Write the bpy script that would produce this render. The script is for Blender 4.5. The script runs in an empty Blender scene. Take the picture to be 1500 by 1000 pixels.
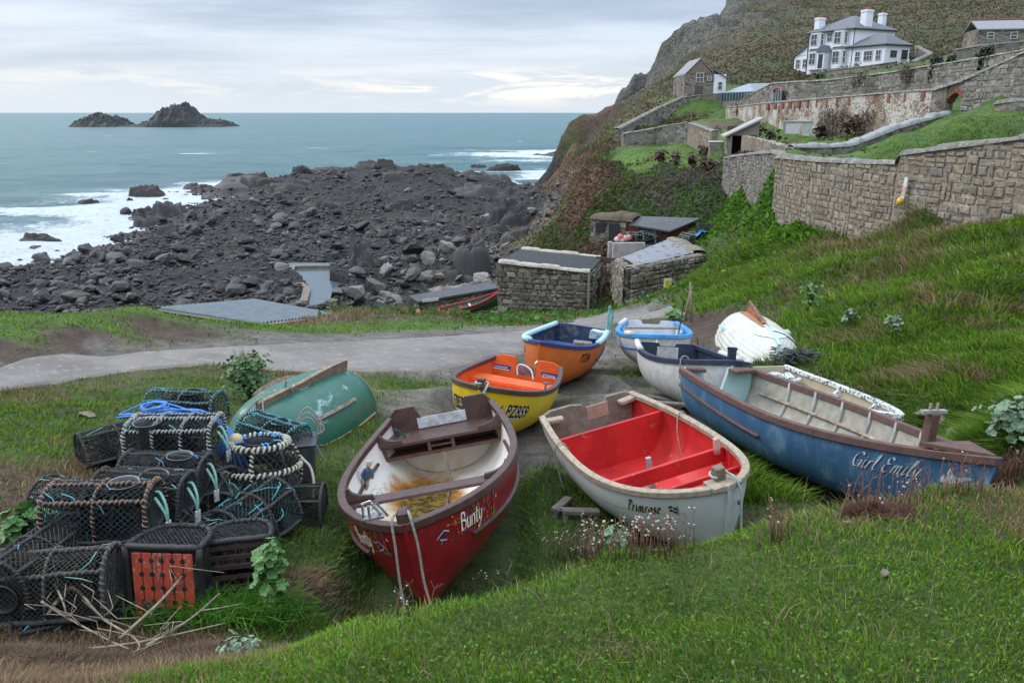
import bpy, bmesh, math, random
import numpy as np
from mathutils import Vector, Matrix, Euler
random.seed(7); RNG=np.random.default_rng(11)
PI=math.pi; R=math.radians
scene=bpy.context.scene; COL=scene.collection
# ------------------------------------------------------------------ camera
FPX=1167.0; PITCH=math.atan(335/FPX); CP,SP=math.cos(PITCH),math.sin(PITCH); CAM=(0.0,0.0,3.7)
cd=bpy.data.cameras.new('camera'); cam=bpy.data.objects.new('camera',cd); COL.objects.link(cam)
cam.location=CAM; cam.rotation_euler=(PI/2-PITCH,0,0); cd.sensor_width=36; cd.lens=36*FPX/1500; cd.clip_start=.05; cd.clip_end=60000
scene.camera=cam
def ray(px,py):
    dx=(px-750)/FPX; dy=(500-py)/FPX
    return (dx,CP+dy*SP,-SP+dy*CP)
def at(px,py,Y=None,z=None):
    """the point of the place seen at photo pixel (px,py) at forward distance Y or height z"""
    v=ray(px,py); t=Y/v[1] if Y is not None else (z-CAM[2])/v[2]
    return Vector((v[0]*t,v[1]*t,CAM[2]+v[2]*t))
# ------------------------------------------------------------------ noise
def _h(ix,iy,iz,seed):
    n=(ix*374761393+iy*668265263+iz*1274126177+seed*974634521)&0xffffffff
    n=((n^(n>>13))*1274126177)&0xffffffff
    n=((n^(n>>16))*2246822519)&0xffffffff
    return ((n^(n>>15))&0xffffff)/float(0xffffff)
def vnoise(x,y,z,seed=0):
    x=np.asarray(x,float);y=np.asarray(y,float);z=np.broadcast_to(np.asarray(z,float),x.shape)
    xi=np.floor(x).astype(np.int64);yi=np.floor(y).astype(np.int64);zi=np.floor(z).astype(np.int64)
    fx,fy,fz=x-xi,y-yi,z-zi
    fx=fx*fx*(3-2*fx);fy=fy*fy*(3-2*fy);fz=fz*fz*(3-2*fz)
    o=0
    for a in (0,1):
        for b in (0,1):
            for c in (0,1):
                o=o+_h(xi+a,yi+b,zi+c,seed)*(fx if a else 1-fx)*(fy if b else 1-fy)*(fz if c else 1-fz)
    return o*2-1
def fbm(x,y,z,sc,octv=4,seed=0,gain=.5,ridge=False):
    o=0;a=1.0;t=0
    for i in range(octv):
        n=vnoise(x/sc+i*17.3,y/sc-i*9.1,np.asarray(z)/sc,seed+i)
        if ridge: n=1-2*np.abs(n)
        o=o+a*n;t+=a;a*=gain;sc/=2.03
    return o/t
# ------------------------------------------------------------------ materials
MATS={}
def nd(nt,t,**k):
    n=nt.nodes.new(t)
    for a,b in k.items(): setattr(n,a,b)
    return n
def newmat(name):
    m=bpy.data.materials.new(name); m.use_nodes=True; nt=m.node_tree
    b=nt.nodes['Principled BSDF']; MATS[name]=m
    return m,nt,b
def ramp(nt,fac,lo,hi):
    r=nd(nt,'ShaderNodeMapRange'); r.inputs[1].default_value=lo; r.inputs[2].default_value=hi; r.clamp=True
    r.interpolation_type='SMOOTHSTEP'; nt.links.new(fac,r.inputs[0]); return r.outputs[0]
def mixc(nt,f,a,b,mode='MIX'):
    m=nd(nt,'ShaderNodeMix',data_type='RGBA',blend_type=mode)
    for s,v in ((0,f),(6,a),(7,b)):
        if isinstance(v,(int,float)): m.inputs[s].default_value=v
        elif isinstance(v,tuple): m.inputs[s].default_value=(*v[:3],1)
        else: nt.links.new(v,m.inputs[s])
    return m.outputs[2]
def coords(nt,kind='Object',sc=(1,1,1)):
    t=nd(nt,'ShaderNodeTexCoord'); mp=nd(nt,'ShaderNodeMapping'); mp.inputs['Scale'].default_value=sc
    nt.links.new(t.outputs[kind],mp.inputs[0]); return mp.outputs[0]
def noise(nt,vec,sc,det=6,rough=.6,dist=0):
    n=nd(nt,'ShaderNodeTexNoise'); n.inputs['Scale'].default_value=sc; n.inputs['Detail'].default_value=det
    n.inputs['Roughness'].default_value=rough; n.inputs['Distortion'].default_value=dist
    nt.links.new(vec,n.inputs['Vector']); return n.outputs['Fac']
def bumpn(nt,b,h,st,dist=.02):
    n=nd(nt,'ShaderNodeBump'); n.inputs['Strength'].default_value=st; n.inputs['Distance'].default_value=dist
    nt.links.new(h,n.inputs['Height']); nt.links.new(n.outputs[0],b.inputs['Normal'])
def M(name,c1,c2=None,sc=8,lo=.4,hi=.65,rough=.6,bump=.15,bsc=30,metal=0,c3=None,sc3=3,lo3=.58,hi3=.66,st=(1,1,1),kind='Object',dist=.01,spec=.5,coat=0):
    """weathered surface: c1 worn to c2 by noise, with patches of c3"""
    if name in MATS: return MATS[name]
    m,nt,b=newmat(name); v=coords(nt,kind,st)
    c2=c2 or tuple(x*.7 for x in c1)
    n=noise(nt,v,sc); col=mixc(nt,ramp(nt,n,lo,hi),c1,c2)
    if c3:
        n3=noise(nt,v,sc3,8,.7,.4); col=mixc(nt,ramp(nt,n3,lo3,hi3),col,c3)
    nt.links.new(col,b.inputs['Base Color'])
    nr=noise(nt,v,sc*1.7,4); mr=nd(nt,'ShaderNodeMapRange'); nt.links.new(nr,mr.inputs[0])
    mr.inputs[3].default_value=max(0,rough-.15); mr.inputs[4].default_value=min(1,rough+.15); nt.links.new(mr.outputs[0],b.inputs['Roughness'])
    b.inputs['Metallic'].default_value=metal; b.inputs['Specular IOR Level'].default_value=spec; b.inputs['Coat Weight'].default_value=coat
    if bump: bumpn(nt,b,noise(nt,v,bsc,5),bump,dist)
    return m
# ------------------------------------------------------------------ object helpers
def tag(o,label=None,cat=None,group=None,kind=None):
    for k,v in (('label',label),('category',cat),('group',group),('kind',kind)):
        if v: o[k]=v
    return o
def thing(name,loc,rz=0,label=None,cat=None,group=None,mat=None):
    o=bpy.data.objects.new(name,None); COL.objects.link(o); o.empty_display_size=.2
    if mat is not None: o.matrix_world=mat
    else: o.location=loc; o.rotation_euler=(0,0,rz)
    return tag(o,label,cat,group)
def link(name,me,mats,parent=None,smooth=False):
    for m in (mats if isinstance(mats,(list,tuple)) else [mats]): me.materials.append(m)
    if smooth: me.polygons.foreach_set('use_smooth',[True]*len(me.polygons))
    o=bpy.data.objects.new(name,me); COL.objects.link(o)
    if parent: o.parent=parent
    return o
def npmesh(name,V,Fq,attrs=None,uv=None):
    """mesh from arrays: V (n,3), Fq list of arrays (k,3) or (k,4)"""
    me=bpy.data.meshes.new(name); V=np.asarray(V,np.float32)
    if not isinstance(Fq,list): Fq=[Fq]
    Fq=[np.asarray(f,np.int32) for f in Fq if len(f)]
    me.vertices.add(len(V)); me.vertices.foreach_set('co',V.ravel())
    nl=sum(f.size for f in Fq); npol=sum(len(f) for f in Fq)
    me.loops.add(nl); me.polygons.add(npol)
    me.loops.foreach_set('vertex_index',np.concatenate([f.ravel() for f in Fq]))
    tot=np.concatenate([np.full(len(f),f.shape[1],np.int32) for f in Fq]); st=np.concatenate([[0],np.cumsum(tot)[:-1]]).astype(np.int32)
    me.polygons.foreach_set('loop_start',st); me.polygons.foreach_set('loop_total',tot)
    for k,a in (attrs or {}).items():
        a=np.asarray(a,np.float32)
        if a.ndim==1: at_=me.attributes.new(k,'FLOAT','POINT'); at_.data.foreach_set('value',a)
        else:
            at_=me.attributes.new(k,'FLOAT_COLOR','POINT'); at_.data.foreach_set('color',np.concatenate([a,np.ones((len(a),1),np.float32)],1).ravel())
    me.update(calc_edges=True); me.validate()
    return me
class MB:
    """collects shapes into one mesh"""
    def __init__(s): s.V=[];s.F=[];s.U=[]
    def add(s,V,Fs,mi=0):
        b=len(s.V); s.V+= [tuple(v) for v in V]; s.F+=[(tuple(i+b for i in f),mi) for f in Fs]; return s
    def box(s,c,d,rz=0,mi=0,M_=None):
        x,y,z=[k/2 for k in d]; P=[Vector((a*x,b*y,e*z)) for a in(-1,1) for b in(-1,1) for e in(-1,1)]
        m=M_ or Matrix.Rotation(rz,4,'Z'); P=[m@p+Vector(c) for p in P]
        return s.add(P,[(0,1,3,2),(4,6,7,5),(0,4,5,1),(2,3,7,6),(0,2,6,4),(1,5,7,3)],mi)
    def tube(s,P,r,n=6,mi=0,cap=True,close=False):
        P=[Vector(p) for p in P]; N=len(P); rr=r if isinstance(r,(list,tuple)) else [r]*N
        V=[];Fs=[];up=None
        for i in range(N):
            a=P[(i-1)%N] if (i>0 or close) else P[i]; b=P[(i+1)%N] if (i<N-1 or close) else P[i]
            t=(b-a); t=t.normalized() if t.length>1e-9 else Vector((0,0,1))
            if up is None: up=Vector((0,0,1)) if abs(t.z)<.9 else Vector((1,0,0))
            e=t.cross(up); e=e.normalized() if e.length>1e-6 else t.orthogonal().normalized(); up=e.cross(t).normalized()
            for k in range(n):
                an=2*PI*k/n; V.append(P[i]+(e*math.cos(an)+up*math.sin(an))*rr[i])
        for i in range(N if close else N-1):
            j=(i+1)%N
            for k in range(n):
                k2=(k+1)%n; Fs.append((i*n+k,i*n+k2,j*n+k2,j*n+k))
        if cap and not close: Fs+= [tuple(range(n-1,-1,-1)),tuple((N-1)*n+k for k in range(n))]
        return s.add(V,Fs,mi)
    def lathe(s,prof,c=(0,0,0),n=20,mi=0,M_=None):
        V=[];m=M_ or Matrix()
        for r,z in prof:
            for k in range(n): V.append(m@Vector((r*math.cos(2*PI*k/n),r*math.sin(2*PI*k/n),z))+Vector(c))
        Fs=[(i*n+k,i*n+(k+1)%n,(i+1)*n+(k+1)%n,(i+1)*n+k) for i in range(len(prof)-1) for k in range(n)]
        return s.add(V,Fs,mi)
    def prism(s,poly,h0,h1,fn,mi=0):
        """poly of 2-D points extruded h0..h1; fn(a,b,h) gives the point"""
        n=len(poly); V=[fn(a,b,h0) for a,b in poly]+[fn(a,b,h1) for a,b in poly]
        return s.add(V,[tuple(range(n)),tuple(range(2*n-1,n-1,-1))]+[(i,i+n,(i+1)%n+n,(i+1)%n) for i in range(n)],mi)
    def build(s,name,mats,parent=None,smooth=False,fix=True,bev=0):
        me=bpy.data.meshes.new(name); me.from_pydata(s.V,[],[f for f,_ in s.F])
        me.polygons.foreach_set('material_index',[m for _,m in s.F])
        if fix or bev:
            bm=bmesh.new(); bm.from_mesh(me)
            if bev: bmesh.ops.bevel(bm,geom=[e for e in bm.edges if len(e.link_faces)==2 and e.calc_face_angle(0)>.6],offset=bev,segments=1,affect='EDGES')
            bmesh.ops.recalc_face_normals(bm,faces=bm.faces[:]); bm.to_mesh(me); bm.free()
        me.update(); return link(name,me,mats,parent,smooth)
def copy_tree(o,parent=None):
    c=o.copy(); COL.objects.link(c)
    if parent: c.parent=parent
    for ch in [x for x in COL.objects if x.parent==o]: copy_tree(ch,c)
    return c
def grid_faces(nu,nv):
    i=np.arange(nu*nv).reshape(nv,nu); return np.stack([i[:-1,:-1],i[:-1,1:],i[1:,1:],i[1:,:-1]],-1).reshape(-1,4)
def catmull(P,n=6):
    P=[np.array(p,float) for p in P]; o=[]
    for i in range(len(P)-1):
        a=P[max(i-1,0)];b=P[i];c=P[i+1];d=P[min(i+2,len(P)-1)]
        for k in range(n):
            t=k/n; o.append(.5*((2*b)+(c-a)*t+(2*a-5*b+4*c-d)*t*t+(3*b-3*c+d-a)*t**3))
    return o+[P[-1]]
# ------------------------------------------------------------------ terrain: measured points (photo px, py, forward distance Y | 'z', height) with the cover that grows there
CT=[]
def _ss(x,a,b):
    x=min(1,max(0,(x-a)/(b-a))); return x*x*(3-2*x)
def Yw(px,Y):
    "distances round the huts, scaled so that their doors come out man-high"
    return Y*(1+.3*_ss(Y,24,36)*(1-_ss(Y,75,112))*_ss(px,480,650)*(1-_ss(px,1060,1170)))
def AT(px,py,Y): return at(px,py,Y=Yw(px,Y))
def C_(k,*L):
    for px,py,v in L:
        p=AT(px,py,v) if not isinstance(v,tuple) else at(px,py,z=v[0]); CT.append((p.x,p.y,p.z,k))
def W_(k,*L):
    for x,y,z in L: CT.append((x,y,z,k))
# near bank the photographer stands on
W_('g',(0,.6,2.0),(-1.5,.8,1.9),(2,.8,2.0),(0,1.5,1.95),(1,1.6,1.92))
C_('g',(750,1000,2.35),(1500,1000,2.5),(1100,1000,2.4),(450,1000,2.6),(1500,850,3.4),(1250,850,3.3),(1000,900,3.2),(700,930,3.0),
   (1490,705,5.1),(1350,722,4.95),(1200,746,4.75),(1050,795,4.35),(900,815,4.15),(750,846,3.95),(600,888,3.75),(500,925,3.7))
C_('g',(430,955,3.65),(250,990,3.2))
C_('y',(300,975,3.6))
C_('b',(200,985,3.5),(60,995,3.3),(1250,740,4.85))
W_('g',(-.8,4.6,.36),(-.3,4.75,.33),(.3,4.9,.26),(1,5.2,.2),(2.2,5.6,.25),(3.6,6.1,.5),(4.6,6.3,.85),(-1.4,4.5,.32))
W_('b',(-2.6,5.2,.3),(-2.3,4.6,.35),(-3.3,4.6,.33),(-3.4,6,.3),(-2.9,7,.15),(-4.2,5.2,.4))
C_('b',(0,960,(.5,)),(430,870,(.3,)))
# yard
C_('g',(780,800,(.1,)),(460,800,(.15,)),(450,890,(.28,)),(780,700,(.0,)),(470,690,(.05,)),(560,640,(-.05,)),(590,560,(-.45,)),(960,540,(-.75,)),(1080,700,(.0,)),(1190,725,(.1,)),(640,900,(.25,)),(520,760,(.12,)))
C_('d',(860,590,(-.2,)),(900,570,(-.3,)),(850,550,(-.5,)),(980,575,(-.25,)),(1040,520,(-.75,)),(620,600,(-.2,)),(650,575,(-.38,)),(880,560,(-.4,)),(930,600,(-.15,)))
C_('e',(1040,490,(-.9,)),(1010,480,(-1.3,)))
# left hummocks, lane and verge
C_('g',(0,625,(.3,)),(100,600,(.1,)),(200,575,(-.1,)),(60,660,(.45,)),(300,560,(-.25,)),(420,570,(-.3,)))
C_('b',(0,700,(.55,)),(60,730,(.5,)),(130,690,(.35,)))
C_('g',(100,625,(.18,)),(330,600,(-.1,)))
C_('y',(0,577,(-.2,)),(150,555,(-.3,)),(300,537,(-.5,)),(420,545,(-.48,)))
C_('d',(0,539,(-.38,)),(150,523,(-.55,)),(300,511,(-.7,)),(450,502,(-.82,)),(600,494,(-.95,)),(700,489,(-1.15,)),(600,540,(-.6,)),(770,485,(-1.4,)),(700,520,(-.85,)),(880,466,25.5),(940,462,27),(960,451,31),(1000,466,26),(905,450,33))
C_('e',(0,515,(-.25,)),(120,500,(-.35,)),(240,488,(-.7,)))
C_('w',(0,480,(-.15,)),(0,458,(-.2,)),(200,449,17),(110,465,(-.25,)),(330,473,19),(420,480,(-1.2,)),(520,478,(-1.5,)),(600,478,(-1.6,)))
W_('g',(-14,20,-3),(-20,30,-7),(-6,30,-6),(-10,24,-4.8),(-26,24,-3.5),(-13,16.5,-.2),(-24,16,-.3))
C_('b',(480,466,22),(560,466,23.5),(500,470,21))
C_('g',(640,479,24.5),(740,456,35.5),(650,476,29),(700,477,26.5),(860,455,35),(690,470,39))
# where the boats lie
W_('g',(-.6,6.0,.04),(-.64,7.2,-.1),(1.3,6.4,.02),(1.5,7.7,-.02),(3.2,7.9,-.05),(2.7,9.2,-.15),(3.9,6.4,.15),(-2.5,9.3,-.1),(-2.2,10.3,-.15),(-2.9,8.3,0))
W_('d',(-.1,9.4,-.28),(-.3,10.8,-.52),(.6,12.4,-.68),(1.0,14.2,-.95),(2.6,13.6,-.78),(2.7,15.3,-1.05),(2.6,10.6,-.36),(2.8,12,-.62),(4.05,12.4,-.2),(4.0,13.8,-.2))
W_('g',(4.0,9.3,.05),(4.8,8.2,.3))
# wild sides of the frame
W_('g',(-9,6,.6),(-12,10,.1),(-7,4,1.0),(8,5,2.2),(10,9,2.2),(14,12,2.6),(7,7,1.6))
# hillside to the right of the boats
C_('g',(1110,545,(-.25,)),(1260,575,(.1,)),(1170,500,13.4),(1250,450,14.5),(1350,400,16.5),(1450,345,19.5),(1300,520,11.5),(1400,480,12),(1500,560,9),(1500,480,12.3),(1430,560,9.4),(1120,430,20),(1200,400,19.5))
C_('g',(1400,620,(.65,)),(1490,655,(.95,)),(1495,600,(1.05,)),(1340,600,(.4,)))
C_('y',(1300,400,18.5),(1400,340,21),(1500,322,21.5),(1220,360,26),(1280,350,24.5))
C_('g',(1265,330,28.6),(1100,400,25),(1040,430,27),(1060,380,29),(1150,370,27.5),(1330,330,26),(1420,322,23.3),(1500,317,22))
C_('v',(1100,340,34),(1200,325,32),(1240,300,33),(1150,262,36),(1080,290,37.5),(1180,290,35),(1050,320,36.5),(1120,310,35),(1030,345,36))
W_('w',(13.2,26,1.9),(12.4,38,1.6),(17,24,2.6),(14.5,33,2.0))
C_('i',(1050,250,41),(1140,241,37.6),(1040,322,38.5),(985,330,39.5),(930,254,47.3),(1000,251,45.2),(1050,247,43.8),(900,322,41.5),(950,322,40.5),(930,290,42.3),(1010,290,41.5))
C_('c',(880,340,40.2),(905,300,42.5),(870,300,44),(865,255,48.5),(830,365,44),(800,362,49),(835,330,50))
C_('e',(870,352,39.6),(925,354,38.6),(985,352,37.5),(885,420,36.8),(900,385,38.2),(960,360,38))
C_('g',(880,455,33.5),(920,445,32),(990,435,30.5),(1030,410,30.5),(1035,365,34.5))
# cliff, foreshore, sea bed
C_('g',(767,358,60),(740,395,47),(830,300,62),(850,230,75))
C_('c',(850,260,66),(870,225,72),(845,275,63),(875,280,46))
C_('l',(720,402,50),(700,412,49),(745,372,63),(815,315,82),(650,442,45),(600,445,47),(560,448,49),(800,330,66),(680,430,46))
C_('r',(800,272,150),(800,290,115),(806,245,152))
C_('c',(826,218,150),(845,214,140),(828,238,140),(850,228,110))
for px,py,Y in ((903,196,120),(880,203,165),(862,212,160),(905,190,170),(930,166,175),(950,140,190),(985,86,200),(1030,55,205),(1060,38,210),(1075,5,215),(1100,-60,225)):
    C_('k' if px>925 else 'c',(px,py,Y)); p=at(px,py,Y=Y); W_('k',(p.x*1.06,p.y*1.06,p.z-3),(p.x*1.13,p.y*1.13,p.z-16)); p=at(px-26,py,Y=Y*1.05); W_('k',(p.x,p.y,p.z-9))
for px,py,Y in ((828,216,150),(846,212,140)): p=at(px-22,py,Y=Y*1.06); W_('r',(p.x,p.y,p.z-7))
C_('g',(900,219,60),(890,207,85))
C_('g',(640,474,41),(700,469,42),(665,475,36),(725,464,41))
C_('w',(930,243,49.5),(1000,241,48),(1040,239,47),(1030,218,55),(980,214,60),(955,217,60),(1055,232,47.5),(925,225,56))
C_('m',(960,192,69),(1000,165,84),(940,175,100),(960,150,140),(1000,110,160),(1080,92,140),(1150,60,150),(1100,20,200),(1400,60,130),(1400,0,170),(1500,30,130),(1200,0,210),(1300,0,190),(1030,100,150),(1250,30,170),(1440,110,90))
C_('w',(1010,150,88),(1040,175,72),(1030,140,95))
C_('w',(1068,185,75),(1144,193,67),(1205,201,62),(1300,200,54.5),(1368,168,49.6),(1110,204,60),(1170,209,51.5),(1250,211,47))
C_('w',(1170,228,39.5),(1240,228,41.4),(1300,204,44.5),(1345,191,45.5),(1385,171,46.8),(1300,223,36),(1400,200,36),(1495,182,36),(1500,150,43),(1420,164,46.6),(1480,135,44.3))
C_('b',(1150,213,50),(1280,200,50.5),(1075,186,68))
C_('g',(1150,150,84),(1300,135,70),(1400,122,62),(1090,157,80),(1056,152,86),(1450,112,58),(1390,140,56))
C_('m',(1246,103,118),(1180,110,122),(1310,98,112),(1340,97,110))
C_('g',(1200,120,100),(1300,104,96),(1400,78,98),(1460,68,99),(1500,60,95))
W_('r',(60,300,-12),(75,300,-6))
W_('m',(125,300,70),(200,300,80),(150,160,40),(170,100,24),(90,60,12),(60,40,6.5),(40,26,4.2),(80,230,48))
W_('r',(28,290,-13),(70,330,10),(5,260,-15),(15,215,-13),(40,380,-16),(10,400,-17),(100,420,-16),(200,430,-16))
# foreshore heights
C_('r',(0,455,(-8.9,)),(100,453,(-8.8,)),(0,425,(-10.6,)),(20,402,(-12.5,)),(80,380,(-12.4,)),(200,326,(-12.4,)),(330,284,(-12.4,)),(430,267,(-12.3,)),(0,392,(-13,)),(200,420,(-9.8,)),(300,410,(-9.6,)),(300,350,(-11,)),(400,322,(-11,)),(470,300,(-10.6,)),(600,350,(-10.2,)),(600,420,(-8.6,)),(550,365,(-9.4,)),(530,440,(-8.3,)),(700,330,(-9.2,)),(700,380,(-7.8,)),(640,390,(-8.6,)),(400,370,(-10.4,)),(400,400,(-9.9,)),(350,440,(-8.6,)),(240,445,(-8.9,)),(650,300,(-9.9,)),(750,290,(-9.6,)),(760,330,(-8.4,)))
C_('r',(450,262,178),(520,256,180),(600,252,180),(680,260,172),(740,262,172),(480,300,140),(640,275,150))
C_('r',(470,395,(-10.2,)),(480,440,(-10.2,)),(440,400,(-9.1,)),(432,446,(-9.3,)),(520,400,(-8.9,)))
W_('r',(-60,120,-14),(-60,200,-16),(-20,230,-16),(-100,90,-14),(-110,200,-17),(0,250,-16),(-60,62,-12.6),(-45,55,-9.8),(-80,50,-11),(-60,36,-8.5),(-40,400,-18),(-200,400,-18),(-20,205,-14.5),(12,240,-15))
CTA=np.array([c[:3] for c in CT]); CTK=[c[3] for c in CT]
CTUV=np.stack([CTA[:,0]/CTA[:,1],np.log(CTA[:,1])],-1)
EPS=.02
def _phi(A,B): return np.sqrt(((A[:,None,:]-B[None,:,:])**2).sum(-1)+EPS*EPS)
_A=_phi(CTUV,CTUV)+0.0*np.eye(len(CT)); _A-=np.eye(len(CT))*2e-4
_P=np.concatenate([np.ones((len(CT),1)),CTUV],1); _n=len(CT)
_K=np.block([[_A,_P],[_P.T,np.zeros((3,3))]]); _w=np.linalg.solve(_K,np.concatenate([CTA[:,2],np.zeros(3)]))
#        albedo, rock amount, grass
ZC={'g':((.07,.108,.024),0),'y':((.10,.105,.04),0),'b':((.115,.085,.055),0),'e':((.105,.07,.05),.15),'d':((.20,.175,.15),.05),'r':((.034,.031,.030),1),'l':((.13,.115,.10),1),
    'm':((.095,.078,.045),.1),'w':((.085,.15,.026),0),'i':((.035,.062,.018),0),'v':((.05,.11,.02),0),'c':((.13,.07,.045),.5),'k':((.12,.115,.105),1.6)}
ZK=sorted(ZC); ZI=np.array([ZK.index(k) for k in CTK])
CARVE=[((-.50,8.3,-.27),(-.60,5.3,.06),.72),((.95,8.3,-.06),(1.8,5.8,.05),.55),((2.6,9.7,-.2),(3.95,6.05,.04),.6),((-.47,11.2,-.55),(.13,8.85,-.2),.5),((.35,14.5,-.95),(1.25,12,-.6),.5),((2.5,15.9,-1.1),(2.87,13.1,-.68),.5),((2.5,12.6,-.7),(2.8,9.85,-.2),.55),((3.85,11.3,-.32),(4.4,8.6,.0),.5)]
_f=AT(690,466,39.8); CARVE.append(((_f.x-2,_f.y-.45,_f.z-.3),(_f.x+2,_f.y+.45,_f.z+.35),.8))
def inside(px,py,poly):
    c=np.zeros(len(px),bool); n=len(poly)
    for i in range(n):
        a,b=poly[i],poly[(i+1)%n]; t=((a.y>py)!=(b.y>py))&(px<(b.x-a.x)*(py-a.y)/((b.y-a.y)+1e-12)+a.x); c^=t
    return c
POOL=[at(428,388,z=-9.4),at(512,388,z=-9.4),at(505,402,z=-9.4),at(486,400,z=-9.4),at(484,412,z=-9.4),at(512,418,z=-9.4),at(488,427,z=-9.4),at(484,440,z=-9.4),at(492,450,z=-9.4),at(502,474,z=-9.4),at(448,472,z=-9.4),at(447,455,z=-9.4),at(446,440,z=-9.4),at(452,428,z=-9.4),at(455,418,z=-9.4),at(440,408,z=-9.4)]
POOLX=[p+(p-Vector((-13.2,60,-9.4)))*.13 for p in POOL]
def terr(x,y,full=False):
    """height of the ground and weights of its covers"""
    x=np.atleast_1d(np.asarray(x,float)); y=np.atleast_1d(np.asarray(y,float)); zs=np.empty(len(x)); Ws=np.empty((len(x),len(ZK)))
    for a in range(0,len(x),20000):
        X=x[a:a+20000];Yy=np.maximum(y[a:a+20000],.3); Q=np.stack([X/Yy,np.log(Yy)],-1)
        ph=_phi(Q,CTUV); zs[a:a+20000]=ph@_w[:_n]+_w[_n]+Q@_w[_n+1:]
        jx=fbm(Q[:,0],Q[:,1],0,.05,3,31)*.022; jy=fbm(Q[:,0],Q[:,1],5,.05,3,37)*.03
        d2=((Q[:,None,0]+jx[:,None]-CTUV[None,:,0])**2+(Q[:,None,1]+jy[:,None]-CTUV[None,:,1])**2)+1e-5
        w=1/d2**2.2
        for k in range(len(ZK)): Ws[a:a+20000,k]=w[:,ZI==k].sum(1)
    Ws/=Ws.sum(1,keepdims=True)
    d=np.hypot(x,y); g=lambda k:Ws[:,ZK.index(k)]
    rk=g('r')+.35*g('l')+1.2*g('k')+.5*g('c'); moor=g('m')
    far=np.clip((d-30)/60,0,1)
    n1=fbm(x,y,zs,6,5,1,.55,True); n2=fbm(x,y,zs,1.6,4,9,.55,True)
    zs=zs+g('c')*np.clip((d-70)/40,0,1)*(1.6*fbm(x,y,zs*.4,9,5,6,.6,True)-.5+.6*fbm(x,y,zs,3,3,7,.6,True))+rk*(far*(.55*n1)+.22*n2*np.clip((d-25)/20,0,1)+np.clip((d-45)/20,0,1)*.9*np.clip(fbm(x+.4*y,y,0,11,4,13,.6,True)-.05,0,1))
    zs=zs+g('k')*np.clip((d-100)/40,0,1)*(4.2*fbm(x,y,zs*.6,12,5,3,.6,True)+1.2*fbm(x,y,zs,3.5,3,8,.6,True))
    zs=zs+g('r')*np.clip((d-110)/40,0,1)*(1.1*fbm(x*.6,y*1.0,0,9,4,77,.55,True)-.2)
    zs=zs+moor*np.clip((d-60)/60,0,1)*(1.5*fbm(x,y,0,18,4,4)+.6*fbm(x,y,0,4,3,5))
    soft=g('g')+g('b')+.6*g('y')+g('v')+g('i')
    zs=zs+soft*(.05*fbm(x,y,0,.9,3,21)+.03*fbm(x,y,0,.28,2,22)+np.clip((d-8)/8,0,1)*(.34*fbm(x,y,0,2.4,3,23)+.14*fbm(x,y,0,.8,3,26)*np.clip((34-y)/10,0,1)))
    zs=zs+(g('v')+g('i'))*(.35*fbm(x,y,zs,1.4,3,24))+g('c')*.35*fbm(x,y,zs,1.5,4,25,.6,True)
    nrp=(y>45)&(y<85)&(x<-5)&(x>-25)
    if nrp.any(): zs=np.where(nrp&inside(x,y,POOLX),np.minimum(zs,-10.1),zs)
    for (ax,ay,az),(bx,by,bz),hw in CARVE:
        ux,uy=bx-ax,by-ay; L2=ux*ux+uy*uy; tt=np.clip(((x-ax)*ux+(y-ay)*uy)/L2,-.06,1.06); dd=np.hypot(x-ax-tt*ux,y-ay-tt*uy)/hw
        cap=az+(bz-az)*tt-.10+np.clip(dd-.85,0,9)*1.1*hw; zs=np.where(dd<2.2,np.minimum(zs,cap),zs)
    return zs,Ws
def gz(x,y): return float(terr([x],[y])[0][0])
def hit(px,py,lo=1.5,hi=400,dz=0):
    """where the line of sight through a photo pixel meets the ground"""
    v=ray(px,py); Y=np.exp(np.linspace(math.log(lo),math.log(hi),1400)); t=Y/v[1]
    z=terr(v[0]*t,Y)[0]; below=CAM[2]+v[2]*t<z+dz
    i=int(np.argmax(below)) if below.any() else len(Y)-1
    return Vector((v[0]*t[i],Y[i],z[i]))
US=np.concatenate([np.linspace(-1.6,-.78,50)[:-1],np.linspace(-.78,.8,470),np.linspace(.8,1.8,50)[1:]])
VS=np.concatenate([np.linspace(math.log(.7),math.log(3),60)[:-1],np.linspace(math.log(3),math.log(60),330)[:-1],np.linspace(math.log(60),math.log(230),200)[:-1],np.linspace(math.log(230),math.log(460),40)])
UU,VV=np.meshgrid(US,VS); TY=np.exp(VV).ravel(); TX=UU.ravel()*TY
TZ,TW=terr(TX,TY)
_NU,_NV=len(US),len(VS); _TZ=TZ.reshape(_NV,_NU); _TW=TW.reshape(_NV,_NU,-1).copy()
def terr(x,y,full=False):
    "heights and covers read back from the finished ground sheet"
    x=np.atleast_1d(np.asarray(x,float)); y=np.maximum(np.atleast_1d(np.asarray(y,float)),.7); u=np.clip(x/y,US[0],US[-1]-1e-6); v=np.clip(np.log(y),VS[0],VS[-1]-1e-6)
    i=np.clip(np.searchsorted(US,u,'right')-1,0,_NU-2); j=np.clip(np.searchsorted(VS,v,'right')-1,0,_NV-2); a=(u-US[i])/(US[i+1]-US[i]); b=(v-VS[j])/(VS[j+1]-VS[j])
    f=lambda T:(T[j,i].T*(1-a)*(1-b)+T[j,i+1].T*a*(1-b)+T[j+1,i].T*(1-a)*b+T[j+1,i+1].T*a*b).T
    return f(_TZ),f(_TW)
ALB=TW@np.array([ZC[k][0] for k in ZK]); RKA=TW@np.array([ZC[k][1] for k in ZK])
wk=lambda k:TW[:,ZK.index(k)]
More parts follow.
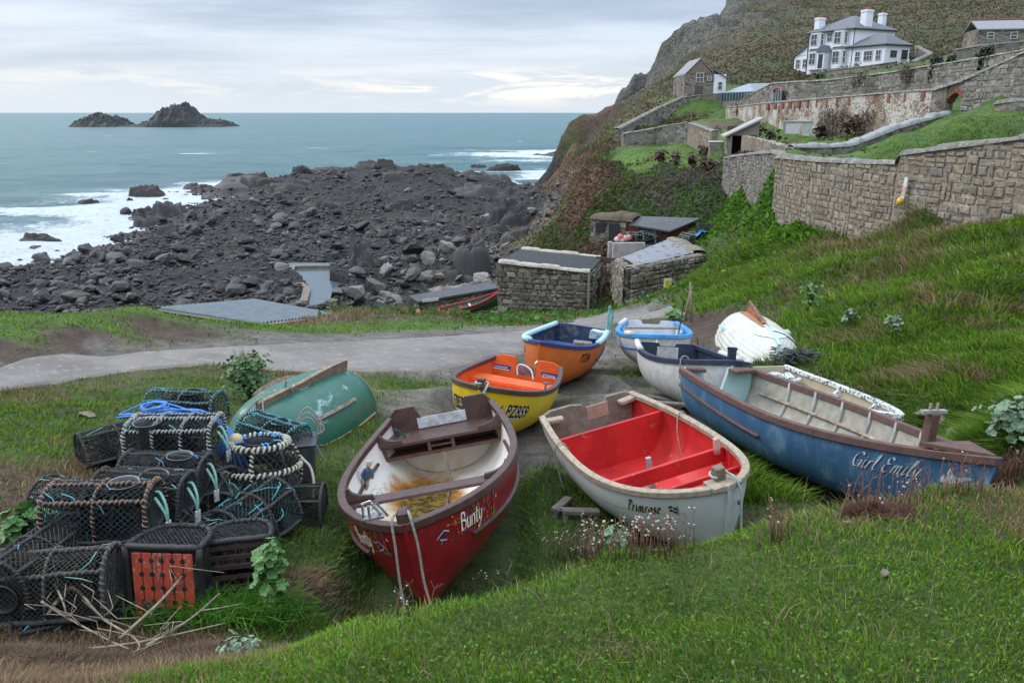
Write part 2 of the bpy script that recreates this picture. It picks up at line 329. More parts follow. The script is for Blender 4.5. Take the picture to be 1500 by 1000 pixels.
# natural colour patches: dead bracken on the moor and hillside, lichen on the shore rocks
pm=np.clip(fbm(TX,TY,0,7,4,51)*2.2+.1,0,1); pm2=np.clip(fbm(TX,TY,0,2.5,4,52)*3-.2,0,1)
far=np.clip((np.hypot(TX,TY)-40)/60,0,1)
def blend(mask,c):
    global ALB
    ALB=ALB*(1-mask[:,None])+np.array(c)*mask[:,None]
blend(wk('m')*pm*.75,(.055,.075,.025)); blend(wk('m')*pm2*.6,(.075,.048,.034)); 
blend(wk('c')*np.clip(fbm(TX,TY,TZ*.4,6,4,53)*3+.35,0,1)*.85,(.06,.09,.026)); blend(wk('i')*np.clip(fbm(TX,TY,TZ,1.3,4,54)*4-.1,0,1)*.85,(.085,.065,.055))
blend(wk('k')*pm*.5,(.06,.065,.03))
hb=(wk('g')+wk('y')); hb2=np.clip(fbm(TX,TY,0,1.1,4,55)*3.2-1.0,0,1); blend(hb*hb2*.8,(.15,.095,.055))
blend(wk('g')*np.clip(fbm(TX,TY,0,.5,3,56)*3-.8,0,1)*.6,(.085,.06,.035))
blend(wk('d')*np.clip(fbm(TX,TY,0,.9,4,57)*3-.3,0,1)*.7*(np.hypot(TX,TY)<16),(.07,.085,.03))
blend(wk('r')*np.clip(fbm(TX,TY,0,9,4,58)*4-1.1,0,1)*.6*np.clip((95-TY)/40,0,1),(.12,.10,.075))
blend(RKA.clip(0,1)*np.clip(fbm(TX,TY,0,3,4,59)*6-2.3,0,1)*.7*(TX>-6)*(TY<120),(.26,.14,.05))
wet=np.clip((-10.8-TZ)/1.0,0,1)*RKA.clip(0,1); ALB*= (1-.35*wet)[:,None]
me=npmesh('ground',np.stack([TX,TY,TZ],-1),grid_faces(len(US),len(VS)),{'alb':ALB,'rk':RKA,'wt':wet})
m,nt,b=newmat('ground_cover')
a=nd(nt,'ShaderNodeAttribute',attribute_name='alb'); rk=nd(nt,'ShaderNodeAttribute',attribute_name='rk'); wt=nd(nt,'ShaderNodeAttribute',attribute_name='wt')
v=coords(nt); n1=noise(nt,v,.35,10,.68); n2=noise(nt,v,3.5,10,.7); n3=noise(nt,v,28,6,.7)
def mr(f,a0,a1,b0,b1):
    r=nd(nt,'ShaderNodeMapRange'); nt.links.new(f,r.inputs[0])
    for i,x in enumerate((a0,a1,b0,b1)): r.inputs[1+i].default_value=x
    return r.outputs[0]
col=mixc(nt,1.0,a.outputs['Color'],mr(n1,.3,.7,.55,1.45),'MULTIPLY'); col=mixc(nt,1.0,col,mr(n2,.3,.7,.5,1.5),'MULTIPLY'); col=mixc(nt,1.0,col,mr(n3,.3,.7,.65,1.35),'MULTIPLY')
vo=nd(nt,'ShaderNodeTexVoronoi',feature='DISTANCE_TO_EDGE'); vo.inputs['Scale'].default_value=.9; nt.links.new(v,vo.inputs['Vector'])
crk=mr(vo.outputs['Distance'],0,.12,.35,1); 
rkf=nd(nt,'ShaderNodeMath',operation='MULTIPLY',use_clamp=True); nt.links.new(rk.outputs['Fac'],rkf.inputs[0]); rkf.inputs[1].default_value=.8
col=mixc(nt,rkf.outputs[0],col,mixc(nt,1.0,col,crk,'MULTIPLY')); nt.links.new(col,b.inputs['Base Color'])
nt.links.new(mr(wt.outputs['Fac'],0,1,.88,.4),b.inputs['Roughness']); b.inputs['Specular IOR Level'].default_value=.3
hs=nd(nt,'ShaderNodeMath',operation='ADD'); nt.links.new(n2,hs.inputs[0]); nt.links.new(n3,hs.inputs[1]); bumpn(nt,b,hs.outputs[0],.9,.09)
tag(link('ground',me,m,None,True),kind='structure')
# ------------------------------------------------------------------ lane: one strip between its two measured edges
E1=[hit(*p) for p in [(-420,640),(-150,600),(0,575),(150,553),(300,536),(380,541),(470,548),(560,548),(640,545),(720,528),(800,512),(870,490),(915,474),(960,468),(1012,466)]]
E2=[hit(*p) for p in [(-420,575),(-150,552),(0,539),(150,523),(300,511),(380,506),(470,501),(560,497),(640,493),(720,488),(780,483),(830,474),(872,464),(905,456),(945,450)]]
e1=np.array(catmull(E1,8));e2=np.array(catmull(E2,8)); K=15
f=np.linspace(0,1,K)[None,:,None]; wob=(np.random.default_rng(3).random((len(e1),1,1))-.5)*.02
Gd=(e1[:,None,:]*(1-f-wob)+e2[:,None,:]*(f+wob)).reshape(-1,3); Gd[:,2]=terr(Gd[:,0],Gd[:,1])[0]+.035
kk=np.tile(np.arange(K),len(e1)); Gd[:,2]-=np.where((kk==0)|(kk==K-1),.09,0)
edge=np.minimum(kk,K-1-kk)/3.0
me=npmesh('lane',Gd,grid_faces(K,len(e1)),{'edge':np.clip(edge,0,1)})
m,nt,b=newmat('lane_asphalt'); v=coords(nt); n1=noise(nt,v,.8,8,.65); n2=noise(nt,v,60,4,.7); n3=noise(nt,v,6,8,.7)
ed=nd(nt,'ShaderNodeAttribute',attribute_name='edge')
col=mixc(nt,ramp(nt,n1,.35,.65),(.135,.121,.110),(.20,.178,.158)); col=mixc(nt,ramp(nt,n3,.5,.7),col,(.27,.235,.20)); col=mixc(nt,ramp(nt,n2,.58,.66),col,(.09,.085,.08)); 
vk=nd(nt,'ShaderNodeTexVoronoi',feature='DISTANCE_TO_EDGE'); vk.inputs['Scale'].default_value=.55; nz_=nd(nt,'ShaderNodeTexNoise'); nz_.inputs['Scale'].default_value=1.5; nz_.inputs['Detail'].default_value=6; nt.links.new(v,nz_.inputs['Vector']); vm_=nd(nt,'ShaderNodeVectorMath',operation='MULTIPLY_ADD'); nt.links.new(nz_.outputs['Color'],vm_.inputs[0]); vm_.inputs[1].default_value=(.9,.9,.9); nt.links.new(v,vm_.inputs[2]); nt.links.new(vm_.outputs[0],vk.inputs['Vector']); col=mixc(nt,ramp(nt,vk.outputs['Distance'],.007,.0),col,mixc(nt,.5,col,(.06,.055,.05))); n6=noise(nt,v,.45,5,.6); col=mixc(nt,ramp(nt,n6,.56,.60),col,mixc(nt,.55,col,(.11,.10,.095)))
ad=nd(nt,'ShaderNodeMath',operation='ADD'); nt.links.new(ed.outputs['Fac'],ad.inputs[0]); nt.links.new(n3,ad.inputs[1])
col=mixc(nt,ramp(nt,ad.outputs[0],.95,.5),col,(.17,.135,.10)); nt.links.new(col,b.inputs['Base Color']); b.inputs['Roughness'].default_value=.9; bumpn(nt,b,n2,.5,.01)
tag(link('lane',me,m,None,True),kind='structure')
# ------------------------------------------------------------------ sea
SEA=-12.0
us=np.concatenate([np.linspace(-2.2,-.75,30)[:-1],np.linspace(-.75,.35,460),np.linspace(.35,2,30)[1:]]); vs=np.concatenate([np.linspace(math.log(40),math.log(420),420)[:-1],np.linspace(math.log(420),math.log(40000),160)])
UU,VV=np.meshgrid(us,vs); SY=np.exp(VV).ravel(); SX=UU.ravel()*SY
dep=np.full(len(SX),6.0); nr=SY<440; dep[nr]=SEA-terr(SX[nr],SY[nr])[0]
dep2=dep.copy()
for ox,oy in ((7,0),(-5,0),(0,9),(0,-9),(5,-6)): dep2[nr]=np.minimum(dep2[nr],SEA-terr(SX[nr]+ox,SY[nr]+oy)[0])
near=np.clip(1-(SY-120)/900,0,1)
wv=fbm(SX*.35,SY,0,9,4,61)*.8*near+fbm(SX*.12,SY,0,26,3,62)*.6*np.clip(1-(SY-300)/3000,0,1)
# breakers: ridges of surf lying along the shore
shore=np.exp(-np.clip(dep,0,9)/1.5)
br=fbm(SX*.10,SY*.9,0,11,3,63); crest=np.clip((br-.22)*4.5,0,1)*np.clip(1-dep/5.2,0,1)
wv+=crest*.9; wv*=np.clip(dep/1.2,0.12,1)
iso=np.exp(-(np.hypot((SX+425)/140,(SY-970)/60))**2*1.3)
foam=np.clip(.52*np.exp(-np.clip(dep2,0,9)/1.0)*(dep>0)+shore*.85+crest*.8+.22*np.clip(1-dep/4.2,0,1)+.5*iso*np.clip(fbm(SX,SY,0,30,3,64)*2+.2,0,1),0,.82)
caps=np.clip((fbm(SX*.3,SY,0,9,4,66)-.46)*6,0,1)*np.clip((SY-150)/60,0,1)*np.clip(1-(SY-400)/700,0,1); foam=np.maximum(foam,caps*.85)
me=npmesh('sea',np.stack([SX,SY,SEA+wv],-1),grid_faces(len(us),len(vs)),{'foam':foam,'dep':np.clip(dep/8,0,1)})
m,nt,b=newmat('sea_water'); fo=nd(nt,'ShaderNodeAttribute',attribute_name='foam'); de=nd(nt,'ShaderNodeAttribute',attribute_name='dep')
v=coords(nt,'Object',(.5,1,1)); n1=noise(nt,v,.9,8,.7,.3); n2=noise(nt,v,.12,8,.75); n3=noise(nt,v,.02,6,.6); n4=noise(nt,v,3,6,.75,.6)
col=mixc(nt,ramp(nt,n2,.38,.66),(.032,.114,.122),(.075,.178,.178)); col=mixc(nt,ramp(nt,n3,.3,.7),col,(.035,.12,.145))
sub=nd(nt,'ShaderNodeMath',operation='ADD'); nt.links.new(fo.outputs['Fac'],sub.inputs[0]); 
s2=nd(nt,'ShaderNodeMath',operation='MULTIPLY_ADD'); nt.links.new(n4,s2.inputs[0]); s2.inputs[1].default_value=1.35; 
s3=nd(nt,'ShaderNodeMath',operation='MULTIPLY_ADD'); nt.links.new(n1,s3.inputs[0]); s3.inputs[1].default_value=1.1; s3.inputs[2].default_value=-1.22; nt.links.new(s3.outputs[0],s2.inputs[2]); nt.links.new(s2.outputs[0],sub.inputs[1])
ff=ramp(nt,sub.outputs[0],.40,.80); col=mixc(nt,ff,col,(.62,.66,.68)); nt.links.new(col,b.inputs['Base Color'])
rr=nd(nt,'ShaderNodeMapRange'); nt.links.new(ff,rr.inputs[0]); rr.inputs[3].default_value=.30; rr.inputs[4].default_value=.9; nt.links.new(rr.outputs[0],b.inputs['Roughness']); b.inputs['IOR'].default_value=1.33
hs_=nd(nt,'ShaderNodeMath',operation='MULTIPLY_ADD'); nt.links.new(n2,hs_.inputs[0]); hs_.inputs[1].default_value=2.5; nt.links.new(n1,hs_.inputs[2]); bumpn(nt,b,hs_.outputs[0],.9,.9)
tag(link('sea',me,m,None,True),kind='structure')
# ------------------------------------------------------------------ light and sky
SUN_EL,SUN_AZ=R(38),R(-62)   # soft light from the left and a little in front
w=bpy.data.worlds.new('World'); scene.world=w; w.use_nodes=True; nt=w.node_tree; bg=nt.nodes['Background']
sky=nd(nt,'ShaderNodeTexSky',sky_type='NISHITA'); sky.sun_disc=False; sky.sun_elevation=SUN_EL; sky.sun_rotation=SUN_AZ; sky.dust_density=2.0; sky.altitude=0
tc=nd(nt,'ShaderNodeTexCoord'); sx=nd(nt,'ShaderNodeSeparateXYZ'); nt.links.new(tc.outputs['Generated'],sx.inputs[0])
# a flat deck of cloud: direction divided by height above the horizon
za=nd(nt,'ShaderNodeMath',operation='ADD'); nt.links.new(sx.outputs[2],za.inputs[0]); za.inputs[1].default_value=.10
dv=nd(nt,'ShaderNodeVectorMath',operation='DIVIDE'); cb=nd(nt,'ShaderNodeCombineXYZ')
for i in (0,1): nt.links.new(za.outputs[0],cb.inputs[i])
cb.inputs[2].default_value=1; nt.links.new(tc.outputs['Generated'],dv.inputs[0]); nt.links.new(cb.outputs[0],dv.inputs[1])
mp=nd(nt,'ShaderNodeMapping'); mp.inputs['Scale'].default_value=(.42,.75,1); mp.inputs['Location'].default_value=(3.1,1.7,0); nt.links.new(dv.outputs[0],mp.inputs[0])
c1=noise(nt,mp.outputs[0],.8,9,.55,.2); c2=noise(nt,mp.outputs[0],.35,5,.5)
def mr(f,a0,a1,b0,b1):
    r=nd(nt,'ShaderNodeMapRange',clamp=True,interpolation_type='SMOOTHSTEP'); nt.links.new(f,r.inputs[0])
    for i,x in enumerate((a0,a1,b0,b1)): r.inputs[1+i].default_value=x
    return r.outputs[0]
SB=9.0
cl=mixc(nt,mr(c1,.36,.64,0,1),tuple(SB*x for x in(.41,.51,.66)),tuple(SB*x for x in(.73,.81,.92)))
cl=mixc(nt,mr(c2,.45,.7,0,.5),cl,tuple(SB*x for x in(.80,.84,.90)))
low=mr(sx.outputs[2],.0,.10,1,0); cl=mixc(nt,low,cl,tuple(SB*x for x in(.70,.77,.85)))
# bright gap low over the sea
gz_=nd(nt,'ShaderNodeMath',operation='SUBTRACT'); nt.links.new(sx.outputs[2],gz_.inputs[0]); gz_.inputs[1].default_value=.030
ga=nd(nt,'ShaderNodeMath',operation='ABSOLUTE'); nt.links.new(gz_.outputs[0],ga.inputs[0])
mp2=nd(nt,'ShaderNodeMapping'); mp2.inputs['Scale'].default_value=(5,5,34); mp2.inputs['Location'].default_value=(.8,0.3,0.2); nt.links.new(tc.outputs['Generated'],mp2.inputs[0]); c3=noise(nt,mp2.outputs[0],1.5,7,.6,.5)
gm=nd(nt,'ShaderNodeMath',operation='MULTIPLY'); nt.links.new(mr(ga.outputs[0],.004,.03,1,0),gm.inputs[0]); nt.links.new(mr(c3,.46,.60,0,1),gm.inputs[1])
gx=nd(nt,'ShaderNodeMath',operation='MULTIPLY'); nt.links.new(gm.outputs[0],gx.inputs[0]); nt.links.new(mr(sx.outputs[0],-.25,-.05,.35,1),gx.inputs[1])
cl=mixc(nt,gx.outputs[0],cl,tuple(SB*x for x in(1.05,1.0,.93)))
# overcast deck is about three times brighter overhead than at the horizon
zen=mr(sx.outputs[2],.24,.85,1,3.3); cl=mixc(nt,1.0,cl,zen,'MULTIPLY')
fin=mixc(nt,.92,sky.outputs[0],cl); nt.links.new(fin,bg.inputs[0]); bg.inputs[1].default_value=.1
sl=bpy.data.lights.new('sun','SUN'); sl.energy=1.2; sl.angle=R(14); sl.color=(1,.96,.9); so=bpy.data.objects.new('sun',sl); COL.objects.link(so)
dirv=Vector((math.sin(SUN_AZ)*math.cos(SUN_EL),math.cos(SUN_AZ)*math.cos(SUN_EL),math.sin(SUN_EL)))
so.rotation_euler=dirv.to_track_quat('Z','Y').to_euler(); so.location=(0,0,30)
scene.view_settings.view_transform='Standard'; scene.view_settings.look='None'; scene.view_settings.exposure=.34; scene.view_settings.gamma=1
# ------------------------------------------------------------------ rocks
def rock_variant(name,seed,sub,flat=.7,rough=.5):
    bm=bmesh.new(); bmesh.ops.create_icosphere(bm,subdivisions=sub,radius=.5); co=np.array([v.co[:] for v in bm.verts])
    n=co/np.linalg.norm(co,axis=1,keepdims=True); rg=np.random.default_rng(seed)
    d=np.ones(len(n))
    for k in range(15):   # broken planes
        a=rg.normal(size=3);a/=np.linalg.norm(a); h=rg.uniform(.46,.9); c=n@a; d=np.minimum(d,np.where(c>.05,h/np.maximum(c,.05),9))
    d*=1+rough*.16*fbm(n[:,0]+seed*3.1,n[:,1],n[:,2],.5,3,seed)
    co=n*.5*d[:,None]*np.array([1,rg.uniform(.7,1),flat])
    for v,c in zip(bm.verts,co): v.co=c
    me=bpy.data.meshes.new(name); bm.to_mesh(me); bm.free(); return me
def rockmat(name,c1,c2,c3,lo3=.6):
    m,nt,b=newmat(name); v=coords(nt); oi=nd(nt,'ShaderNodeObjectInfo'); g=nd(nt,'ShaderNodeNewGeometry')
    n1=noise(nt,v,2.2,10,.7); n2=noise(nt,v,9,8,.7); ri=nd(nt,'ShaderNodeMath',operation='FRACT'); ad=nd(nt,'ShaderNodeMath',operation='ADD'); nt.links.new(oi.outputs['Random'],ad.inputs[0]); nt.links.new(g.outputs['Random Per Island'],ad.inputs[1]); nt.links.new(ad.outputs[0],ri.inputs[0])
    c=mixc(nt,ri.outputs[0],c1,c2); mlt=nd(nt,'ShaderNodeMapRange'); nt.links.new(n2,mlt.inputs[0]); mlt.inputs[1].default_value=.3; mlt.inputs[2].default_value=.7; mlt.inputs[3].default_value=.55; mlt.inputs[4].default_value=1.5
    c=mixc(nt,1.0,c,mlt.outputs[0],'MULTIPLY'); c=mixc(nt,ramp(nt,n1,lo3,lo3+.12),c,c3); nt.links.new(c,b.inputs['Base Color']); b.inputs['Roughness'].default_value=.75; bumpn(nt,b,n2,.8,.06); return m
dark_rock=rockmat('dark_shore_rock',(.017,.016,.016),(.075,.068,.063),(.12,.088,.058),.64)
grey_rock=rockmat('grey_shore_rock',(.05,.046,.042),(.20,.18,.155),(.20,.13,.07),.62)
# loose boulders over the whole foreshore: thousands, too many to count
rg=np.random.default_rng(21); N=82000
u=rg.uniform(-.72,.12,N); lv=rg.uniform(math.log(44),math.log(185),N); Y=np.exp(lv); X=u*Y
Zr,Wr=terr(X,Y); wr=Wr[:,ZK.index('r')]; wl=Wr[:,ZK.index('l')]
keep=((wr+wl)>.55)&(Zr>-12.5)&(rg.random(N)<np.clip(.25+.45*fbm(X,Y,0,7,3,91)+.3*wl+.15*(Zr<-9.5)*(Y<110),.05,1)); X,Y,Zr,wl=X[keep],Y[keep],Zr[keep],wl[keep]
# keep clear of the tidal pool
def in_pool(X,Y,mrg=0):
    px=750+FPX*X/(Y*CP-(-9.4-CAM[2])*SP); return (X>-15.6-mrg)&(X<-11.2+mrg)&(Y>52-mrg)&(Y<72+mrg)
POOL=[at(428,388,z=-9.4),at(512,388,z=-9.4),at(505,402,z=-9.4),at(486,400,z=-9.4),at(484,412,z=-9.4),at(512,418,z=-9.4),at(488,427,z=-9.4),at(484,440,z=-9.4),at(492,450,z=-9.4),at(496,462,z=-9.4),at(447,455,z=-9.4),at(446,440,z=-9.4),at(452,428,z=-9.4),at(455,418,z=-9.4),at(440,408,z=-9.4)]
kp=~inside(X,Y,POOLX); X,Y,Zr,wl=X[kp],Y[kp],Zr[kp],wl[kp]
sz=np.clip(.19*np.exp(rg.normal(size=len(X))*.8)+.10,.13,2.1)*np.clip(.75+Y/170,.8,1.7)*(1+.5*wl*(Y<62))
big=np.argsort(-sz/Y)[:300]; isb=np.zeros(len(X),bool); isb[big]=True
print('boulders',len(X))
var=[rock_variant('boulder',k,2 if k<8 else 1,.45+.07*(k%5)) for k in range(14)]
lowv=[(np.array([v.co[:] for v in me_.vertices]),np.array([p.vertices[:] for p in me_.polygons])) for me_ in var[8:]]
sets={0:[[],[],0],1:[[],[],0]}
pale=rg.random(len(X))<np.clip(wl*.9+.05+.5*(X>-16)*np.clip((85-Y)/40,0,1)*np.clip((X+20)/12,0,1),0,1)
for i in np.nonzero(~isb)[0]:
    S_=sets[int(pale[i])]
    Vv,Ff=lowv[int(rg.integers(len(lowv)))]; a=rg.uniform(0,6.28); c,s=math.cos(a),math.sin(a); ti=rg.normal()*.3
    P=Vv*sz[i]*np.array([1,rg.uniform(.7,1.1),rg.uniform(.6,1.1)]); P=np.stack([P[:,0]*c-P[:,1]*s,P[:,0]*s+P[:,1]*c,P[:,2]+P[:,0]*ti],-1)
    S_[0].append(P+np.array([X[i],Y[i],Zr[i]+.14*sz[i]])); S_[1].append(Ff+S_[2]); S_[2]+=len(Vv)
for k_,(m_,lb_) in enumerate(((dark_rock,'loose dark stones covering the foreshore between the sea and the huts'),(grey_rock,'loose pale grey stones at the top of the foreshore by the huts'))): tag(link('shore_stones',npmesh('shore_stones',np.concatenate(sets[k_][0]),np.concatenate(sets[k_][1])),m_),lb_,'stones',kind='stuff')
for me_ in var[:8]: me_.materials.append(dark_rock)
gvar=[v.copy() for v in var[:8]]
for g in gvar: g.materials[0]=grey_rock
for i in big:
    o=bpy.data.objects.new('boulder',(gvar if pale[i] else var)[int(rg.integers(8))]); COL.objects.link(o); s=sz[i]*1.05
    o.location=(X[i],Y[i],Zr[i]+.2*s); o.scale=(s,s*rg.uniform(.7,1.1),s*rg.uniform(.7,1.2)); o.rotation_euler=(rg.normal()*.3,rg.normal()*.3,rg.uniform(0,6.28))
    tag(o,'rough grey boulder lying among the loose stones of the foreshore','boulder','boulders on the foreshore')
# bedrock ledges and skerries standing out of the surf, and the big rock by the tidal pool
def crag(name,c,d,seed,label,cat,mat_,n=60,am=.35,sc=.5,stretch=1.0):
    "a lump of rock with its own steep sides: d = (length, width, height)"
    a=np.linspace(0,2*PI,n,endpoint=False); rr=np.linspace(0,1,n//2); A,Rr=np.meshgrid(a,rr); rg=np.random.default_rng(seed); x=np.cos(A)*Rr; y=np.sin(A)*Rr
    h=np.full(x.shape,-.25)
    for k in range(13):   # tilted broken blocks leaning on one another
        cx,cy=rg.normal(0,.38,2); s=rg.uniform(.16,.42); th=rg.uniform(0,PI); u_=((x-cx)*math.cos(th)+(y-cy)*math.sin(th))/s; v_=(-(x-cx)*math.sin(th)+(y-cy)*math.cos(th))/(s*rg.uniform(.5,.9)); dd=np.maximum(np.abs(u_),np.abs(v_))*.8+.2*np.hypot(u_,v_)
        hk=(1-.75*min(1,math.hypot(cx,cy)))*rg.uniform(.5,1.0)*(1+.28*u_*rg.uniform(-1,1)+.2*v_*rg.uniform(-1,1)); h=np.maximum(h,np.where(dd<1.5,hk*np.clip((1.3-dd)/.35,-.3,1),-.25))
    h=h+(.20*fbm(x,y,seed,.26,5,seed+3,.65,True)+.12*np.round(fbm(x,y,seed,.16,2,seed+9)*3)/3)*np.clip(h+.4,0,1); h=(h+.25)*np.clip((1.02-Rr)/.38,0,1)-.25-1.2*np.clip((Rr-.72)/.28,0,1)**2
    V=np.stack([x*d[0]/2,y*d[1]/2,np.maximum(h,-1.6)*d[2]],-1).reshape(-1,3)+np.array(c)
    i=np.arange(n*(n//2)).reshape(n//2,n); F=np.stack([i[:-1],np.roll(i[:-1],-1,1),np.roll(i[1:],-1,1),i[1:]],-1).reshape(-1,4)
    return tag(link(name,npmesh(name,V,F),mat_,None,False),label,cat)
brown_rock=rockmat('brown_ledge_rock',(.030,.024,.022),(.055,.043,.037),(.10,.085,.06),.64)
for k,(px,py,w,h,Y,lb) in enumerate([(215,283,62,13,None,'long brown rock with white surf breaking over it'),(130,297,34,7,None,'small dark rock awash nearest the surf line'),(292,274,50,8,None,'flat ledge awash below the foam beside the foreshore'),(375,264,75,13,None,'dark brown ledge joining the foreshore to the surf'),(190,293,12,4,None,'tiny rock alone between the two brown rocks'),(345,258,30,6,None,'low rock in the broken water behind the ledge'),(60,350,70,10,None,'low broken reef at the edge of the pale shallows'),(440,252,28,10,None,'rounded rock on the outer point beside white foam'),(700,243,26,4,None,'low rock in the white water near the headland'),(735,247,60,7,None,'dark ledge lying in surf under the headland'),(560,246,90,12,None,'broad brown bluff on the outer edge of the foreshore'),(490,253,110,14,None,'long brown ridge at the seaward edge of the stones'),(630,250,80,10,None,'ridge of brown bedrock beside the outer bluff'),(285,276,16,5,None,'small rock close to the flat ledge in the foam')]):
    p=at(px,py+h*.4,z=-12.0 if py<300 and px<460 or px>690 or px<100 else -11.2); m_=p.y/FPX/CP
    crag('rock_ledge',(p.x,p.y,p.z-.1),(w*m_*1.15,w*m_*.75 if w<60 else w*m_*.5,h*m_*1.25),100+k,lb,'rock',brown_rock,56,.5,.45)
p=at(520,402,z=-9.6); crag('pool_rock',(p.x+.4,p.y,p.z-.1),(3.9,3.6,2.6),7,'big black rock standing at the edge of the tidal pool','rock',dark_rock,70,.35,.5)
for k,(px,py,w,h,lb) in enumerate([(545,446,62,14,'dark rock ledge closing the near right side of the pool'),(690,358,60,14,'large dark outcrop above the grey stones near the cliff'),(650,318,60,14,'black outcrop in the middle of the foreshore'),(705,310,50,11,'dark block of rock under the headland cliff'),(610,385,46,10,'dark outcrop behind the tidal pool'),(590,300,70,12,'low black ledge across the back of the foreshore'),(745,345,44,11,'grey crag at the foot of the grassy cliff'),(420,425,28,12,'brown stony bank beside the concrete pool rim')]):
    q=hit(px,py+h*.4); m_=q.y/FPX/CP; crag('rock_outcrop',(q.x,q.y,q.z-.45),(w*m_,w*m_*.8,h*m_*1.4),200+k,lb,'rock',grey_rock if k in(6,7) else dark_rock,60,.5,.4)
rg=np.random.default_rng(5); n_=0
while n_<46:   # reef ledges breaking through the stones
    px,py=rg.uniform(60,800),rg.uniform(258,430)
    if py>455-px*.25 and px<330 or (425<px<530 and py>375): continue
    q=hit(px,py)
    if q.z<-12 or q.y<52: continue
    m_=q.y/FPX/CP; w_=rg.uniform(30,95)*(.8+.5*(py<300)); s_=rg.uniform(.35,.6); k_=n_
    crag('rock_outcrop',(q.x,q.y,q.z-.45),(w_*m_,w_*m_*s_*1.6,min(2.2,w_*m_*rg.uniform(.22,.36))),300+k_,'jagged dark ledge of reef among the foreshore stones','rock',dark_rock if rg.random()<.8 else brown_rock,44,.5,.4)['group']='reef ledges on the foreshore'; n_+=1
# islands far out
isl=rockmat('island_rock',(.012,.015,.015),(.018,.022,.020),(.028,.031,.022),.5)
def island(px0,px1,prof,seed,label):
    Y0=955.0; m_=1/FPX*Y0/1.036; x0=(px0-750)*m_; x1=(px1-750)*m_; nx,ny=150,44; xs=np.linspace(0,1,nx); ys=np.linspace(-1,1,ny); Xg,Yg=np.meshgrid(xs,ys)
    pr=np.interp(xs,[a for a,_ in prof],[b for _,b in prof]); H_=pr[None,:]*np.clip(1-np.abs(Yg)**1.7,0,1)**.8
    wx=Xg*(x1-x0); wy=Yg*38; H_=H_*(.9+.34*fbm(wx,wy,0,14,5,seed,.65,True))+4.0*fbm(wx,wy,0,6,4,seed+2,.65,True)*np.clip(H_/5,0,1)-1.5
    V=np.stack([x0+wx,Y0+wy,SEA+H_],-1).reshape(-1,3); tag(link('island',npmesh('island',V,grid_faces(nx,ny)),isl),label,'island')
island(113,198,[(0,0),(.06,1.5),(.12,8),(.25,11),(.34,15),(.40,16),(.46,13.5),(.6,12),(.75,10),(.82,6),(.88,3),(.95,2.6),(1,1.5)],31,'smaller steep dark islet left of its larger neighbour on the horizon')
island(186,346,[(0,2),(.05,2.5),(.14,2.5),(.2,6),(.27,9),(.31,15),(.36,20),(.42,23.5),(.47,25),(.53,24.5),(.58,24),(.62,20),(.68,13.5),(.74,9),(.82,6.5),(.86,7),(.93,5.5),(.97,2),(1,0)],33,'larger humped dark island rising above the horizon')
# tidal pool with its concrete rim
pm_,nt,b=newmat('pool_water'); b.inputs['Base Color'].default_value=(.075,.10,.115,1); b.inputs['Roughness'].default_value=.08; b.inputs['IOR'].default_value=1.33; bumpn(nt,b,noise(nt,coords(nt),2.5,4),.25,.05)
mb=MB(); PW=[p+(p-Vector((-13.2,60,-9.4)))*.10 for p in POOL]; mb.add(PW,[tuple(range(len(PW)))]); tag(mb.build('pool_water',pm_,fix=False),kind='structure')
conc=M('old_concrete',(.20,.16,.115),(.13,.10,.075),3,rough=.9,bump=.5,bsc=14,c3=(.12,.10,.08),sc3=5,lo3=.6)
POOLRIM=[at(*q,z=-9.05) for q in ((512,386),(470,386.5),(428,387),(424,397),(436,409),(449,420),(447,430),(441,446))]
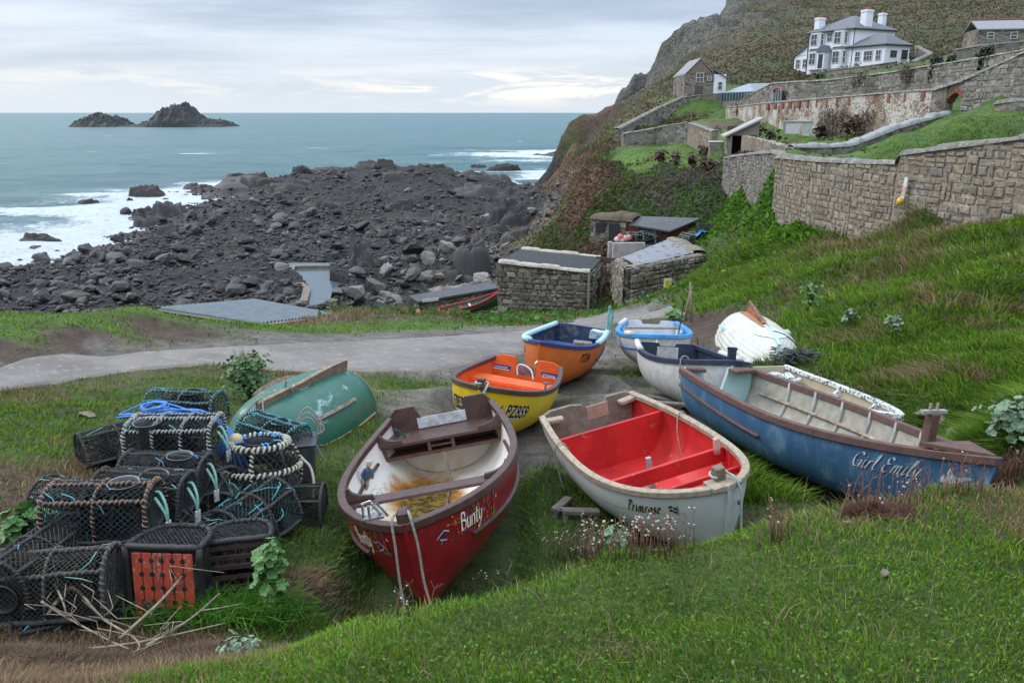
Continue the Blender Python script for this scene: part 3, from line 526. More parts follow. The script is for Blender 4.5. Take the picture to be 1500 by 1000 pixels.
# ------------------------------------------------------------------ boats
class Hull:
    def __init__(s,L,B,bt=.72,sm=.45,p=2.2,q=.7,D=(.7,.65,.8),m0=2.5,m1=1.5,rake=.2,tr=.06,kb=.08,th=.025,lap=0):
        s.__dict__.update(L=L,B=B,bt=bt,sm=sm,p=p,q_=q,D=D,m0=m0,m1=m1,rake=rake,tr=tr,kb=kb,th=th,lap=lap)
    def half(s,t):
        if t<s.sm: return s.B*(s.bt+(1-s.bt)*math.sin(PI/2*t/s.sm))
        return s.B*max(0,1-min(1,(t-s.sm)/(1-s.sm))**s.p)**s.q_
    def zs(s,t): return s.D[1]+(s.D[0]-s.D[1])*max(0,1-t/.45)**2+(s.D[2]-s.D[1])*max(0,(t-.45)/.55)**2
    def zk(s,t): return s.kb*max(0,(t-.72)/.28)**2+.04*max(0,(.3-t)/.3)**2
    def pt(s,t,q,sd=1,inn=0.0):
        tt=min(t,1-.35*inn) if inn else t
        h=max(.012,s.half(tt)-inn); m=s.m0+(s.m1-s.m0)*tt**2.5; th=q*PI/2
        xf=math.sin(th)**(2/m); zf=1-max(0,math.cos(th))**(2/m); zk=s.zk(tt)+inn*1.2; zs=s.zs(tt)
        y=s.L*tt-s.L/2-s.rake*tt**5*(1-zf)**1.3+s.tr*(1-tt)**5*(1-zf)
        x=h*xf
        if s.lap and 0<q<1: x+=s.lap*(1-(q*11)%1)*min(1,tt*20)*(1-tt**8)
        return Vector((sd*x,y,zk+(zs-zk)*zf))
    def qd(s,t,drop,inn=0.0):
        zk=s.zk(t)+inn*1.2; k=min(1,max(0,drop/(s.zs(t)-zk))); m=s.m0+(s.m1-s.m0)*t**2.5
        return math.acos(k**(m/2))/(PI/2)
    def nrm(s,t,q,sd):
        e=.004; t=min(max(t,e),1-e); q=min(max(q,e*3),1-e)
        a=s.pt(t+e,q,sd)-s.pt(t-e,q,sd); b=s.pt(t,q+e,sd)-s.pt(t,q-e,sd); n=a.cross(b).normalized()
        return n if n.x*sd>0 or (abs(n.x)<.05 and n.z<0) else -n
    def at(s,t,drop,sd,off=0):
        q=s.qd(t,drop); return s.pt(t,q,sd)+s.nrm(t,q,sd)*off
    def inner_x(s,t,z):
        "half width of the inside at height z"
        zk=s.zk(t)+s.th*1.2; zf=min(1,max(0,(z-zk)/(s.zs(t)-zk))); m=s.m0+(s.m1-s.m0)*t**2.5
        th=math.acos((1-zf)**(m/2)); return max(.01,s.half(t)-s.th)*math.sin(th)**(2/m)
    def mapper(s,drop0,sd,t0):
        "text on the topside: a runs along the hull from station t0 in reading direction, b up from drop0"
        ts=np.linspace(0.0,.995,260); P=[s.at(t,drop0,sd) for t in ts]; d=np.concatenate([[0],np.cumsum([(P[i+1]-P[i]).length for i in range(len(P)-1)])])
        l0=np.interp(t0,ts,d)
        return lambda a,b,off=.004: s.at(float(np.interp(l0+(a if sd>0 else -a),d,ts)),max(.005,drop0-b),sd,off)
def hull_mesh(H,name,mats,root,nb=None,NS=40,NQ=16,bottom=0.0):
    qs=[math.sin(i/NQ*PI/2)**1.0 for i in range(NQ+1)] if not H.lap else None
    if H.lap:
        qs=[0]
        for k in range(11): qs+= [(k+.0005 if k else .02)/11,(k+.5)/11,(k+.995)/11]
        qs=sorted(set(qs+[1.0]))
    st=[(1-(1-i/NS)**1.6) for i in range(NS+1)]; mb=MB()
    for inn,mi in ((0,0),(H.th,1)):
        V=[]; row=[(-1,q) for q in reversed(qs)]+[(1,q) for q in qs[1:]]; n=len(row)
        for t in st:
            for sd,q in row: V.append(H.pt(t,q,sd,inn))
        Fs=[];Fb=[]
        for i in range(NS):
            for k in range(n-1):
                f=(i*n+k,i*n+k+1,(i+1)*n+k+1,(i+1)*n+k); f=f if inn else f[::-1]
                (Fb if (bottom and not inn and max(row[k][1],row[k+1][1])<=bottom) else Fs).append(f)
        b=len(mb.V); mb.add(V,Fs,mi); 
        mb.F+=[(tuple(x+b for x in f),2) for f in Fb]
        if not inn: N0=n
    o=(NS+1)*N0
    for k in (0,N0-1):
        for i in range(NS): mb.F.append(((i*N0+k,(i+1)*N0+k,o+(i+1)*N0+k,o+i*N0+k),0))
    for k in range(N0-1): mb.F.append(((k,k+1,o+k+1,o+k),0))
    return mb.build(name,mats,root,True,fix=False)
def rail(H,name,mat,root,wi=.05,wo=.02,h=.05,up=.018,s0=0.0,s1=1.0,sides=(-1,1),bev=.006,n=44):
    mb=MB()
    def line(sd): return [H.pt(s0+(s1-s0)*(1-(1-i/n)**1.5),1,sd) for i in range(n+1)]
    P=(line(-1)+line(1)[::-1][1:]) if len(sides)==2 and s1==1.0 else line(sides[0])
    sgn=-1 if (len(sides)==2 or sides[0]<0) else 1
    V=[];N=len(P)
    for i,p in enumerate(P):
        t=P[min(i+1,N-1)]-P[max(i-1,0)]; t.z=0; t.normalize(); out=Vector((t.y,-t.x,0))*sgn*(1)
        k=1.0
        for a,bz in ((wo,up),(wo,up-h),(-wi*k,up-h),(-wi*k,up)):
            V.append(p+out*a+Vector((0,0,bz)))
    Fs=[(i*4+k,i*4+(k+1)%4,(i+1)*4+(k+1)%4,(i+1)*4+k) for i in range(N-1) for k in range(4)]+[(3,2,1,0),tuple((N-1)*4+k for k in range(4))]
    return mb.add(V,Fs).build(name,mat,root,False,bev=bev)
def strake(H,name,mat,root,sd,drop,s0,s1,w=.022,h=.03,drop1=None,n=26,rope=False):
    mb=MB();V=[]
    for i in range(n+1):
        t=s0+(s1-s0)*i/n; d=drop+((drop1 if drop1 is not None else drop)-drop)*i/n
        if rope: V.append(H.at(t,d,sd,w*.6)); continue
        a=H.at(t,d-h/2,sd,-.004);b=H.at(t,d+h/2,sd,-.004);q=H.qd(t,d);no=H.nrm(t,q,sd)
        V+= [a,a+no*w+Vector((0,0,-.004)),b+no*w+Vector((0,0,.004)),b]
    if rope: return mb.tube(V,w,6).build(name,mat,root,True)
    Fs=[(i*4+k,i*4+(k+1)%4,(i+1)*4+(k+1)%4,(i+1)*4+k) for i in range(n) for k in range(4)]+[(3,2,1,0),tuple(n*4+k for k in range(4))]
    return mb.add(V,Fs).build(name,mat,root,False,bev=.004)
def transom(H,name,mats,root,top,th=.035,aft=.012):
    "top: list of (x fraction, height above the sheer) from port to starboard"
    qs=[i/14 for i in range(15)]
    prof=[H.pt(0,q,-1) for q in reversed(qs)]+[H.pt(0,q,1) for q in qs[1:]]
    poly=[(p.x,p.z) for p in prof]; zt=H.zs(0); hb=H.half(0)
    poly+= [(x*hb,zt+dz) for x,dz in reversed(top)]
    z0=H.zk(0)
    yy=lambda z: -H.L/2+H.tr*max(0,1-(z-z0)/(zt-z0))
    mb=MB(); n=len(poly)
    V=[(a,yy(b)-aft,b) for a,b in poly]+[(a,yy(b)+th,b) for a,b in poly]
    mb.add(V,[tuple(range(n))],0); mb.F.append((tuple(range(2*n-1,n-1,-1)),1)); mb.F+=[((i,i+n,(i+1)%n+n,(i+1)%n),1) for i in range(n)]
    return mb.build(name,mats,root)
def plank(H,name,mat,root,t,z,w,th=.028,grow=.012,bev=.004):
    a=H.inner_x(t-w/2/H.L,z-th)+grow*.8; b=H.inner_x(t+w/2/H.L,z-th)+grow*.8; y=H.L*t-H.L/2; V=[]
    for dz in (0,-th): V+=[(-a,y-w/2,z+dz),(a,y-w/2,z+dz),(b,y+w/2,z+dz),(-b,y+w/2,z+dz)]
    return MB().add(V,[(0,1,2,3),(7,6,5,4),(0,4,5,1),(1,5,6,2),(2,6,7,3),(3,7,4,0)]).build(name,mat,root,bev=bev)
def bulkhead(H,name,mat,root,t,ztop,th=.03,zb=0.0,grow=.01):
    zk=max(zb,H.zk(t)+H.th); zz=[zk+(ztop-zk)*(i/10)**1.5 for i in range(11)]
    e=th/2/H.L; R_=[(min(H.inner_x(t-e,z),H.inner_x(min(.99,t+e),z))+grow*.3,z) for z in zz]; poly=[(-a,b) for a,b in reversed(R_)]+R_; y=H.L*t-H.L/2
    return MB().prism(poly,y-th/2,y+th/2,lambda a,b,h:(a,h,b)).build(name,mat,root,bev=.004)
def deck(H,name,mat,root,t0,t1,z,th=.025,grow=.01,n=8):
    V=[];mb=MB()
    for dz in (0,-th):
        for i in range(n+1):
            t=t0+(t1-t0)*i/n; x=H.inner_x(t,z-th)+grow*.5; y=H.L*t-H.L/2+(.02 if i==0 and t0<=0 else 0); V+=[(-x,y,z+dz),(x,y,z+dz)]
    o=2*(n+1); Fs=[]
    for i in range(n):
        Fs+=[(2*i,2*i+1,2*i+3,2*i+2),(o+2*i+2,o+2*i+3,o+2*i+1,o+2*i),(2*i+1,o+2*i+1,o+2*i+3,2*i+3),(2*i,2*i+2,o+2*i+2,o+2*i)]
    Fs+=[(0,o,o+1,1),(2*n+1,o+2*n+1,o+2*n,2*n)]
    return mb.add(V,Fs).build(name,mat,root)
def keelbar(H,name,mat,root,w=.03,h=.06,skeg=0.0,s0=0.0,s1=1.0,n=30,stem=True):
    V=[];mb=MB()
    for i in range(n+1):
        t=s0+(s1-s0)*i/n; p=H.pt(t,0,1); e=skeg*max(0,1-t/.45) ; y=p.y
        for x,z in ((-w/2,p.z+.02),(w/2,p.z+.02),(w/2,p.z-h-e),(-w/2,p.z-h-e)): V.append((x,y+(h if i==n else 0),z))
    if stem:
        for i in range(1,13):
            q=i/12; p=H.pt(1,q,1)
            for x,dy in ((-w/2,-.03),(w/2,-.03),(w/2,.022),(-w/2,.022)): V.append((x,p.y+dy,p.z+(0.015 if i==12 else 0)))
        n+=12
    Fs=[(i*4+k,i*4+(k+1)%4,(i+1)*4+(k+1)%4,(i+1)*4+k) for i in range(n) for k in range(4)]+[(3,2,1,0),tuple(n*4+k for k in range(4))]
    return mb.add(V,Fs).build(name,mat,root)
def glyphs(text,size,shear=0,xs=1.0,bold=0.0):
    cu=bpy.data.curves.new('t','FONT'); cu.body=text; cu.size=size; cu.shear=shear; cu.offset=bold; cu.resolution_u=3
    ob=bpy.data.objects.new('t',cu); COL.objects.link(ob); bpy.context.view_layer.update()
    me=bpy.data.meshes.new_from_object(ob.evaluated_get(bpy.context.evaluated_depsgraph_get()))
    V=[(v.co.x*xs,v.co.y) for v in me.vertices]; Fs=[tuple(p.vertices) for p in me.polygons]
    bpy.data.objects.remove(ob); bpy.data.curves.remove(cu); bpy.data.meshes.remove(me); return V,Fs
SCRIPT={ # brush letters: strokes on a unit x-height
'P':(.85,[[(.25,0),(.42,.9),(.55,1.75)],[(.1,1.45),(.5,1.8),(.95,1.65),(.9,1.15),(.45,.95)]]),
'r':(.52,[[(0,.0),(.12,.55),(.2,1)],[(.15,.6),(.3,.95),(.5,.95)]]),
'i':(.36,[[(.05,.0),(.08,.4),(.2,1)],[(.25,1.32),(.29,1.4)],[(.05,0),(.2,.0),(.36,.25)]]),
'm':(1.0,[[(0,0),(.1,.5),(.18,1)],[(.12,.6),(.35,1),(.45,.8),(.36,0)],[(.42,.55),(.68,1),(.8,.8),(.7,.15),(.8,0),(.98,.2)]]),
'o':(.62,[[(.45,.95),(.15,.8),(.05,.3),(.25,0),(.5,.2),(.55,.7),(.4,.98)]]),
's':(.5,[[(.45,.9),(.25,1),(.13,.75),(.38,.4),(.3,.05),(.02,.06)]]),
'e':(.55,[[(.08,.45),(.42,.6),(.42,.95),(.2,.95),(.05,.45),(.2,.02),(.52,.2)]]),
'G':(1.0,[[(.95,1.55),(.7,1.85),(.3,1.6),(.1,.9),(.3,.15),(.7,.2),(.9,.75)],[(.55,.75),(.95,.85),(.88,.3),(.78,-.05)]]),
'l':(.38,[[(.05,.3),(.3,1.2),(.38,1.8),(.26,1.75),(.12,.8),(.12,.1),(.25,0),(.38,.2)]]),
'E':(.85,[[(.8,1.55),(.55,1.82),(.28,1.6),(.35,1.1),(.62,1.0)],[(.55,1.0),(.15,.85),(.08,.3),(.35,0),(.75,.2)]]),
'y':(.62,[[(.05,1),(.1,.3),(.25,.1),(.42,.4),(.52,1)],[(.52,1),(.45,.2),(.3,-.55),(.08,-.6),(.1,-.3),(.4,-.02)]]),
'B':(.8,[[(.15,0),(.15,1.7)],[(.1,1.7),(.55,1.6),(.55,1.1),(.18,.95)],[(.18,.95),(.7,.8),(.65,.15),(.12,0)]]),
'u':(.62,[[(.08,1),(.1,.25),(.28,0),(.48,.2),(.5,1)],[(.5,1),(.52,0)]]),
'n':(.62,[[(.08,0),(.08,1)],[(.08,.7),(.3,1),(.5,.8),(.52,0)]]),
't':(.45,[[(.2,1.5),(.18,.2),(.38,.0)],[(.0,1.05),(.42,1.08)]]),' ':(.4,[])}
def script_text(text,xh,nib=(.09,.10),shear=.18,sp=.12):
    V=[];Fs=[];x0=0; nx,ny=nib[0]/2,nib[1]/2
    for ch in text:
        w,sts=SCRIPT[ch]
        for st in sts:
            P=catmull(st,5) if len(st)>2 else [np.array(p,float) for p in st]
            for a,b in zip(P[:-1],P[1:]):
                k=len(V); d=(b-a)/max(1e-6,np.linalg.norm(b-a))*.02; a=a-d;b=b+d
                q=[(a[0]-nx,a[1]-ny),(b[0]-nx,b[1]-ny),(b[0]+nx,b[1]+ny),(a[0]+nx,a[1]+ny)]
                V+=[((x0+x+y*shear)*xh,y*xh) for x,y in q]; Fs.append((k,k+1,k+2,k+3))
        x0+=w+sp
    return V,Fs
def letter(H,name,mat,root,VF,sd,t0,drop,off=.004,dx=0,dy=0):
    mp=H.mapper(drop,sd,t0); V,Fs=VF
    return MB().add([mp(a+dx,b+dy,off) for a,b in V],Fs).build(name,mat,root,fix=False)
def rope(P,r=.009,seg=6,col=None):
    return [Vector(p) for p in catmull(P,seg)]
def pose(x,y,z,yaw,pit,rol): return Matrix.Translation((x,y,z))@Matrix.Rotation(yaw,4,'Z')@Matrix.Rotation(pit,4,'X')@Matrix.Rotation(rol,4,'Y')
def disc(mp,a,b,r,n=8,off=.006,ph=0,sq=1):
    V=[mp(a,b,off)]+[mp(a+r*math.cos(2*PI*k/n+ph),b+r*sq*math.sin(2*PI*k/n+ph),off) for k in range(n)]
    return V,[(0,k+1,(k+1)%n+1) for k in range(n)]
# paints
wood=M('weathered_wood',(.30,.235,.17),(.18,.13,.09),14,rough=.8,bump=.4,bsc=60,st=(1,1,1),c3=(.40,.36,.31),sc3=6)
brownp=M('brown_gloss_paint',(.060,.030,.026),(.085,.045,.038),10,rough=.38,bump=.08,c3=(.14,.10,.09),sc3=9,lo3=.62,hi3=.72)
ropem=M('old_rope',(.36,.33,.27),(.22,.20,.16),60,rough=.9,bump=.8,bsc=160)
rope_g=M('pale_green_rope',(.30,.45,.40),(.42,.50,.45),50,rough=.85,bump=.8,bsc=160)
rope_b=M('blue_rope',(.04,.20,.50),(.10,.35,.62),50,rough=.7,bump=.6,bsc=160)
steel=M('dull_steel',(.45,.46,.47),(.25,.25,.25),20,rough=.35,metal=.9,bump=.05)
rust=M('rusty_iron',(.22,.085,.035),(.10,.05,.03),20,rough=.85,bump=.4)
black=M('black_paint',(.015,.015,.017),(.03,.03,.03),20,rough=.5)
whitep=M('white_paint',(.60,.60,.58),(.50,.49,.46),9,rough=.45,c3=(.38,.35,.29),sc3=6,lo3=.59,hi3=.74,bump=.06)
# ---- red boat with a brown gunwale
def fender(H,name,mat,root,s0,s1,sd,r=.045,n=10,dz=.02):
    return MB().tube([H.pt(s0+(s1-s0)*i/n,1,sd)+Vector((0,0,dz)) for i in range(n+1)],r,10).build(name,mat,root,True)
def knee(H,name,mat,root,t,z,sd,ln=.28,th=.03,hh=None):
    "curved knee standing on a seat against the side"
    x=H.inner_x(t,H.zs(t)-.03); y=H.L*t-H.L/2; hh=hh or H.zs(t)-z
    poly=[(x+.0,z),(x,z+hh)]+[(x-.05-ln*(1-math.cos(k/6*PI/2)),z+hh-(hh-.045)*math.sin(k/6*PI/2)) for k in range(7)]+[(x-ln-.06,z)]
    return MB().prism(poly,y-th/2,y+th/2,lambda a,b,h:(sd*a,h,b)).build(name,mat,root,bev=.005)
def boat_red():
    p=(-.642,6.692,-.091,3.158,.095,.185); H=Hull(3.353,.815,.72,.45,2.0,.75,(.75,.68,.82),2.6,1.7,.12,.05)
    r=thing('rowing_boat',(0,0,0),mat=pose(*p),label='dark red rowing boat with brown gunwale, stained cream inside and painted flowers',cat='boat',group='boats laid up on the grass')
    red=M('crimson_gloss',(.23,.008,.014),(.17,.008,.012),5,rough=.34,bump=.06,bsc=10,c3=(.27,.06,.05),sc3=9,lo3=.60,hi3=.72,coat=.1)
    inm,nt,b=newmat('stained_cream_inside'); v=coords(nt); n1=noise(nt,v,3,9,.65,.5); n2=noise(nt,v,14,8,.7); s=nd(nt,'ShaderNodeSeparateXYZ'); nt.links.new(v,s.inputs[0])
    # rain water and rust lie in the low side of the bilge
    def ma(op,a,bb,c=None):
        q=nd(nt,'ShaderNodeMath',operation=op)
        for i,xx in enumerate((a,bb,c)):
            if xx is None: continue
            if isinstance(xx,(int,float)): q.inputs[i].default_value=xx
            else: nt.links.new(xx,q.inputs[i])
        return q.outputs[0]
    dx=ma('MULTIPLY',ma('SUBTRACT',s.outputs[0],.22),1/.36); dy=ma('MULTIPLY',ma('ADD',s.outputs[1],.78),1/.62); rr=ma('SQRT',ma('ADD',ma('MULTIPLY',dx,dx),ma('MULTIPLY',dy,dy)),0)
    rn=ma('ADD',rr,ma('MULTIPLY_ADD',n1,1.2,-.6)); c=mixc(nt,ramp(nt,n1,.45,.62),(.66,.61,.52),(.58,.44,.28)); up=ramp(nt,s.outputs[2],.1,.36); c=mixc(nt,up,c,(.66,.63,.58))
    c=mixc(nt,ramp(nt,rn,1.25,.85),c,(.33,.13,.02)); c=mixc(nt,ramp(nt,rn,.95,.6),c,mixc(nt,ramp(nt,n2,.42,.6),(.055,.038,.012),(.22,.14,.03))); nt.links.new(c,b.inputs['Base Color']); nt.links.new(ramp(nt,rn,.6,1.1),b.inputs['Roughness']); bumpn(nt,b,n2,.3,.02)
    hull_mesh(H,'hull',[red,inm],r)
    transom(H,'transom',[red,brownp],r,[(-1,.0),(-.86,.10),(-.5,.10),(-.38,-.06),(.38,-.06),(.5,.10),(.86,.10),(1,.0)])
    bulkhead(H,'transom_lining',inm,r,.028,.46)
    rail(H,'gunwale',brownp,r,.05,.022,.065,.018)
    for sd in (-1,1):
        strake(H,'rubbing_strake',brownp,r,sd,.27,.02,.86,.03,.04,.30)
        mb=MB();V=[H.pt(i/16*.62+.2,H.qd(i/16*.62+.2,.24,H.th),sd,H.th)-Vector((sd*.012,0,0)) for i in range(17)]
        mb.tube(V,.02,6).build('inner_stringer',brownp,r,True)
        for t,z in ((.145,.58),(.575,.55),(.90,.62)): knee(H,'knee',brownp,r,t,z,sd,.2 if t<.8 else .08,.035)
    keelbar(H,'keel',red,r)
    deck(H,'stern_seat',brownp,r,0.005,.145,.58)
    t=.14; y=H.L*t-H.L/2; x=H.inner_x(t,.4)
    lk=MB(); x=H.inner_x(t,.45); 
    for z in (.555,.42): lk.box((0,y-.02,z),(2*x,.03,.03))
    for xx in (-x+.02,-.12,.14,x-.02): lk.box((xx,y-.02,.487),(.035,.03,.12))
    lk.box((.01,y-.02,.487),(.24,.02,.02)); lk.box((0,y-.16,.41),(2*x-.06,.3,.02)); lk.box((0,y-.3,.487),(2*x-.08,.02,.14)); lk.build('locker',[M('locker_wood',(.10,.045,.035),(.07,.03,.025),10,rough=.5)],r)
    MB().box((0,y-.03,.22),(.04,.04,.38)).build('seat_post',wood,r)
    plank(H,'thwart',brownp,r,.575,.55,.17,.032)
    MB().box((0,-H.L/2+.045,H.zs(0)-.10),(.55,.014,.12)).build('transom_panel',M('pale_panel',(.55,.58,.60),(.4,.38,.35),12,c3=(.3,.2,.12),lo3=.6),r)
    ks=MB().tube([(0,H.L*tt-H.L/2,H.zk(tt)+.045) for tt in [i/14*.6+.2 for i in range(15)]],.016,5).build('keelson',M('keelson_wood',(.12,.06,.03),(.2,.12,.07)),r)
    # bow fittings
    e=H.pt(1,1,1); MB().box((0,e.y-.06,e.z+.05),(.10,.12,.11)).build('stem_post',brownp,r,bev=.02)
    f=MB()
    for k in (-1,1): f.tube([H.pt(.9,1,1)+Vector((k*.03-.02,-k*.035,.02)),H.pt(.9,1,1)+Vector((k*.03-.03,-k*.035,.13)),H.pt(.9,1,1)+Vector((k*.03-.10,-k*.035+.02,.15)),H.pt(.9,1,1)+Vector((k*.03-.16,-k*.02+.02,.03))],.011,6)
    f.box(H.pt(.9,1,1)+Vector((-.08,0,.026)),(.16,.1,.016)).build('fairlead',steel,r)
    for a in (-.06,.075):
        P=rope([(a*.6,e.y-.05,e.z+.09),(a,e.y+.03,e.z+.06),(a*1.2,e.y+.045,e.z-.15),(a*1.3+.02,e.y+.04,e.z-.45),(a*1.5,e.y+.09,e.z-.78)]); MB().tube(P,.0095,7).build('painter_rope',ropem,r,True)
    # name, flowers, eye
    cream=M('cream_lettering',(.80,.74,.58),(.7,.62,.45),20); fl=[M('leaf_green_paint',(.06,.16,.03)),M('grape_paint',(.12,.05,.16)),M('pink_paint',(.55,.08,.12)),M('orange_paint',(.60,.22,.04)),M('berry_paint',(.45,.02,.02))]
    for sd,t0 in ((-1,.90),(1,.83)):
        mp=H.mapper(.215,sd,t0); letter(H,'name_lettering',cream,r,script_text('Bunty',.082,(.16,.16),.05,.1),sd,t0,.215,.009)
        mb=MB(); rg=random.Random(5)
        for k in range(130):
            a=rg.gauss(.30 if rg.random()<.6 else .02,.10) if rg.random()<.85 else .5; b=rg.uniform(-.04,.15)
            if not -.18<a<.56: continue
            V,F=disc(mp,a,b,rg.uniform(.007,.019),7,.005+k*1.5e-5,rg.random(),rg.choice((1,1,.5))); mb.add(V,F,rg.choice((0,0,0,1,1,2,3,4)))
        mb.build('painted_pattern',fl,r,fix=False)
        mp=H.mapper(.2,sd,.965 if sd<0 else .955); mb=MB()
        dr=-1 if sd>0 else 1
        for (a0,b0),(a1,b1),w in (((.02,.0),(.10,.05),.012),((.10,.05),(.15,.03),.012),((.05,-.01),(.12,-.03),.010),((.06,-.05),(.08,-.01),.01)): mb.add([mp(a0*dr,b0,.006),mp(a0*dr,b0+w,.006),mp(a1*dr,b1+w,.006),mp(a1*dr,b1,.006)],[(0,1,2,3)])
        V,F=disc(mp,.085*dr,.012,.02); mb.add(V,F,1); mb.build('painted_eye',[M('pale_blue_paint',(.35,.45,.6)),black],r,fix=False)
    # sailor doll hung inside, rope heap on the seat
    q=H.pt(.36,1,1)+Vector((-.09,0,-.17)); d=tag(thing('sailor_doll',r.matrix_world@q,0),'small sailor doll in blue hanging inside the dark red boat','doll')
    d.rotation_euler=(.1,.25,.6); nav=M('navy_cloth',(.03,.05,.10),(.05,.08,.14)); sk=M('doll_skin',(.50,.30,.20))
    MB().tube([(0,0,-.02),(0,0,.02),(0,0,.09),(0,0,.125)],[.02,.04,.036,.015],10).build('body',nav,d,True)
    MB().lathe([(.002,.12),(.022,.13),(.03,.15),(.026,.175),(.002,.185)],(0,0,0),12).build('head',sk,d,True)
    MB().lathe([(.033,.176),(.034,.184),(.02,.195),(.001,.197)],(0,0,0),12).build('cap',M('doll_cap',(.35,.33,.30)),d,True)
    for k in (-1,1):
        MB().tube([(k*.03,0,.10),(k*.06,-.02,.05),(k*.05,-.05,.02)],[.016,.013,.010],8).build('arm',nav,d,True); MB().tube([(k*.02,0,-.01),(k*.03,-.02,-.07),(k*.03,-.01,-.12)],[.02,.017,.013],8).build('leg',M('doll_trousers',(.3,.25,.2)),d,True)
    mb=MB(); rg=random.Random(2)
    c=Vector((.42,-H.L/2+.20,.555)); P=[c+Vector((.08*math.sin(k*1.3)+.03*rg.random(),.07*math.cos(k*1.9),.012+.012*rg.random()+(.12 if k==20 else 0))) for k in range(24)]
    o=mb.tube(rope(P,seg=4),.008,5).build('cord_heap',M('dark_green_cord',(.03,.07,.06),(.05,.10,.09)),None,True); o.matrix_world=r.matrix_world.copy(); tag(o,'dark green cord lying in a heap on the brown stern seat','cord')
boat_red()
# ---- white boat with a red inside
def boat_white_red():
    p=(1.372,7.061,-.007,3.484,.017,.142); H=Hull(2.716,.69,.8,.45,2.2,.6,(.62,.62,.85),2.6,1.6,.14,.05)
    r=thing('rowing_boat',(0,0,0),mat=pose(*p),label='white rowing boat painted bright red inside with a wooden post standing in it',cat='boat',group='boats laid up on the grass')
    wh=M('pale_grey_white_hull',(.56,.58,.56),(.50,.52,.50),3,rough=.4,bump=.04,bsc=10,c3=(.40,.39,.34),sc3=6,lo3=.58,hi3=.75); rd=M('bright_red_inside',(.55,.022,.020),(.40,.016,.016),3,rough=.5,c3=(.45,.20,.16),sc3=9,lo3=.60,hi3=.68,bump=.12); nv=M('navy_bottom_paint',(.02,.03,.07))
    beige=M('beige_weathered_wood',(.36,.29,.215),(.25,.19,.135),18,rough=.7,bump=.3,bsc=50,c3=(.16,.12,.09),sc3=14,lo3=.63,hi3=.7)
    hull_mesh(H,'hull',[wh,rd,nv],r,bottom=.33)
    greyb=M('grey_brown_boards',(.20,.165,.13),(.14,.115,.09),12,rough=.75,bump=.3)
    transom(H,'transom',[wh,greyb],r,[(-1,.0),(-.8,.04),(-.42,.04),(-.34,-.045),(.02,-.045),(.12,.02),(.35,.05),(.8,.05),(1,0)])
    MB().box((-.10,-H.L/2+.045,H.zs(0)-.085),(.26,.012,.16)).build('transom_plate',M('copper_patch',(.42,.27,.20),(.33,.22,.17),9,rough=.6,c3=(.2,.12,.09),sc3=12),r)
    rail(H,'gunwale',beige,r,.045,.022,.055,.018); keelbar(H,'keel',wh,r)
    for sd in (-1,1):
        strake(H,'plank_seam',M('dark_seam',(.12,.12,.11)),r,sd,.24,.0,.93,.004,.006,.20)
        q=H.pt(.015,1,sd); MB().box(q+Vector((-sd*.10,.06,-.03)),(.24,.10,.05),rz=sd*-.25).build('quarter_knee',beige,r,bev=.01)
    bulkhead(H,'seat_front',rd,r,.21,.58); deck(H,'stern_floor',greyb,r,.0,.21,.16)
    b=plank(H,'forward_thwart',rd,r,.63,.615,.035,.15,.012); 
    bulkhead(H,'bow_bulkhead',rd,r,.80,.42); plank(H,'bow_rail',rd,r,.77,.60,.03,.06)
    deck(H,'floor_boards',rd,r,.21,.80,.12)
    MB().box((-.50,.64*H.L-H.L/2+.05,.68),(.05,.05,.16)).build('side_post',M('faded_red_wood',(.40,.12,.10),(.5,.35,.3)),r,bev=.006)
    e=H.pt(1,1,1); MB().box((0,e.y-.12,e.z+.05),(.085,.085,.14)).build('stem_post',M('bitts_wood',(.20,.16,.11),(.13,.10,.07)),r,bev=.008)
    MB().box((0,e.y-.07,e.z-.005),(.26,.16,.03)).build('breasthook',beige,r)
    MB().tube([(-.08,-.10,.1),(-.07,-.12,.46)],[.035,.03],8).build('mast_stump',M('silvered_wood',(.34,.31,.33),(.25,.22,.23),14),r)
    mb=MB(); rg=random.Random(3); P=[(.16+.13*math.cos(k*.7)*(1+.1*rg.random()),.12+.1*math.sin(k*.7),.14+.012*(k//9)+.01*rg.random()) for k in range(30)]; P=[(a-.2,b,c) for a,b,c in P]
    o=mb.tube(rope(P,seg=3),.014,6).build('rope_coil',M('speckled_rope',(.06,.06,.06),(.45,.43,.40),70,lo=.5,hi=.55,rough=.9),None,True); o.matrix_world=r.matrix_world.copy(); tag(o,'coil of speckled black and white rope on the red boat floor','rope')
    for k,(a,b,z,rz) in enumerate(((.18,-.12,.14,.9),(.02,-.18,.142,.2),(.28,.02,.139,1.4))): 
        o=MB().box((0,0,0),(.09,.25,.025)).build('board_offcut',M('brown_offcut',(.30,.17,.09),(.22,.12,.07),20),None,bev=.004); o.matrix_world=r.matrix_world@Matrix.Translation((a,b,z))@Matrix.Rotation(rz,4,'Z')
        tag(o,('brown offcut of board lying on the red boat floor nearest the coil of rope','short brown board on the red boat floor beside the seat front','brown board lying on the red boat floor at its low side')[k],'board','board offcuts in the red boat')
    P=rope([(-.03,e.y-.10,e.z+.04),(.06,e.y-.09,e.z+.05),(.05,e.y-.17,e.z+.055),(-.05,e.y-.17,e.z+.06),(-.07,e.y-.08,e.z+.055),(-.08,e.y+.0,e.z+.04),(-.10,e.y+.03,e.z-.1),(-.09,e.y+.02,e.z-.35),(-.10,e.y+.0,e.z-.7)]); MB().tube(P,.010,7).build('painter_rope',rope_g,r,True)
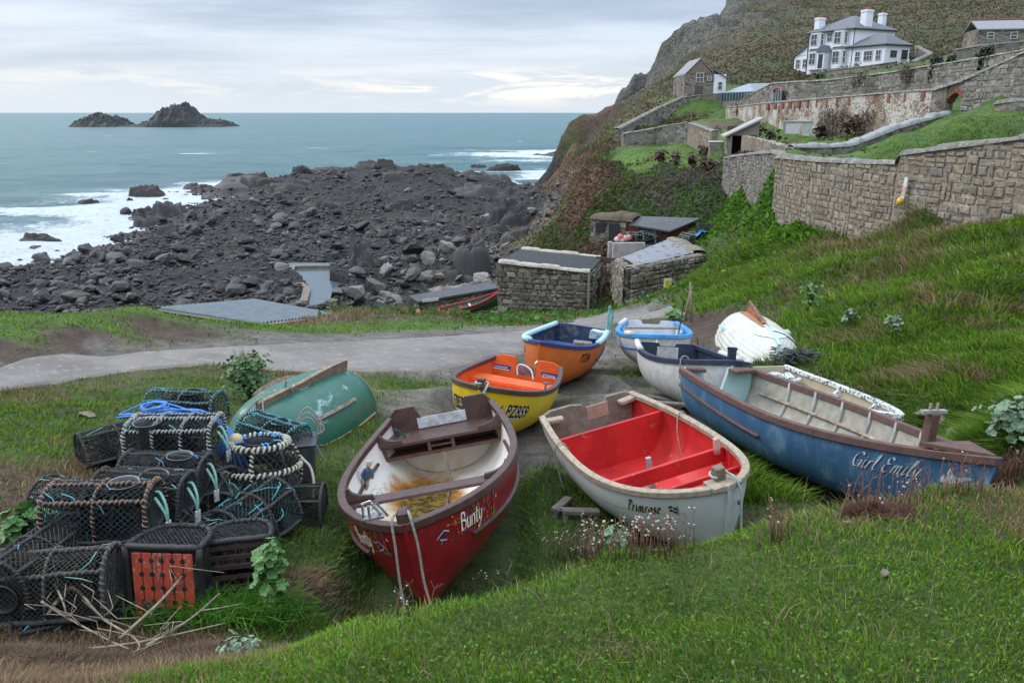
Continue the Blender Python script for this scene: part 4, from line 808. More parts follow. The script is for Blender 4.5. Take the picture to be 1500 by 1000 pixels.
    for t,sd in ((.30,1),(.33,-1)):
        g=H.pt(t,1,sd); iw=sd*(H.inner_x(t,.3)-.02)
        P=rope([(iw,g.y+.12,.2),(iw,g.y+.05,.45),(g.x-sd*.05,g.y,g.z+.02),(g.x+sd*.03,g.y-.02,g.z+.02),(g.x+sd*.05,g.y-.03,g.z-.15),(g.x+sd*.03,g.y+.03,.15)]); MB().tube(P,.008,6).build('side_rope',ropem,r,True)
    # name in black with a yellow edge, seen on the bow towards the lane
    VF=script_text('Primrose',.060,(.22,.18),.2,.15); t0=.745
    letter(H,'shadow_lettering',M('yellow_edge_paint',(.70,.42,.05)),r,VF,1,t0,.20,.003,-.006,-.006); letter(H,'name_lettering',black,r,VF,1,t0,.20,.005)
    mp=H.mapper(.20,1,t0); mb=MB()
    for a,b,w,h in ((.44,.05,.035,.022),(.485,.05,.03,.022),(.44,.015,.035,.022),(.48,.015,.035,.022)):
        f=lambda a,b:mp(a+b*.1,b+.012*math.sin((a-.44)*70),.005); mb.add([f(a,b),f(a+w*.5,b),f(a+w,b),f(a+w,b+h),f(a+w*.5,b+h),f(a,b+h)],[(0,1,4,5),(1,2,3,4)])
    mb.add([mp(.52,-.02,.005),mp(.525,-.02,.005),mp(.53,.085,.005),mp(.525,.085,.005)],[(0,1,2,3)]); mb.build('painted_flag',black,r,fix=False)
    MB().tube([H.pt(.99,H.qd(.99,.18),-1)+Vector((-.02,.02,0)),H.pt(.99,H.qd(.99,.18),-1)+Vector((.0,.05,0))],.014,8).build('bow_bolt',rust,r)
boat_white_red()
# ---- long blue boat
def boat_blue():
    p=(3.278,7.882,-.072,-2.782,.052,-.119); H=Hull(3.947,.732,.75,.45,1.8,1.0,(.7,.68,.9),2.5,1.6,.25,.06)
    r=thing('rowing_boat',(0,0,0),mat=pose(*p),label='long weathered blue boat with brown gunwale, ribbed grey inside and a painted gull',cat='boat',group='boats laid up on the grass')
    blue=M('weathered_blue',(.035,.095,.19),(.055,.14,.25),3,rough=.55,bump=.15,bsc=16,c3=(.15,.24,.33),sc3=5,lo3=.50,hi3=.72,st=(1,1,.5)); ins=M('grey_beige_inside',(.36,.33,.275),(.27,.245,.20),9,rough=.85,bump=.3,c3=(.38,.44,.42),sc3=3,lo3=.55,hi3=.7)
    turq=M('turquoise_transom',(.28,.43,.41),(.34,.46,.43),6,rough=.6,c3=(.30,.33,.25),sc3=8,lo3=.62); brn=M('red_brown_wood',(.125,.062,.050),(.085,.045,.038),12,rough=.6,bump=.25,c3=(.24,.17,.145),sc3=10,lo3=.6,hi3=.7)
    green=M('mossy_bottom',(.035,.055,.05),(.03,.06,.07),8,rough=.7)
    hull_mesh(H,'hull',[blue,ins,green],r,bottom=.45)
    transom(H,'transom',[blue,turq],r,[(-1,.0),(-.88,.02),(-.30,.02),(-.12,-.30),(.30,-.30),(.45,.02),(.88,.02),(1,.0)])
    MB().prism([(.34,-.27),(-.16,-.27),(-.06,-.56),(.22,-.56)],.05,.062,lambda a,b,h:(a*H.half(0),-H.L/2+h+H.tr*.3,H.zs(0)+b)).build('notch_panel',M('white_panel',(.75,.77,.77),(.66,.68,.68)),r)
    rail(H,'gunwale',brn,r,.05,.028,.075,.018); keelbar(H,'keel',blue,r)
    strake(H,'rubbing_strake',brn,r,1,.20,.0,.46,.03,.035,.27); strake(H,'rubbing_strake',brn,r,-1,.20,.0,.46,.03,.035,.27)
    for k in range(8):
        t=.17+.105*k; V=[H.pt(t,q/10,-1,H.th) for q in range(10,0,-1)]+[H.pt(t,q/10,1,H.th) for q in range(0,11)]
        mb=MB(); mb.tube([v+Vector((-.010*math.copysign(1,v.x) if abs(v.x)>.05 else 0,0,.006)) for v in V],.022,6).build('rib',M('pale_rib',(.37,.37,.34),(.29,.28,.25),10,rough=.8),r,True)
    for sd in (-1,1):
        V=[H.pt(.06+i/20*.74,H.qd(.06+i/20*.74,.25,H.th),sd,H.th)-Vector((sd*.035,0,0)) for i in range(21)]
        MB().tube(V,.022,4).build('inner_stringer',wood,r)
    deck(H,'floor_boards',M('mint_floor',(.42,.52,.47),(.36,.40,.35),6),r,.02,.45,.10)
    e=H.pt(1,1,1); y=.80*H.L-H.L/2
    MB().box((-.12,y,.66),(.10,.09,.80)).build('mooring_post',brn,r,bev=.008); MB().box((-.12,y,1.075),(.30,.05,.03)).build('post_cap',M('grey_cap',(.35,.34,.33)),r); MB().box((-.16,y,1.12),(.02,.02,.07)).build('post_pin',wood,r); MB().box((-.07,y,1.12),(.02,.02,.07)).build('post_pin',wood,r)
    MB().add([(-.30,e.y-.52,e.z-.02),(.30,e.y-.52,e.z-.02),(.01,e.y-.03,e.z+.025),(-.01,e.y-.03,e.z+.025),(-.30,e.y-.52,e.z-.05),(.30,e.y-.52,e.z-.05),(.01,e.y-.03,e.z-.02),(-.01,e.y-.03,e.z-.02)],[(0,1,2,3),(7,6,5,4),(0,4,5,1),(1,5,6,2),(2,6,7,3),(3,7,4,0)]).build('breasthook',brn,r)
    MB().box((-H.half(0)+.25,-H.L/2+.12,H.zs(0)+.01),(.36,.16,.05),rz=.2).build('quarter_knee',brn,r,bev=.01); MB().box((H.half(0)-.17,-H.L/2+.08,H.zs(0)+.01),(.24,.12,.05),rz=-.2).build('quarter_knee',brn,r,bev=.01)
    VF=script_text('Girl Emily',.085,(.16,.13),.3,.12); t0=.735
    letter(H,'shadow_lettering',M('dark_letter_edge',(.01,.012,.03)),r,VF,1,t0,.26,.003,.008,-.008); letter(H,'name_lettering',M('silver_lettering',(.55,.58,.62)),r,VF,1,t0,.26,.005)
    mp=H.mapper(.24,1,.915); mb=MB(); gull=[(0,-.02),(.03,.05),(.05,.02),(.06,.12),(.10,.05),(.14,.03),(.20,.05),(.24,.03),(.20,.01),(.17,-.01),(.12,-.05),(.08,-.02),(.05,-.07),(.05,-.03)]
    mb.add([mp(a*1.05,b,.006) for a,b in gull],[tuple(range(len(gull)))]); mb.build('painted_gull',M('gull_white',(.62,.65,.68),(.3,.34,.4),60),r,fix=False)
boat_blue()
# ---- yellow boat, orange boat, white and blue boat, white and navy boat, peeling boat
def simple(p,H,label,out,ins,gun,trm,top,gw=(.045,.025,.06)):
    r=thing('rowing_boat',(0,0,0),mat=pose(*p),label=label,cat='boat',group='boats laid up on the grass')
    hull_mesh(H,'hull',[out,ins],r,NS=34); transom(H,'transom',[out,trm],r,top); rail(H,'gunwale',gun,r,*gw); keelbar(H,'keel',out,r); return r
def boat_yellow():
    H=Hull(2.553,.663,.78,.45,2.2,.7,(.7,.65,.8),2.6,1.6,.12,.05); org=M('orange_inside',(.72,.115,.014),(.62,.09,.012),4,rough=.42,bump=.06,c3=(.5,.07,.02),sc3=6); yel=M('yellow_gloss',(.70,.48,.012),(.62,.42,.012),4,rough=.38,bump=.06,bsc=10,c3=(.50,.36,.06),sc3=7,lo3=.59,hi3=.72)
    r=simple((-.168,10.052,-.383,2.891,.142,-.092),H,'yellow rowing boat with orange inside and slanted black registration number',yel,org,brownp,org,[(-1,0),(-.75,.05),(-.35,.05),(-.25,-.08),(.25,-.08),(.35,.05),(.75,.05),(1,0)])
    bulkhead(H,'seat_front',org,r,.34,.50); deck(H,'stern_seat',org,r,.18,.34,.515)
    for sd in (-1,1): strake(H,'plank_seam',M('dark_seam',(.12,.12,.11)),r,sd,.21,0,.95,.003,.005)
    MB().box((0,-H.L/2+.045,H.zs(0)-.13),(.30,.012,.14)).build('transom_plate',steel,r)
    st=M('blue_sticker',(.02,.06,.25)); wl=M('white_lettering',(.8,.8,.8))
    for x,w,txt in ((.36,.26,''),(-.36,.25,'C20994')):
        MB().box((x,-H.L/2+.043,H.zs(0)-.16),(w,.008,.11)).build('name_plate',st,r)
        if txt: V,F=glyphs(txt,.085,0,.72,.002)
        else:
            V=[];F=[]
            for k,(a,b,ww) in enumerate(((-.02,.05,.2),(-.05,.02,.26))): V+=[(a,b),(a+ww,b),(a+ww,b+.012),(a,b+.012)]; F.append((4*k,4*k+1,4*k+2,4*k+3))
        xm=max(v[0] for v in V)/2; ym=max(v[1] for v in V)/2
        MB().add([(x-(a-xm if txt else (a-xm)),-H.L/2+.049,H.zs(0)-.16+b-ym) for a,b in V],F).build('plate_lettering',wl,r,fix=False)
    ok=M('black_number_paint',(.012,.012,.013)); wl2=M('white_drop_shadow',(.62,.63,.62))
    for sd,t0 in ((-1,.905),(1,.80)):
        VF=glyphs('PZ859',.235,.22,.62,.004); letter(H,'shadow_lettering',wl2,r,VF,sd,t0,.335,.003,-.016,-.022); letter(H,'registration_number',ok,r,VF,sd,t0,.335,.006)
        mp=H.mapper(.30,sd,.975); dr=1 if sd<0 else -1; mb=MB()
        for poly,mi in (([(.04,0),(.09,.07),(.12,.09),(.13,.05),(.19,.12),(.17,.02),(.19,-.02),(.12,-.01),(.08,-.03)],0),([(.09,.0),(.12,.05),(.16,.06),(.15,.0),(.12,-.03)],1)): mb.add([mp(a*dr,b,.004+.003*mi) for a,b in poly],[tuple(range(len(poly)))],mi)
        mb.build('painted_bird',[ok,M('pale_grey_paint',(.55,.6,.62))],r,fix=False)
    e=H.pt(1,1,1); MB().box((0,e.y-.05,e.z+.03),(.09,.09,.12)).build('stem_post',brownp,r,bev=.01)
    MB().tube(rope([(-.05,e.y-.03,e.z+.04),(.05,e.y,e.z+.03),(.06,e.y-.10,e.z+.03),(-.06,e.y-.1,e.z+.04),(-.09,e.y,e.z+.02),(-.06,e.y+.04,e.z-.1),(-.05,e.y+.03,e.z-.3)]),.013,6).build('painter_rope',rope_g,r,True)
    c=Vector((.0,-H.L/2+.30,.53)); P=rope([c+Vector((.06,0,0)),c+Vector((.08,-.02,.13)),c+Vector((.0,0,.17)),c+Vector((-.14,.05,.12)),c+Vector((-.2,.1,.0))]); MB().tube(P,.012,6).build('white_hose',whitep,r,True)
    MB().tube([H.pt(.62,1,-1)+Vector((.02,0,.0)),H.pt(.62,1,-1)+Vector((.02,0,.09))],.014,8).box(H.pt(.62,1,-1)+Vector((.02,0,.1)),(.07,.03,.03)).build('rowlock',steel,r)
boat_yellow()
def boat_orange():
    H=Hull(2.766,.60,.82,.45,2.2,.7,(.75,.7,.85),2.6,1.6,.12,.05); org=M('faded_orange',(.60,.15,.025),(.55,.12,.02),5,rough=.45,c3=(.45,.15,.07),sc3=6,lo3=.6); blu=M('worn_blue_inside',(.010,.028,.10),(.03,.05,.08),6,rough=.5,c3=(.10,.10,.08),sc3=5,lo3=.52,hi3=.6); nav=M('navy_gunwale',(.012,.03,.13),(.02,.05,.18)); foam=M('pale_turquoise_foam',(.36,.58,.58),(.45,.62,.60),12,rough=.8)
    r=simple((.807,13.249,-.783,2.803,.128,-.065),H,'orange rowing boat with blue inside and pale turquoise foam round its gunwale',org,blu,nav,blu,[(-1,0),(-.7,.03),(.7,.03),(1,0)])
    fender(H,'foam_fender',foam,r,.03,.93,1,.05,16); fender(H,'foam_fender',foam,r,.0,.45,-1,.05)
    strake(H,'rubbing_strake',nav,r,-1,.30,.02,.42,.02,.05,.30)
    for sd in (-1,1): strake(H,'plank_seam',M('dark_seam',(.12,.12,.11)),r,sd,.2,0,.95,.003,.005)
    plank(H,'thwart',M('grey_thwart',(.35,.36,.36),(.1,.15,.3),6),r,.55,.52,.2); plank(H,'thwart',nav,r,.25,.52,.2); MB().box((-.38,-H.L/2+.14,.68),(.34,.24,.16)).build('stern_locker',M('pale_locker',(.5,.62,.6),(.2,.3,.4),10),r,bev=.01)
    MB().box((-.25,-.5,.58),(.34,.2,.12),.3).build('engine_box',M('worn_brown_box',(.25,.18,.14),(.1,.1,.12),14),r,bev=.02)
    q=H.pt(.02,1,-1); MB().tube([q+Vector((.02,.04,-.1)),q+Vector((.01,.03,.5))],.025,8).build('stern_post',M('turquoise_post',(.2,.4,.38),(.1,.2,.2)),r)
    mb=MB()
    for k in range(5): mb.tube(rope([q+Vector((.02,.03,.48-k*.03)),q+Vector((-.05,.05*(k-2),.3)),q+Vector((-.02,.05*(k-1),.02)),q+Vector((.03,.02,.46-k*.05))]),.010,5)
    mb.build('hung_rope',M('green_tangle_rope',(.12,.3,.26),(.2,.42,.38),40,rough=.9),r,True)
    letter(H,'registration_number',black,r,glyphs('PZ84',.21,.2,.8,.003),-1,.72,.26,.005); letter(H,'registration_number',black,r,glyphs('12A',.13,.1,.8,.001),1,.80,.22,.005)
    e=H.at(.995,.35,1,.0); MB().tube([(0,e.y+.02,e.z+.06),(.03,e.y+.06,e.z),(0,e.y+.05,e.z-.07),(-.03,e.y+.05,e.z),(0,e.y+.02,e.z+.06)],.014,6).build('bow_ring',steel,r)
boat_orange()
def boat_white_blue():
    H=Hull(2.886,.695,.75,.45,2.2,.7,(.65,.6,.7),2.6,1.6,.12,.05); sky=M('sky_blue_paint',(.035,.24,.58),(.05,.30,.62),8,rough=.4)
    wi=M('white_inside',(.55,.57,.59),(.46,.48,.49),6,rough=.5,c3=(.35,.36,.36),lo3=.62)
    r=simple((2.683,14.488,-.886,3.005,.151,.009),H,'white rowing boat with sky blue gunwale and stripe at the end of the lane',whitep,wi,sky,wi,[(-1,0),(-.7,.02),(-.4,.02),(-.3,-.06),(.3,-.06),(.4,.02),(.7,.02),(1,0)],(.06,.03,.07))
    for sd in (-1,1): strake(H,'blue_stripe',sky,r,sd,.26,.02,.9,.012,.05)
    fender(H,'white_fender',whitep,r,.0,.2,1,.05); fender(H,'white_fender',whitep,r,.78,.86,1,.05)
    plank(H,'thwart',sky,r,.25,.44,.25); plank(H,'thwart',wi,r,.55,.44,.22); deck(H,'bow_deck',sky,r,.78,.93,.5)
    for sd in (-1,1):
        for t in (.3,.78): knee(H,'knee',sky,r,t,.44,sd,.16,.05)
    mb=MB(); mb.tube([(.55,-.3,.63),(-.5,-.15,.66)],.022,8); mb.build('oar',wood,r,True)
    MB().tube([(-.42,.3,.45),(-.52,.2,1.15)],.014,6).box((-.52,.2,1.19),(.03,.03,.12)).build('tiller_rod',black,r)
    MB().box((-.05,.15,.50),(.3,.2,.08)).build('bait_box',sky,r,bev=.01)
    e=H.pt(1,1,1); MB().tube([(0,e.y+.03,e.z-.1),(.04,e.y+.06,e.z-.17),(0,e.y+.05,e.z-.24),(-.04,e.y+.06,e.z-.17),(0,e.y+.03,e.z-.1)],.014,6).build('bow_ring',steel,r)
boat_white_blue()
def boat_navy():
    H=Hull(2.89,.69,.75,.45,2.2,.7,(.7,.65,.8),2.6,1.6,.14,.05); nav=M('navy_paint',(.012,.02,.045),(.02,.03,.06),8,rough=.45,c3=(.1,.11,.12),sc3=9,lo3=.63)
    r=simple((2.68,11.2,-.45,3.24,.17,-.085),H,'white rowing boat with navy gunwale and navy inside beside the upturned white boat',whitep,nav,nav,nav,[(-1,0),(-.8,.02),(-.3,.02),(-.25,-.03),(.25,-.03),(.3,.02),(.8,.02),(1,0)],(.06,.03,.07))
    for sd in (-1,1): strake(H,'plank_seam',M('dark_seam',(.12,.12,.11)),r,sd,.22,0,.95,.003,.005)
    fender(H,'white_fender',whitep,r,.0,.26,1,.05); fender(H,'white_fender',whitep,r,.25,.5,-1,.05); fender(H,'white_fender',whitep,r,.62,.7,-1,.04)
    plank(H,'thwart',nav,r,.24,.50,.28); plank(H,'thwart',nav,r,.62,.5,.16); MB().box((.0,-H.L/2+.048,H.zs(0)-.14),(.36,.012,.2)).build('transom_plate',M('pale_plate',(.5,.48,.45),(.35,.3,.27)),r)
    e=H.pt(1,1,1); MB().box((-.05,e.y-.16,e.z+.07),(.09,.09,.2)).box((-.05,e.y-.16,e.z+.15),(.13,.04,.03)).build('stem_post',nav,r)
    g=H.pt(.82,1,1); MB().tube(rope([g+Vector((-.1,0,-.1)),g+Vector((-.05,0,.04)),g+Vector((.04,0,.03)),g+Vector((.045,.0,-.25))]),.010,6).build('side_rope',ropem,r,True)
    e=H.at(.992,.33,1,0); MB().tube([(0,e.y+.02,e.z+.05),(.03,e.y+.06,e.z),(0,e.y+.05,e.z-.06),(-.03,e.y+.05,e.z),(0,e.y+.02,e.z+.05)],.013,6).build('bow_ring',rust,r)
boat_navy()
def boat_old():
    H=Hull(3.1,.43,.75,.45,1.9,.8,(.44,.40,.48),2.5,1.6,.15,.05)
    peel=M('peeling_white_on_black',(.62,.63,.62),(.06,.065,.07),22,lo=.50,hi=.58,rough=.7,bump=.4,c3=(.25,.35,.4),sc3=12,lo3=.62); ins=M('sandy_inside',(.36,.30,.21),(.42,.36,.26),7,rough=.8,c3=(.2,.17,.13),lo3=.6)
    A=at(1165,538,z=.08);Bp=at(1362,602,z=.44); yaw=math.atan2(-(Bp.x-.12-(A.x-.05)),Bp.y-A.y); 
    c=(A+Bp)/2; r=simple((c.x-.40,c.y-.08,-.20,yaw,.115,-.03),H,'old boat with flaking black and white gunwale and sandy inside behind the long blue boat',peel,ins,peel,ins,[(-1,0),(1,0)],(.05,.02,.06))
    plank(H,'thwart',whitep,r,.42,.26,.2); plank(H,'thwart',whitep,r,.72,.28,.2); 
    for sd in (-1,1):
        for t,z in ((.42,.26),(.72,.28)): knee(H,'knee',peel,r,t,z,sd,.11,.045)
    bulkhead(H,'bow_board',M('orange_board',(.45,.24,.08),(.3,.15,.05),8),r,.86,.30); deck(H,'floor_boards',ins,r,.05,.8,.1)
    o=MB(); rg=random.Random(8)
    for k in range(14): o.tube(rope([(rg.uniform(-.24,.24),-1.2+rg.uniform(-.2,.25),.26+rg.uniform(0,.12)) for _ in range(5)],seg=4),.03,6)
    o=o.build('torn_foam_wrap',peel,None,True); o.matrix_world=r.matrix_world.copy(); tag(o,'torn black and white foam wrapping heaped in the stern of the old boat','foam')
boat_old()
# ---- upturned boats
def boat_green():
    H=Hull(2.1,.66,.8,.42,2.2,.62,(.62,.58,.64),2.4,1.6,.2,.04)
    grn=M('sea_green_paint',(.026,.125,.085),(.02,.10,.066),4,rough=.4,bump=.06,c3=(.28,.40,.37),sc3=4.2,lo3=.56,hi3=.70)
    m=Matrix.Translation((-2.64,9.12,.46))@Matrix.Rotation(2.69,4,'Z')@Matrix.Rotation(-.02,4,'X')@Matrix.Rotation(PI-.16,4,'Y')
    r=thing('upturned_boat',(0,0,0),mat=m,label='green rowing boat turned keel up on the grass beside the lobster pots',cat='boat',group='boats laid up on the grass')
    hull_mesh(H,'hull',[grn,wood],r); transom(H,'transom',[grn,wood],r,[(-1,0),(1,0)]); rail(H,'gunwale',grn,r,.03,.012,.05,.0)
    kw=M('bare_keel_wood',(.20,.125,.085),(.30,.22,.17),16,rough=.75,bump=.3,c3=(.38,.33,.29),sc3=9,lo3=.56); keelbar(H,'skeg',grn,r,.05,.035,.06,0,.6,stem=False); keelbar(H,'keel',kw,r,.055,.065,.06,0,.80,stem=False)
    for o in [x for x in COL.objects if x.parent==r and x.name.startswith('keel')]: o.location.z=-.015
    for sd in (-1,1):
        V=[];mb=MB()
        for i in range(13):
            t=.22+.36*i/12; q=.52; p=H.pt(t,q,sd); no=H.nrm(t,q,sd); h=.06*math.sin(PI*min(1,max(0,(i+.6)/13.2)))**.5; e=Vector((0,0,1)).cross(no).normalized(); w=no.cross(Vector((0,1,0))).normalized()*.022
            V+=[p-w-no*.01,p+w-no*.01,p+w+no*h,p-w+no*h]
        mb.add(V,[(i*4+k,i*4+(k+1)%4,(i+1)*4+(k+1)%4,(i+1)*4+k) for i in range(12) for k in range(4)]+[(3,2,1,0),(48,49,50,51)]).build('bilge_runner',kw,r)
        strake(H,'rope_strake',M('tan_rope',(.36,.25,.14),(.26,.17,.09),50,rough=.9,bump=.7,bsc=150),r,sd,.13,.04,.98,.016,rope=True)
    MB().tube(rope([H.pt(.80,0,1)+Vector((0,0,-.13)),H.pt(.86,.2,1)+Vector((.01,0,-.03)),H.pt(.93,.5,1)+Vector((.02,0,0)),H.pt(.97,.8,1)+Vector((.03,0.02,0))]),.011,6).tube(rope([H.pt(.80,0,1)+Vector((0,0,-.13)),H.pt(.88,.1,-1)+Vector((0,0,-.05)),H.pt(.97,.6,-1)+Vector((-.03,0.02,0))]),.011,6).build('lashing_rope',ropem,r,True)
    p=H.pt(.55,0,1)+Vector((0,0,-.14)); MB().tube([p+Vector((.05,0,.10)),p+Vector((.045,.03,-.01)),p+Vector((-.045,0,-.01)),p+Vector((-.05,.02,.1))],.012,6).build('keel_tie',rope_g,r,True)
boat_green()
def boat_clinker():
    H=Hull(2.6,.66,.78,.45,2.4,.58,(.60,.57,.64),2.2,1.6,.16,.04,lap=.022)
    wh=M('cream_white_clinker',(.54,.53,.47),(.47,.455,.38),5,rough=.5,bump=.06,c3=(.42,.40,.28),sc3=3,lo3=.62,hi3=.75)
    m=Matrix.Translation((4.40,13.5,.13))@Matrix.Rotation(PI-.07,4,'Z')@Matrix.Rotation(.03,4,'X')@Matrix.Rotation(PI-.06,4,'Y')
    r=thing('upturned_boat',(0,0,0),mat=m,label='white clinker boat turned keel up with a bare orange wood skeg',cat='boat',group='boats laid up on the grass')
    hull_mesh(H,'hull',[wh,wood],r,NS=48); transom(H,'transom',[wh,wood],r,[(-1,0),(1,0)]); rail(H,'gunwale',wh,r,.03,.02,.06,.0)
    tq=M('pale_turquoise_stem',(.36,.56,.55),(.45,.60,.58),12,rough=.6); bare=M('bare_orange_wood',(.42,.17,.06),(.30,.12,.05),9,rough=.7,c3=(.12,.06,.04),sc3=12)
    keelbar(H,'stem_band',tq,r,.05,.03,0,.55,1.0); 
    mb=MB(); V=[]
    for i in range(11):
        t=.02+.50*i/10; p=H.pt(t,0,1); h=.05+.17*max(0,1-t/.45)**.8
        V+=[(-.03-.05*0,p.y,p.z+.02),(.03,p.y,p.z+.02),(.022,p.y,p.z-h),(-.022,p.y,p.z-h)]
    mb.add(V,[(i*4+k,i*4+(k+1)%4,(i+1)*4+(k+1)%4,(i+1)*4+k) for i in range(10) for k in range(4)]+[(3,2,1,0),(40,41,42,43)]).build('skeg',M('dark_skeg_wood',(.11,.055,.04),(.35,.14,.06),8,rough=.7),r)
    mb=MB(); V=[]
    for i in range(13):
        t=.03+.58*i/12
        for q in (-.17,-.11,-.05,0,.05,.11,.17):
            k=abs(q)*(1-.75*i/12); sd=1 if q>=0 else -1; p=H.pt(t,k,sd); V.append(p+H.nrm(t,max(k,.02),sd)*.013)
    mb.add(V,[(i*7+k,i*7+k+1,(i+1)*7+k+1,(i+1)*7+k) for i in range(12) for k in range(6)]).build('bare_garboard',bare,r,True,fix=False)
    V=[];mb=MB()
    for i in range(10):
        t=.62+.33*i/9
        for q in (-1,-.5,0,.5,1):
            k=abs(q)*(.26*math.sin(PI*min(1,.15+i/9))+.02); sd=1 if q>=0 else -1; V.append(H.pt(t,k,sd)+H.nrm(t,max(k,.02),sd)*.014)
    mb.add(V,[(i*5+k,i*5+k+1,(i+1)*5+k+1,(i+1)*5+k) for i in range(9) for k in range(4)]).build('turquoise_patch',M('worn_turquoise',(.45,.62,.60),(.66,.68,.63),14,lo=.35,hi=.6),r,True,fix=False)
    for sd in (-1,1):
        p=H.pt(.3,.62,sd); no=H.nrm(.3,.62,sd); MB().prism([(-.16,0),(.16,0),(.11,.09),(-.11,.09)],-.02,.02,lambda a,b,h:p+Vector((0,a,0))+no*b+no.cross(Vector((0,1,0)))*h).build('bilge_block',tq,r)
    V=[H.pt(.72,q/12,1)+H.nrm(.72,max(.03,q/12),1)*.02 for q in range(0,12)]; MB().tube(V,.012,6).build('lashing_rope',black,r,True)
boat_clinker()
def boat_far():
    FB=AT(691,457,39.3)
    H=Hull(4.1,.75,.75,.45,1.9,.8,(.7,.62,.95),2.5,1.6,.25,.05); gr=M('bottle_green_paint',(.012,.10,.06),(.015,.08,.05),6,rough=.45); rd=M('signal_red_paint',(.55,.02,.03),(.45,.02,.03))
    gi=M('green_inside',(.02,.13,.09),(.02,.09,.07))
    r=simple((FB.x,FB.y,FB.z,-1.36,.20,.0),H,'bottle green boat with red gunwale drawn up beside the black roofed stone hut',gr,gi,rd,rd,[(-1,0),(1,0)],(.05,.03,.08))
    for sd in (-1,1): strake(H,'red_stripe',rd,r,sd,.25,0,.97,.012,.035)
    plank(H,'thwart',rd,r,.35,.42,.22); plank(H,'thwart',whitep,r,.5,.45,.12); plank(H,'thwart',whitep,r,.9,.6,.1); deck(H,'stern_seat',rd,r,.01,.12,.42)
    letter(H,'registration_number',whitep,r,glyphs('PZ 1070',.13,.1,.8,0),1,.06,.17,.006)
boat_far()
# ------------------------------------------------------------------ masonry
def stone(name,ca,cb,cc,w=.45,h=.28,mortar=(.20,.175,.145),mw=.06,white=None,rand=1.0,bump=.6,course=False):
    "rubble or squared stone laid in UV metres"
    m,nt,b=newmat(name); t=nd(nt,'ShaderNodeTexCoord'); mp=nd(nt,'ShaderNodeMapping'); mp.inputs['Scale'].default_value=(1/w,1/h,1)
    nz=nd(nt,'ShaderNodeTexNoise'); nz.inputs['Scale'].default_value=1.3; nz.inputs['Detail'].default_value=3; nt.links.new(t.outputs['UV'],nz.inputs['Vector'])
    va=nd(nt,'ShaderNodeVectorMath',operation='MULTIPLY_ADD'); nt.links.new(nz.outputs['Color'],va.inputs[0]); va.inputs[1].default_value=(.34,.26,0) if not course else (.16,.12,0); nt.links.new(t.outputs['UV'],va.inputs[2]); nt.links.new(va.outputs[0],mp.inputs[0])
    vec=mp.outputs[0]
    if course:
        sx_=nd(nt,'ShaderNodeSeparateXYZ'); nt.links.new(vec,sx_.inputs[0]); fl=nd(nt,'ShaderNodeMath',operation='FLOOR'); nt.links.new(sx_.outputs[1],fl.inputs[0]); ml=nd(nt,'ShaderNodeMath',operation='MULTIPLY_ADD'); nt.links.new(fl.outputs[0],ml.inputs[0]); ml.inputs[1].default_value=.47; nt.links.new(sx_.outputs[0],ml.inputs[2]); cb_=nd(nt,'ShaderNodeCombineXYZ'); nt.links.new(ml.outputs[0],cb_.inputs[0]); nt.links.new(sx_.outputs[1],cb_.inputs[1]); vec=cb_.outputs[0]
    v1=nd(nt,'ShaderNodeTexVoronoi',voronoi_dimensions='2D',feature='F1'); v2=nd(nt,'ShaderNodeTexVoronoi',voronoi_dimensions='2D',feature='DISTANCE_TO_EDGE')
    for v in (v1,v2):
        v.inputs['Scale'].default_value=1; v.inputs['Randomness'].default_value=rand; nt.links.new(vec,v.inputs['Vector'])
    sp=nd(nt,'ShaderNodeSeparateColor'); nt.links.new(v1.outputs['Color'],sp.inputs[0])
    c=mixc(nt,sp.outputs[0],ca,cb); c=mixc(nt,ramp(nt,sp.outputs[1],.62,.85),c,cc)
    n1=noise(nt,t.outputs['UV'],6,8,.7); n2=noise(nt,t.outputs['UV'],.5,6,.6); n3=noise(nt,t.outputs['UV'],30,5,.7)
    def mm(f,a,bb):
        r=nd(nt,'ShaderNodeMapRange'); nt.links.new(f,r.inputs[0]); r.inputs[1].default_value=.3; r.inputs[2].default_value=.7; r.inputs[3].default_value=a; r.inputs[4].default_value=bb; return r.outputs[0]
    c=mixc(nt,1.0,c,mm(n1,.6,1.4),'MULTIPLY'); c=mixc(nt,1.0,c,mm(n2,.75,1.25),'MULTIPLY')
    e=ramp(nt,v2.outputs['Distance'],mw*.3,mw); c=mixc(nt,e,mortar,c)
    if white:
        g=nd(nt,'ShaderNodeMath',operation='ADD'); nt.links.new(n1,g.inputs[0]); nt.links.new(n2,g.inputs[1]); gm=nd(nt,'ShaderNodeMath',operation='MULTIPLY'); nt.links.new(ramp(nt,g.outputs[0],white[1],white[1]+.12),gm.inputs[0]); gm.inputs[1].default_value=.9; c=mixc(nt,gm.outputs[0],c,white[0])
    nt.links.new(c,b.inputs['Base Color']); b.inputs['Roughness'].default_value=.92; b.inputs['Specular IOR Level'].default_value=.2
    hh=nd(nt,'ShaderNodeMath',operation='MULTIPLY_ADD'); nt.links.new(n3,hh.inputs[0]); hh.inputs[1].default_value=.25; nt.links.new(e,hh.inputs[2]); bumpn(nt,b,hh.outputs[0],bump,.05); return m
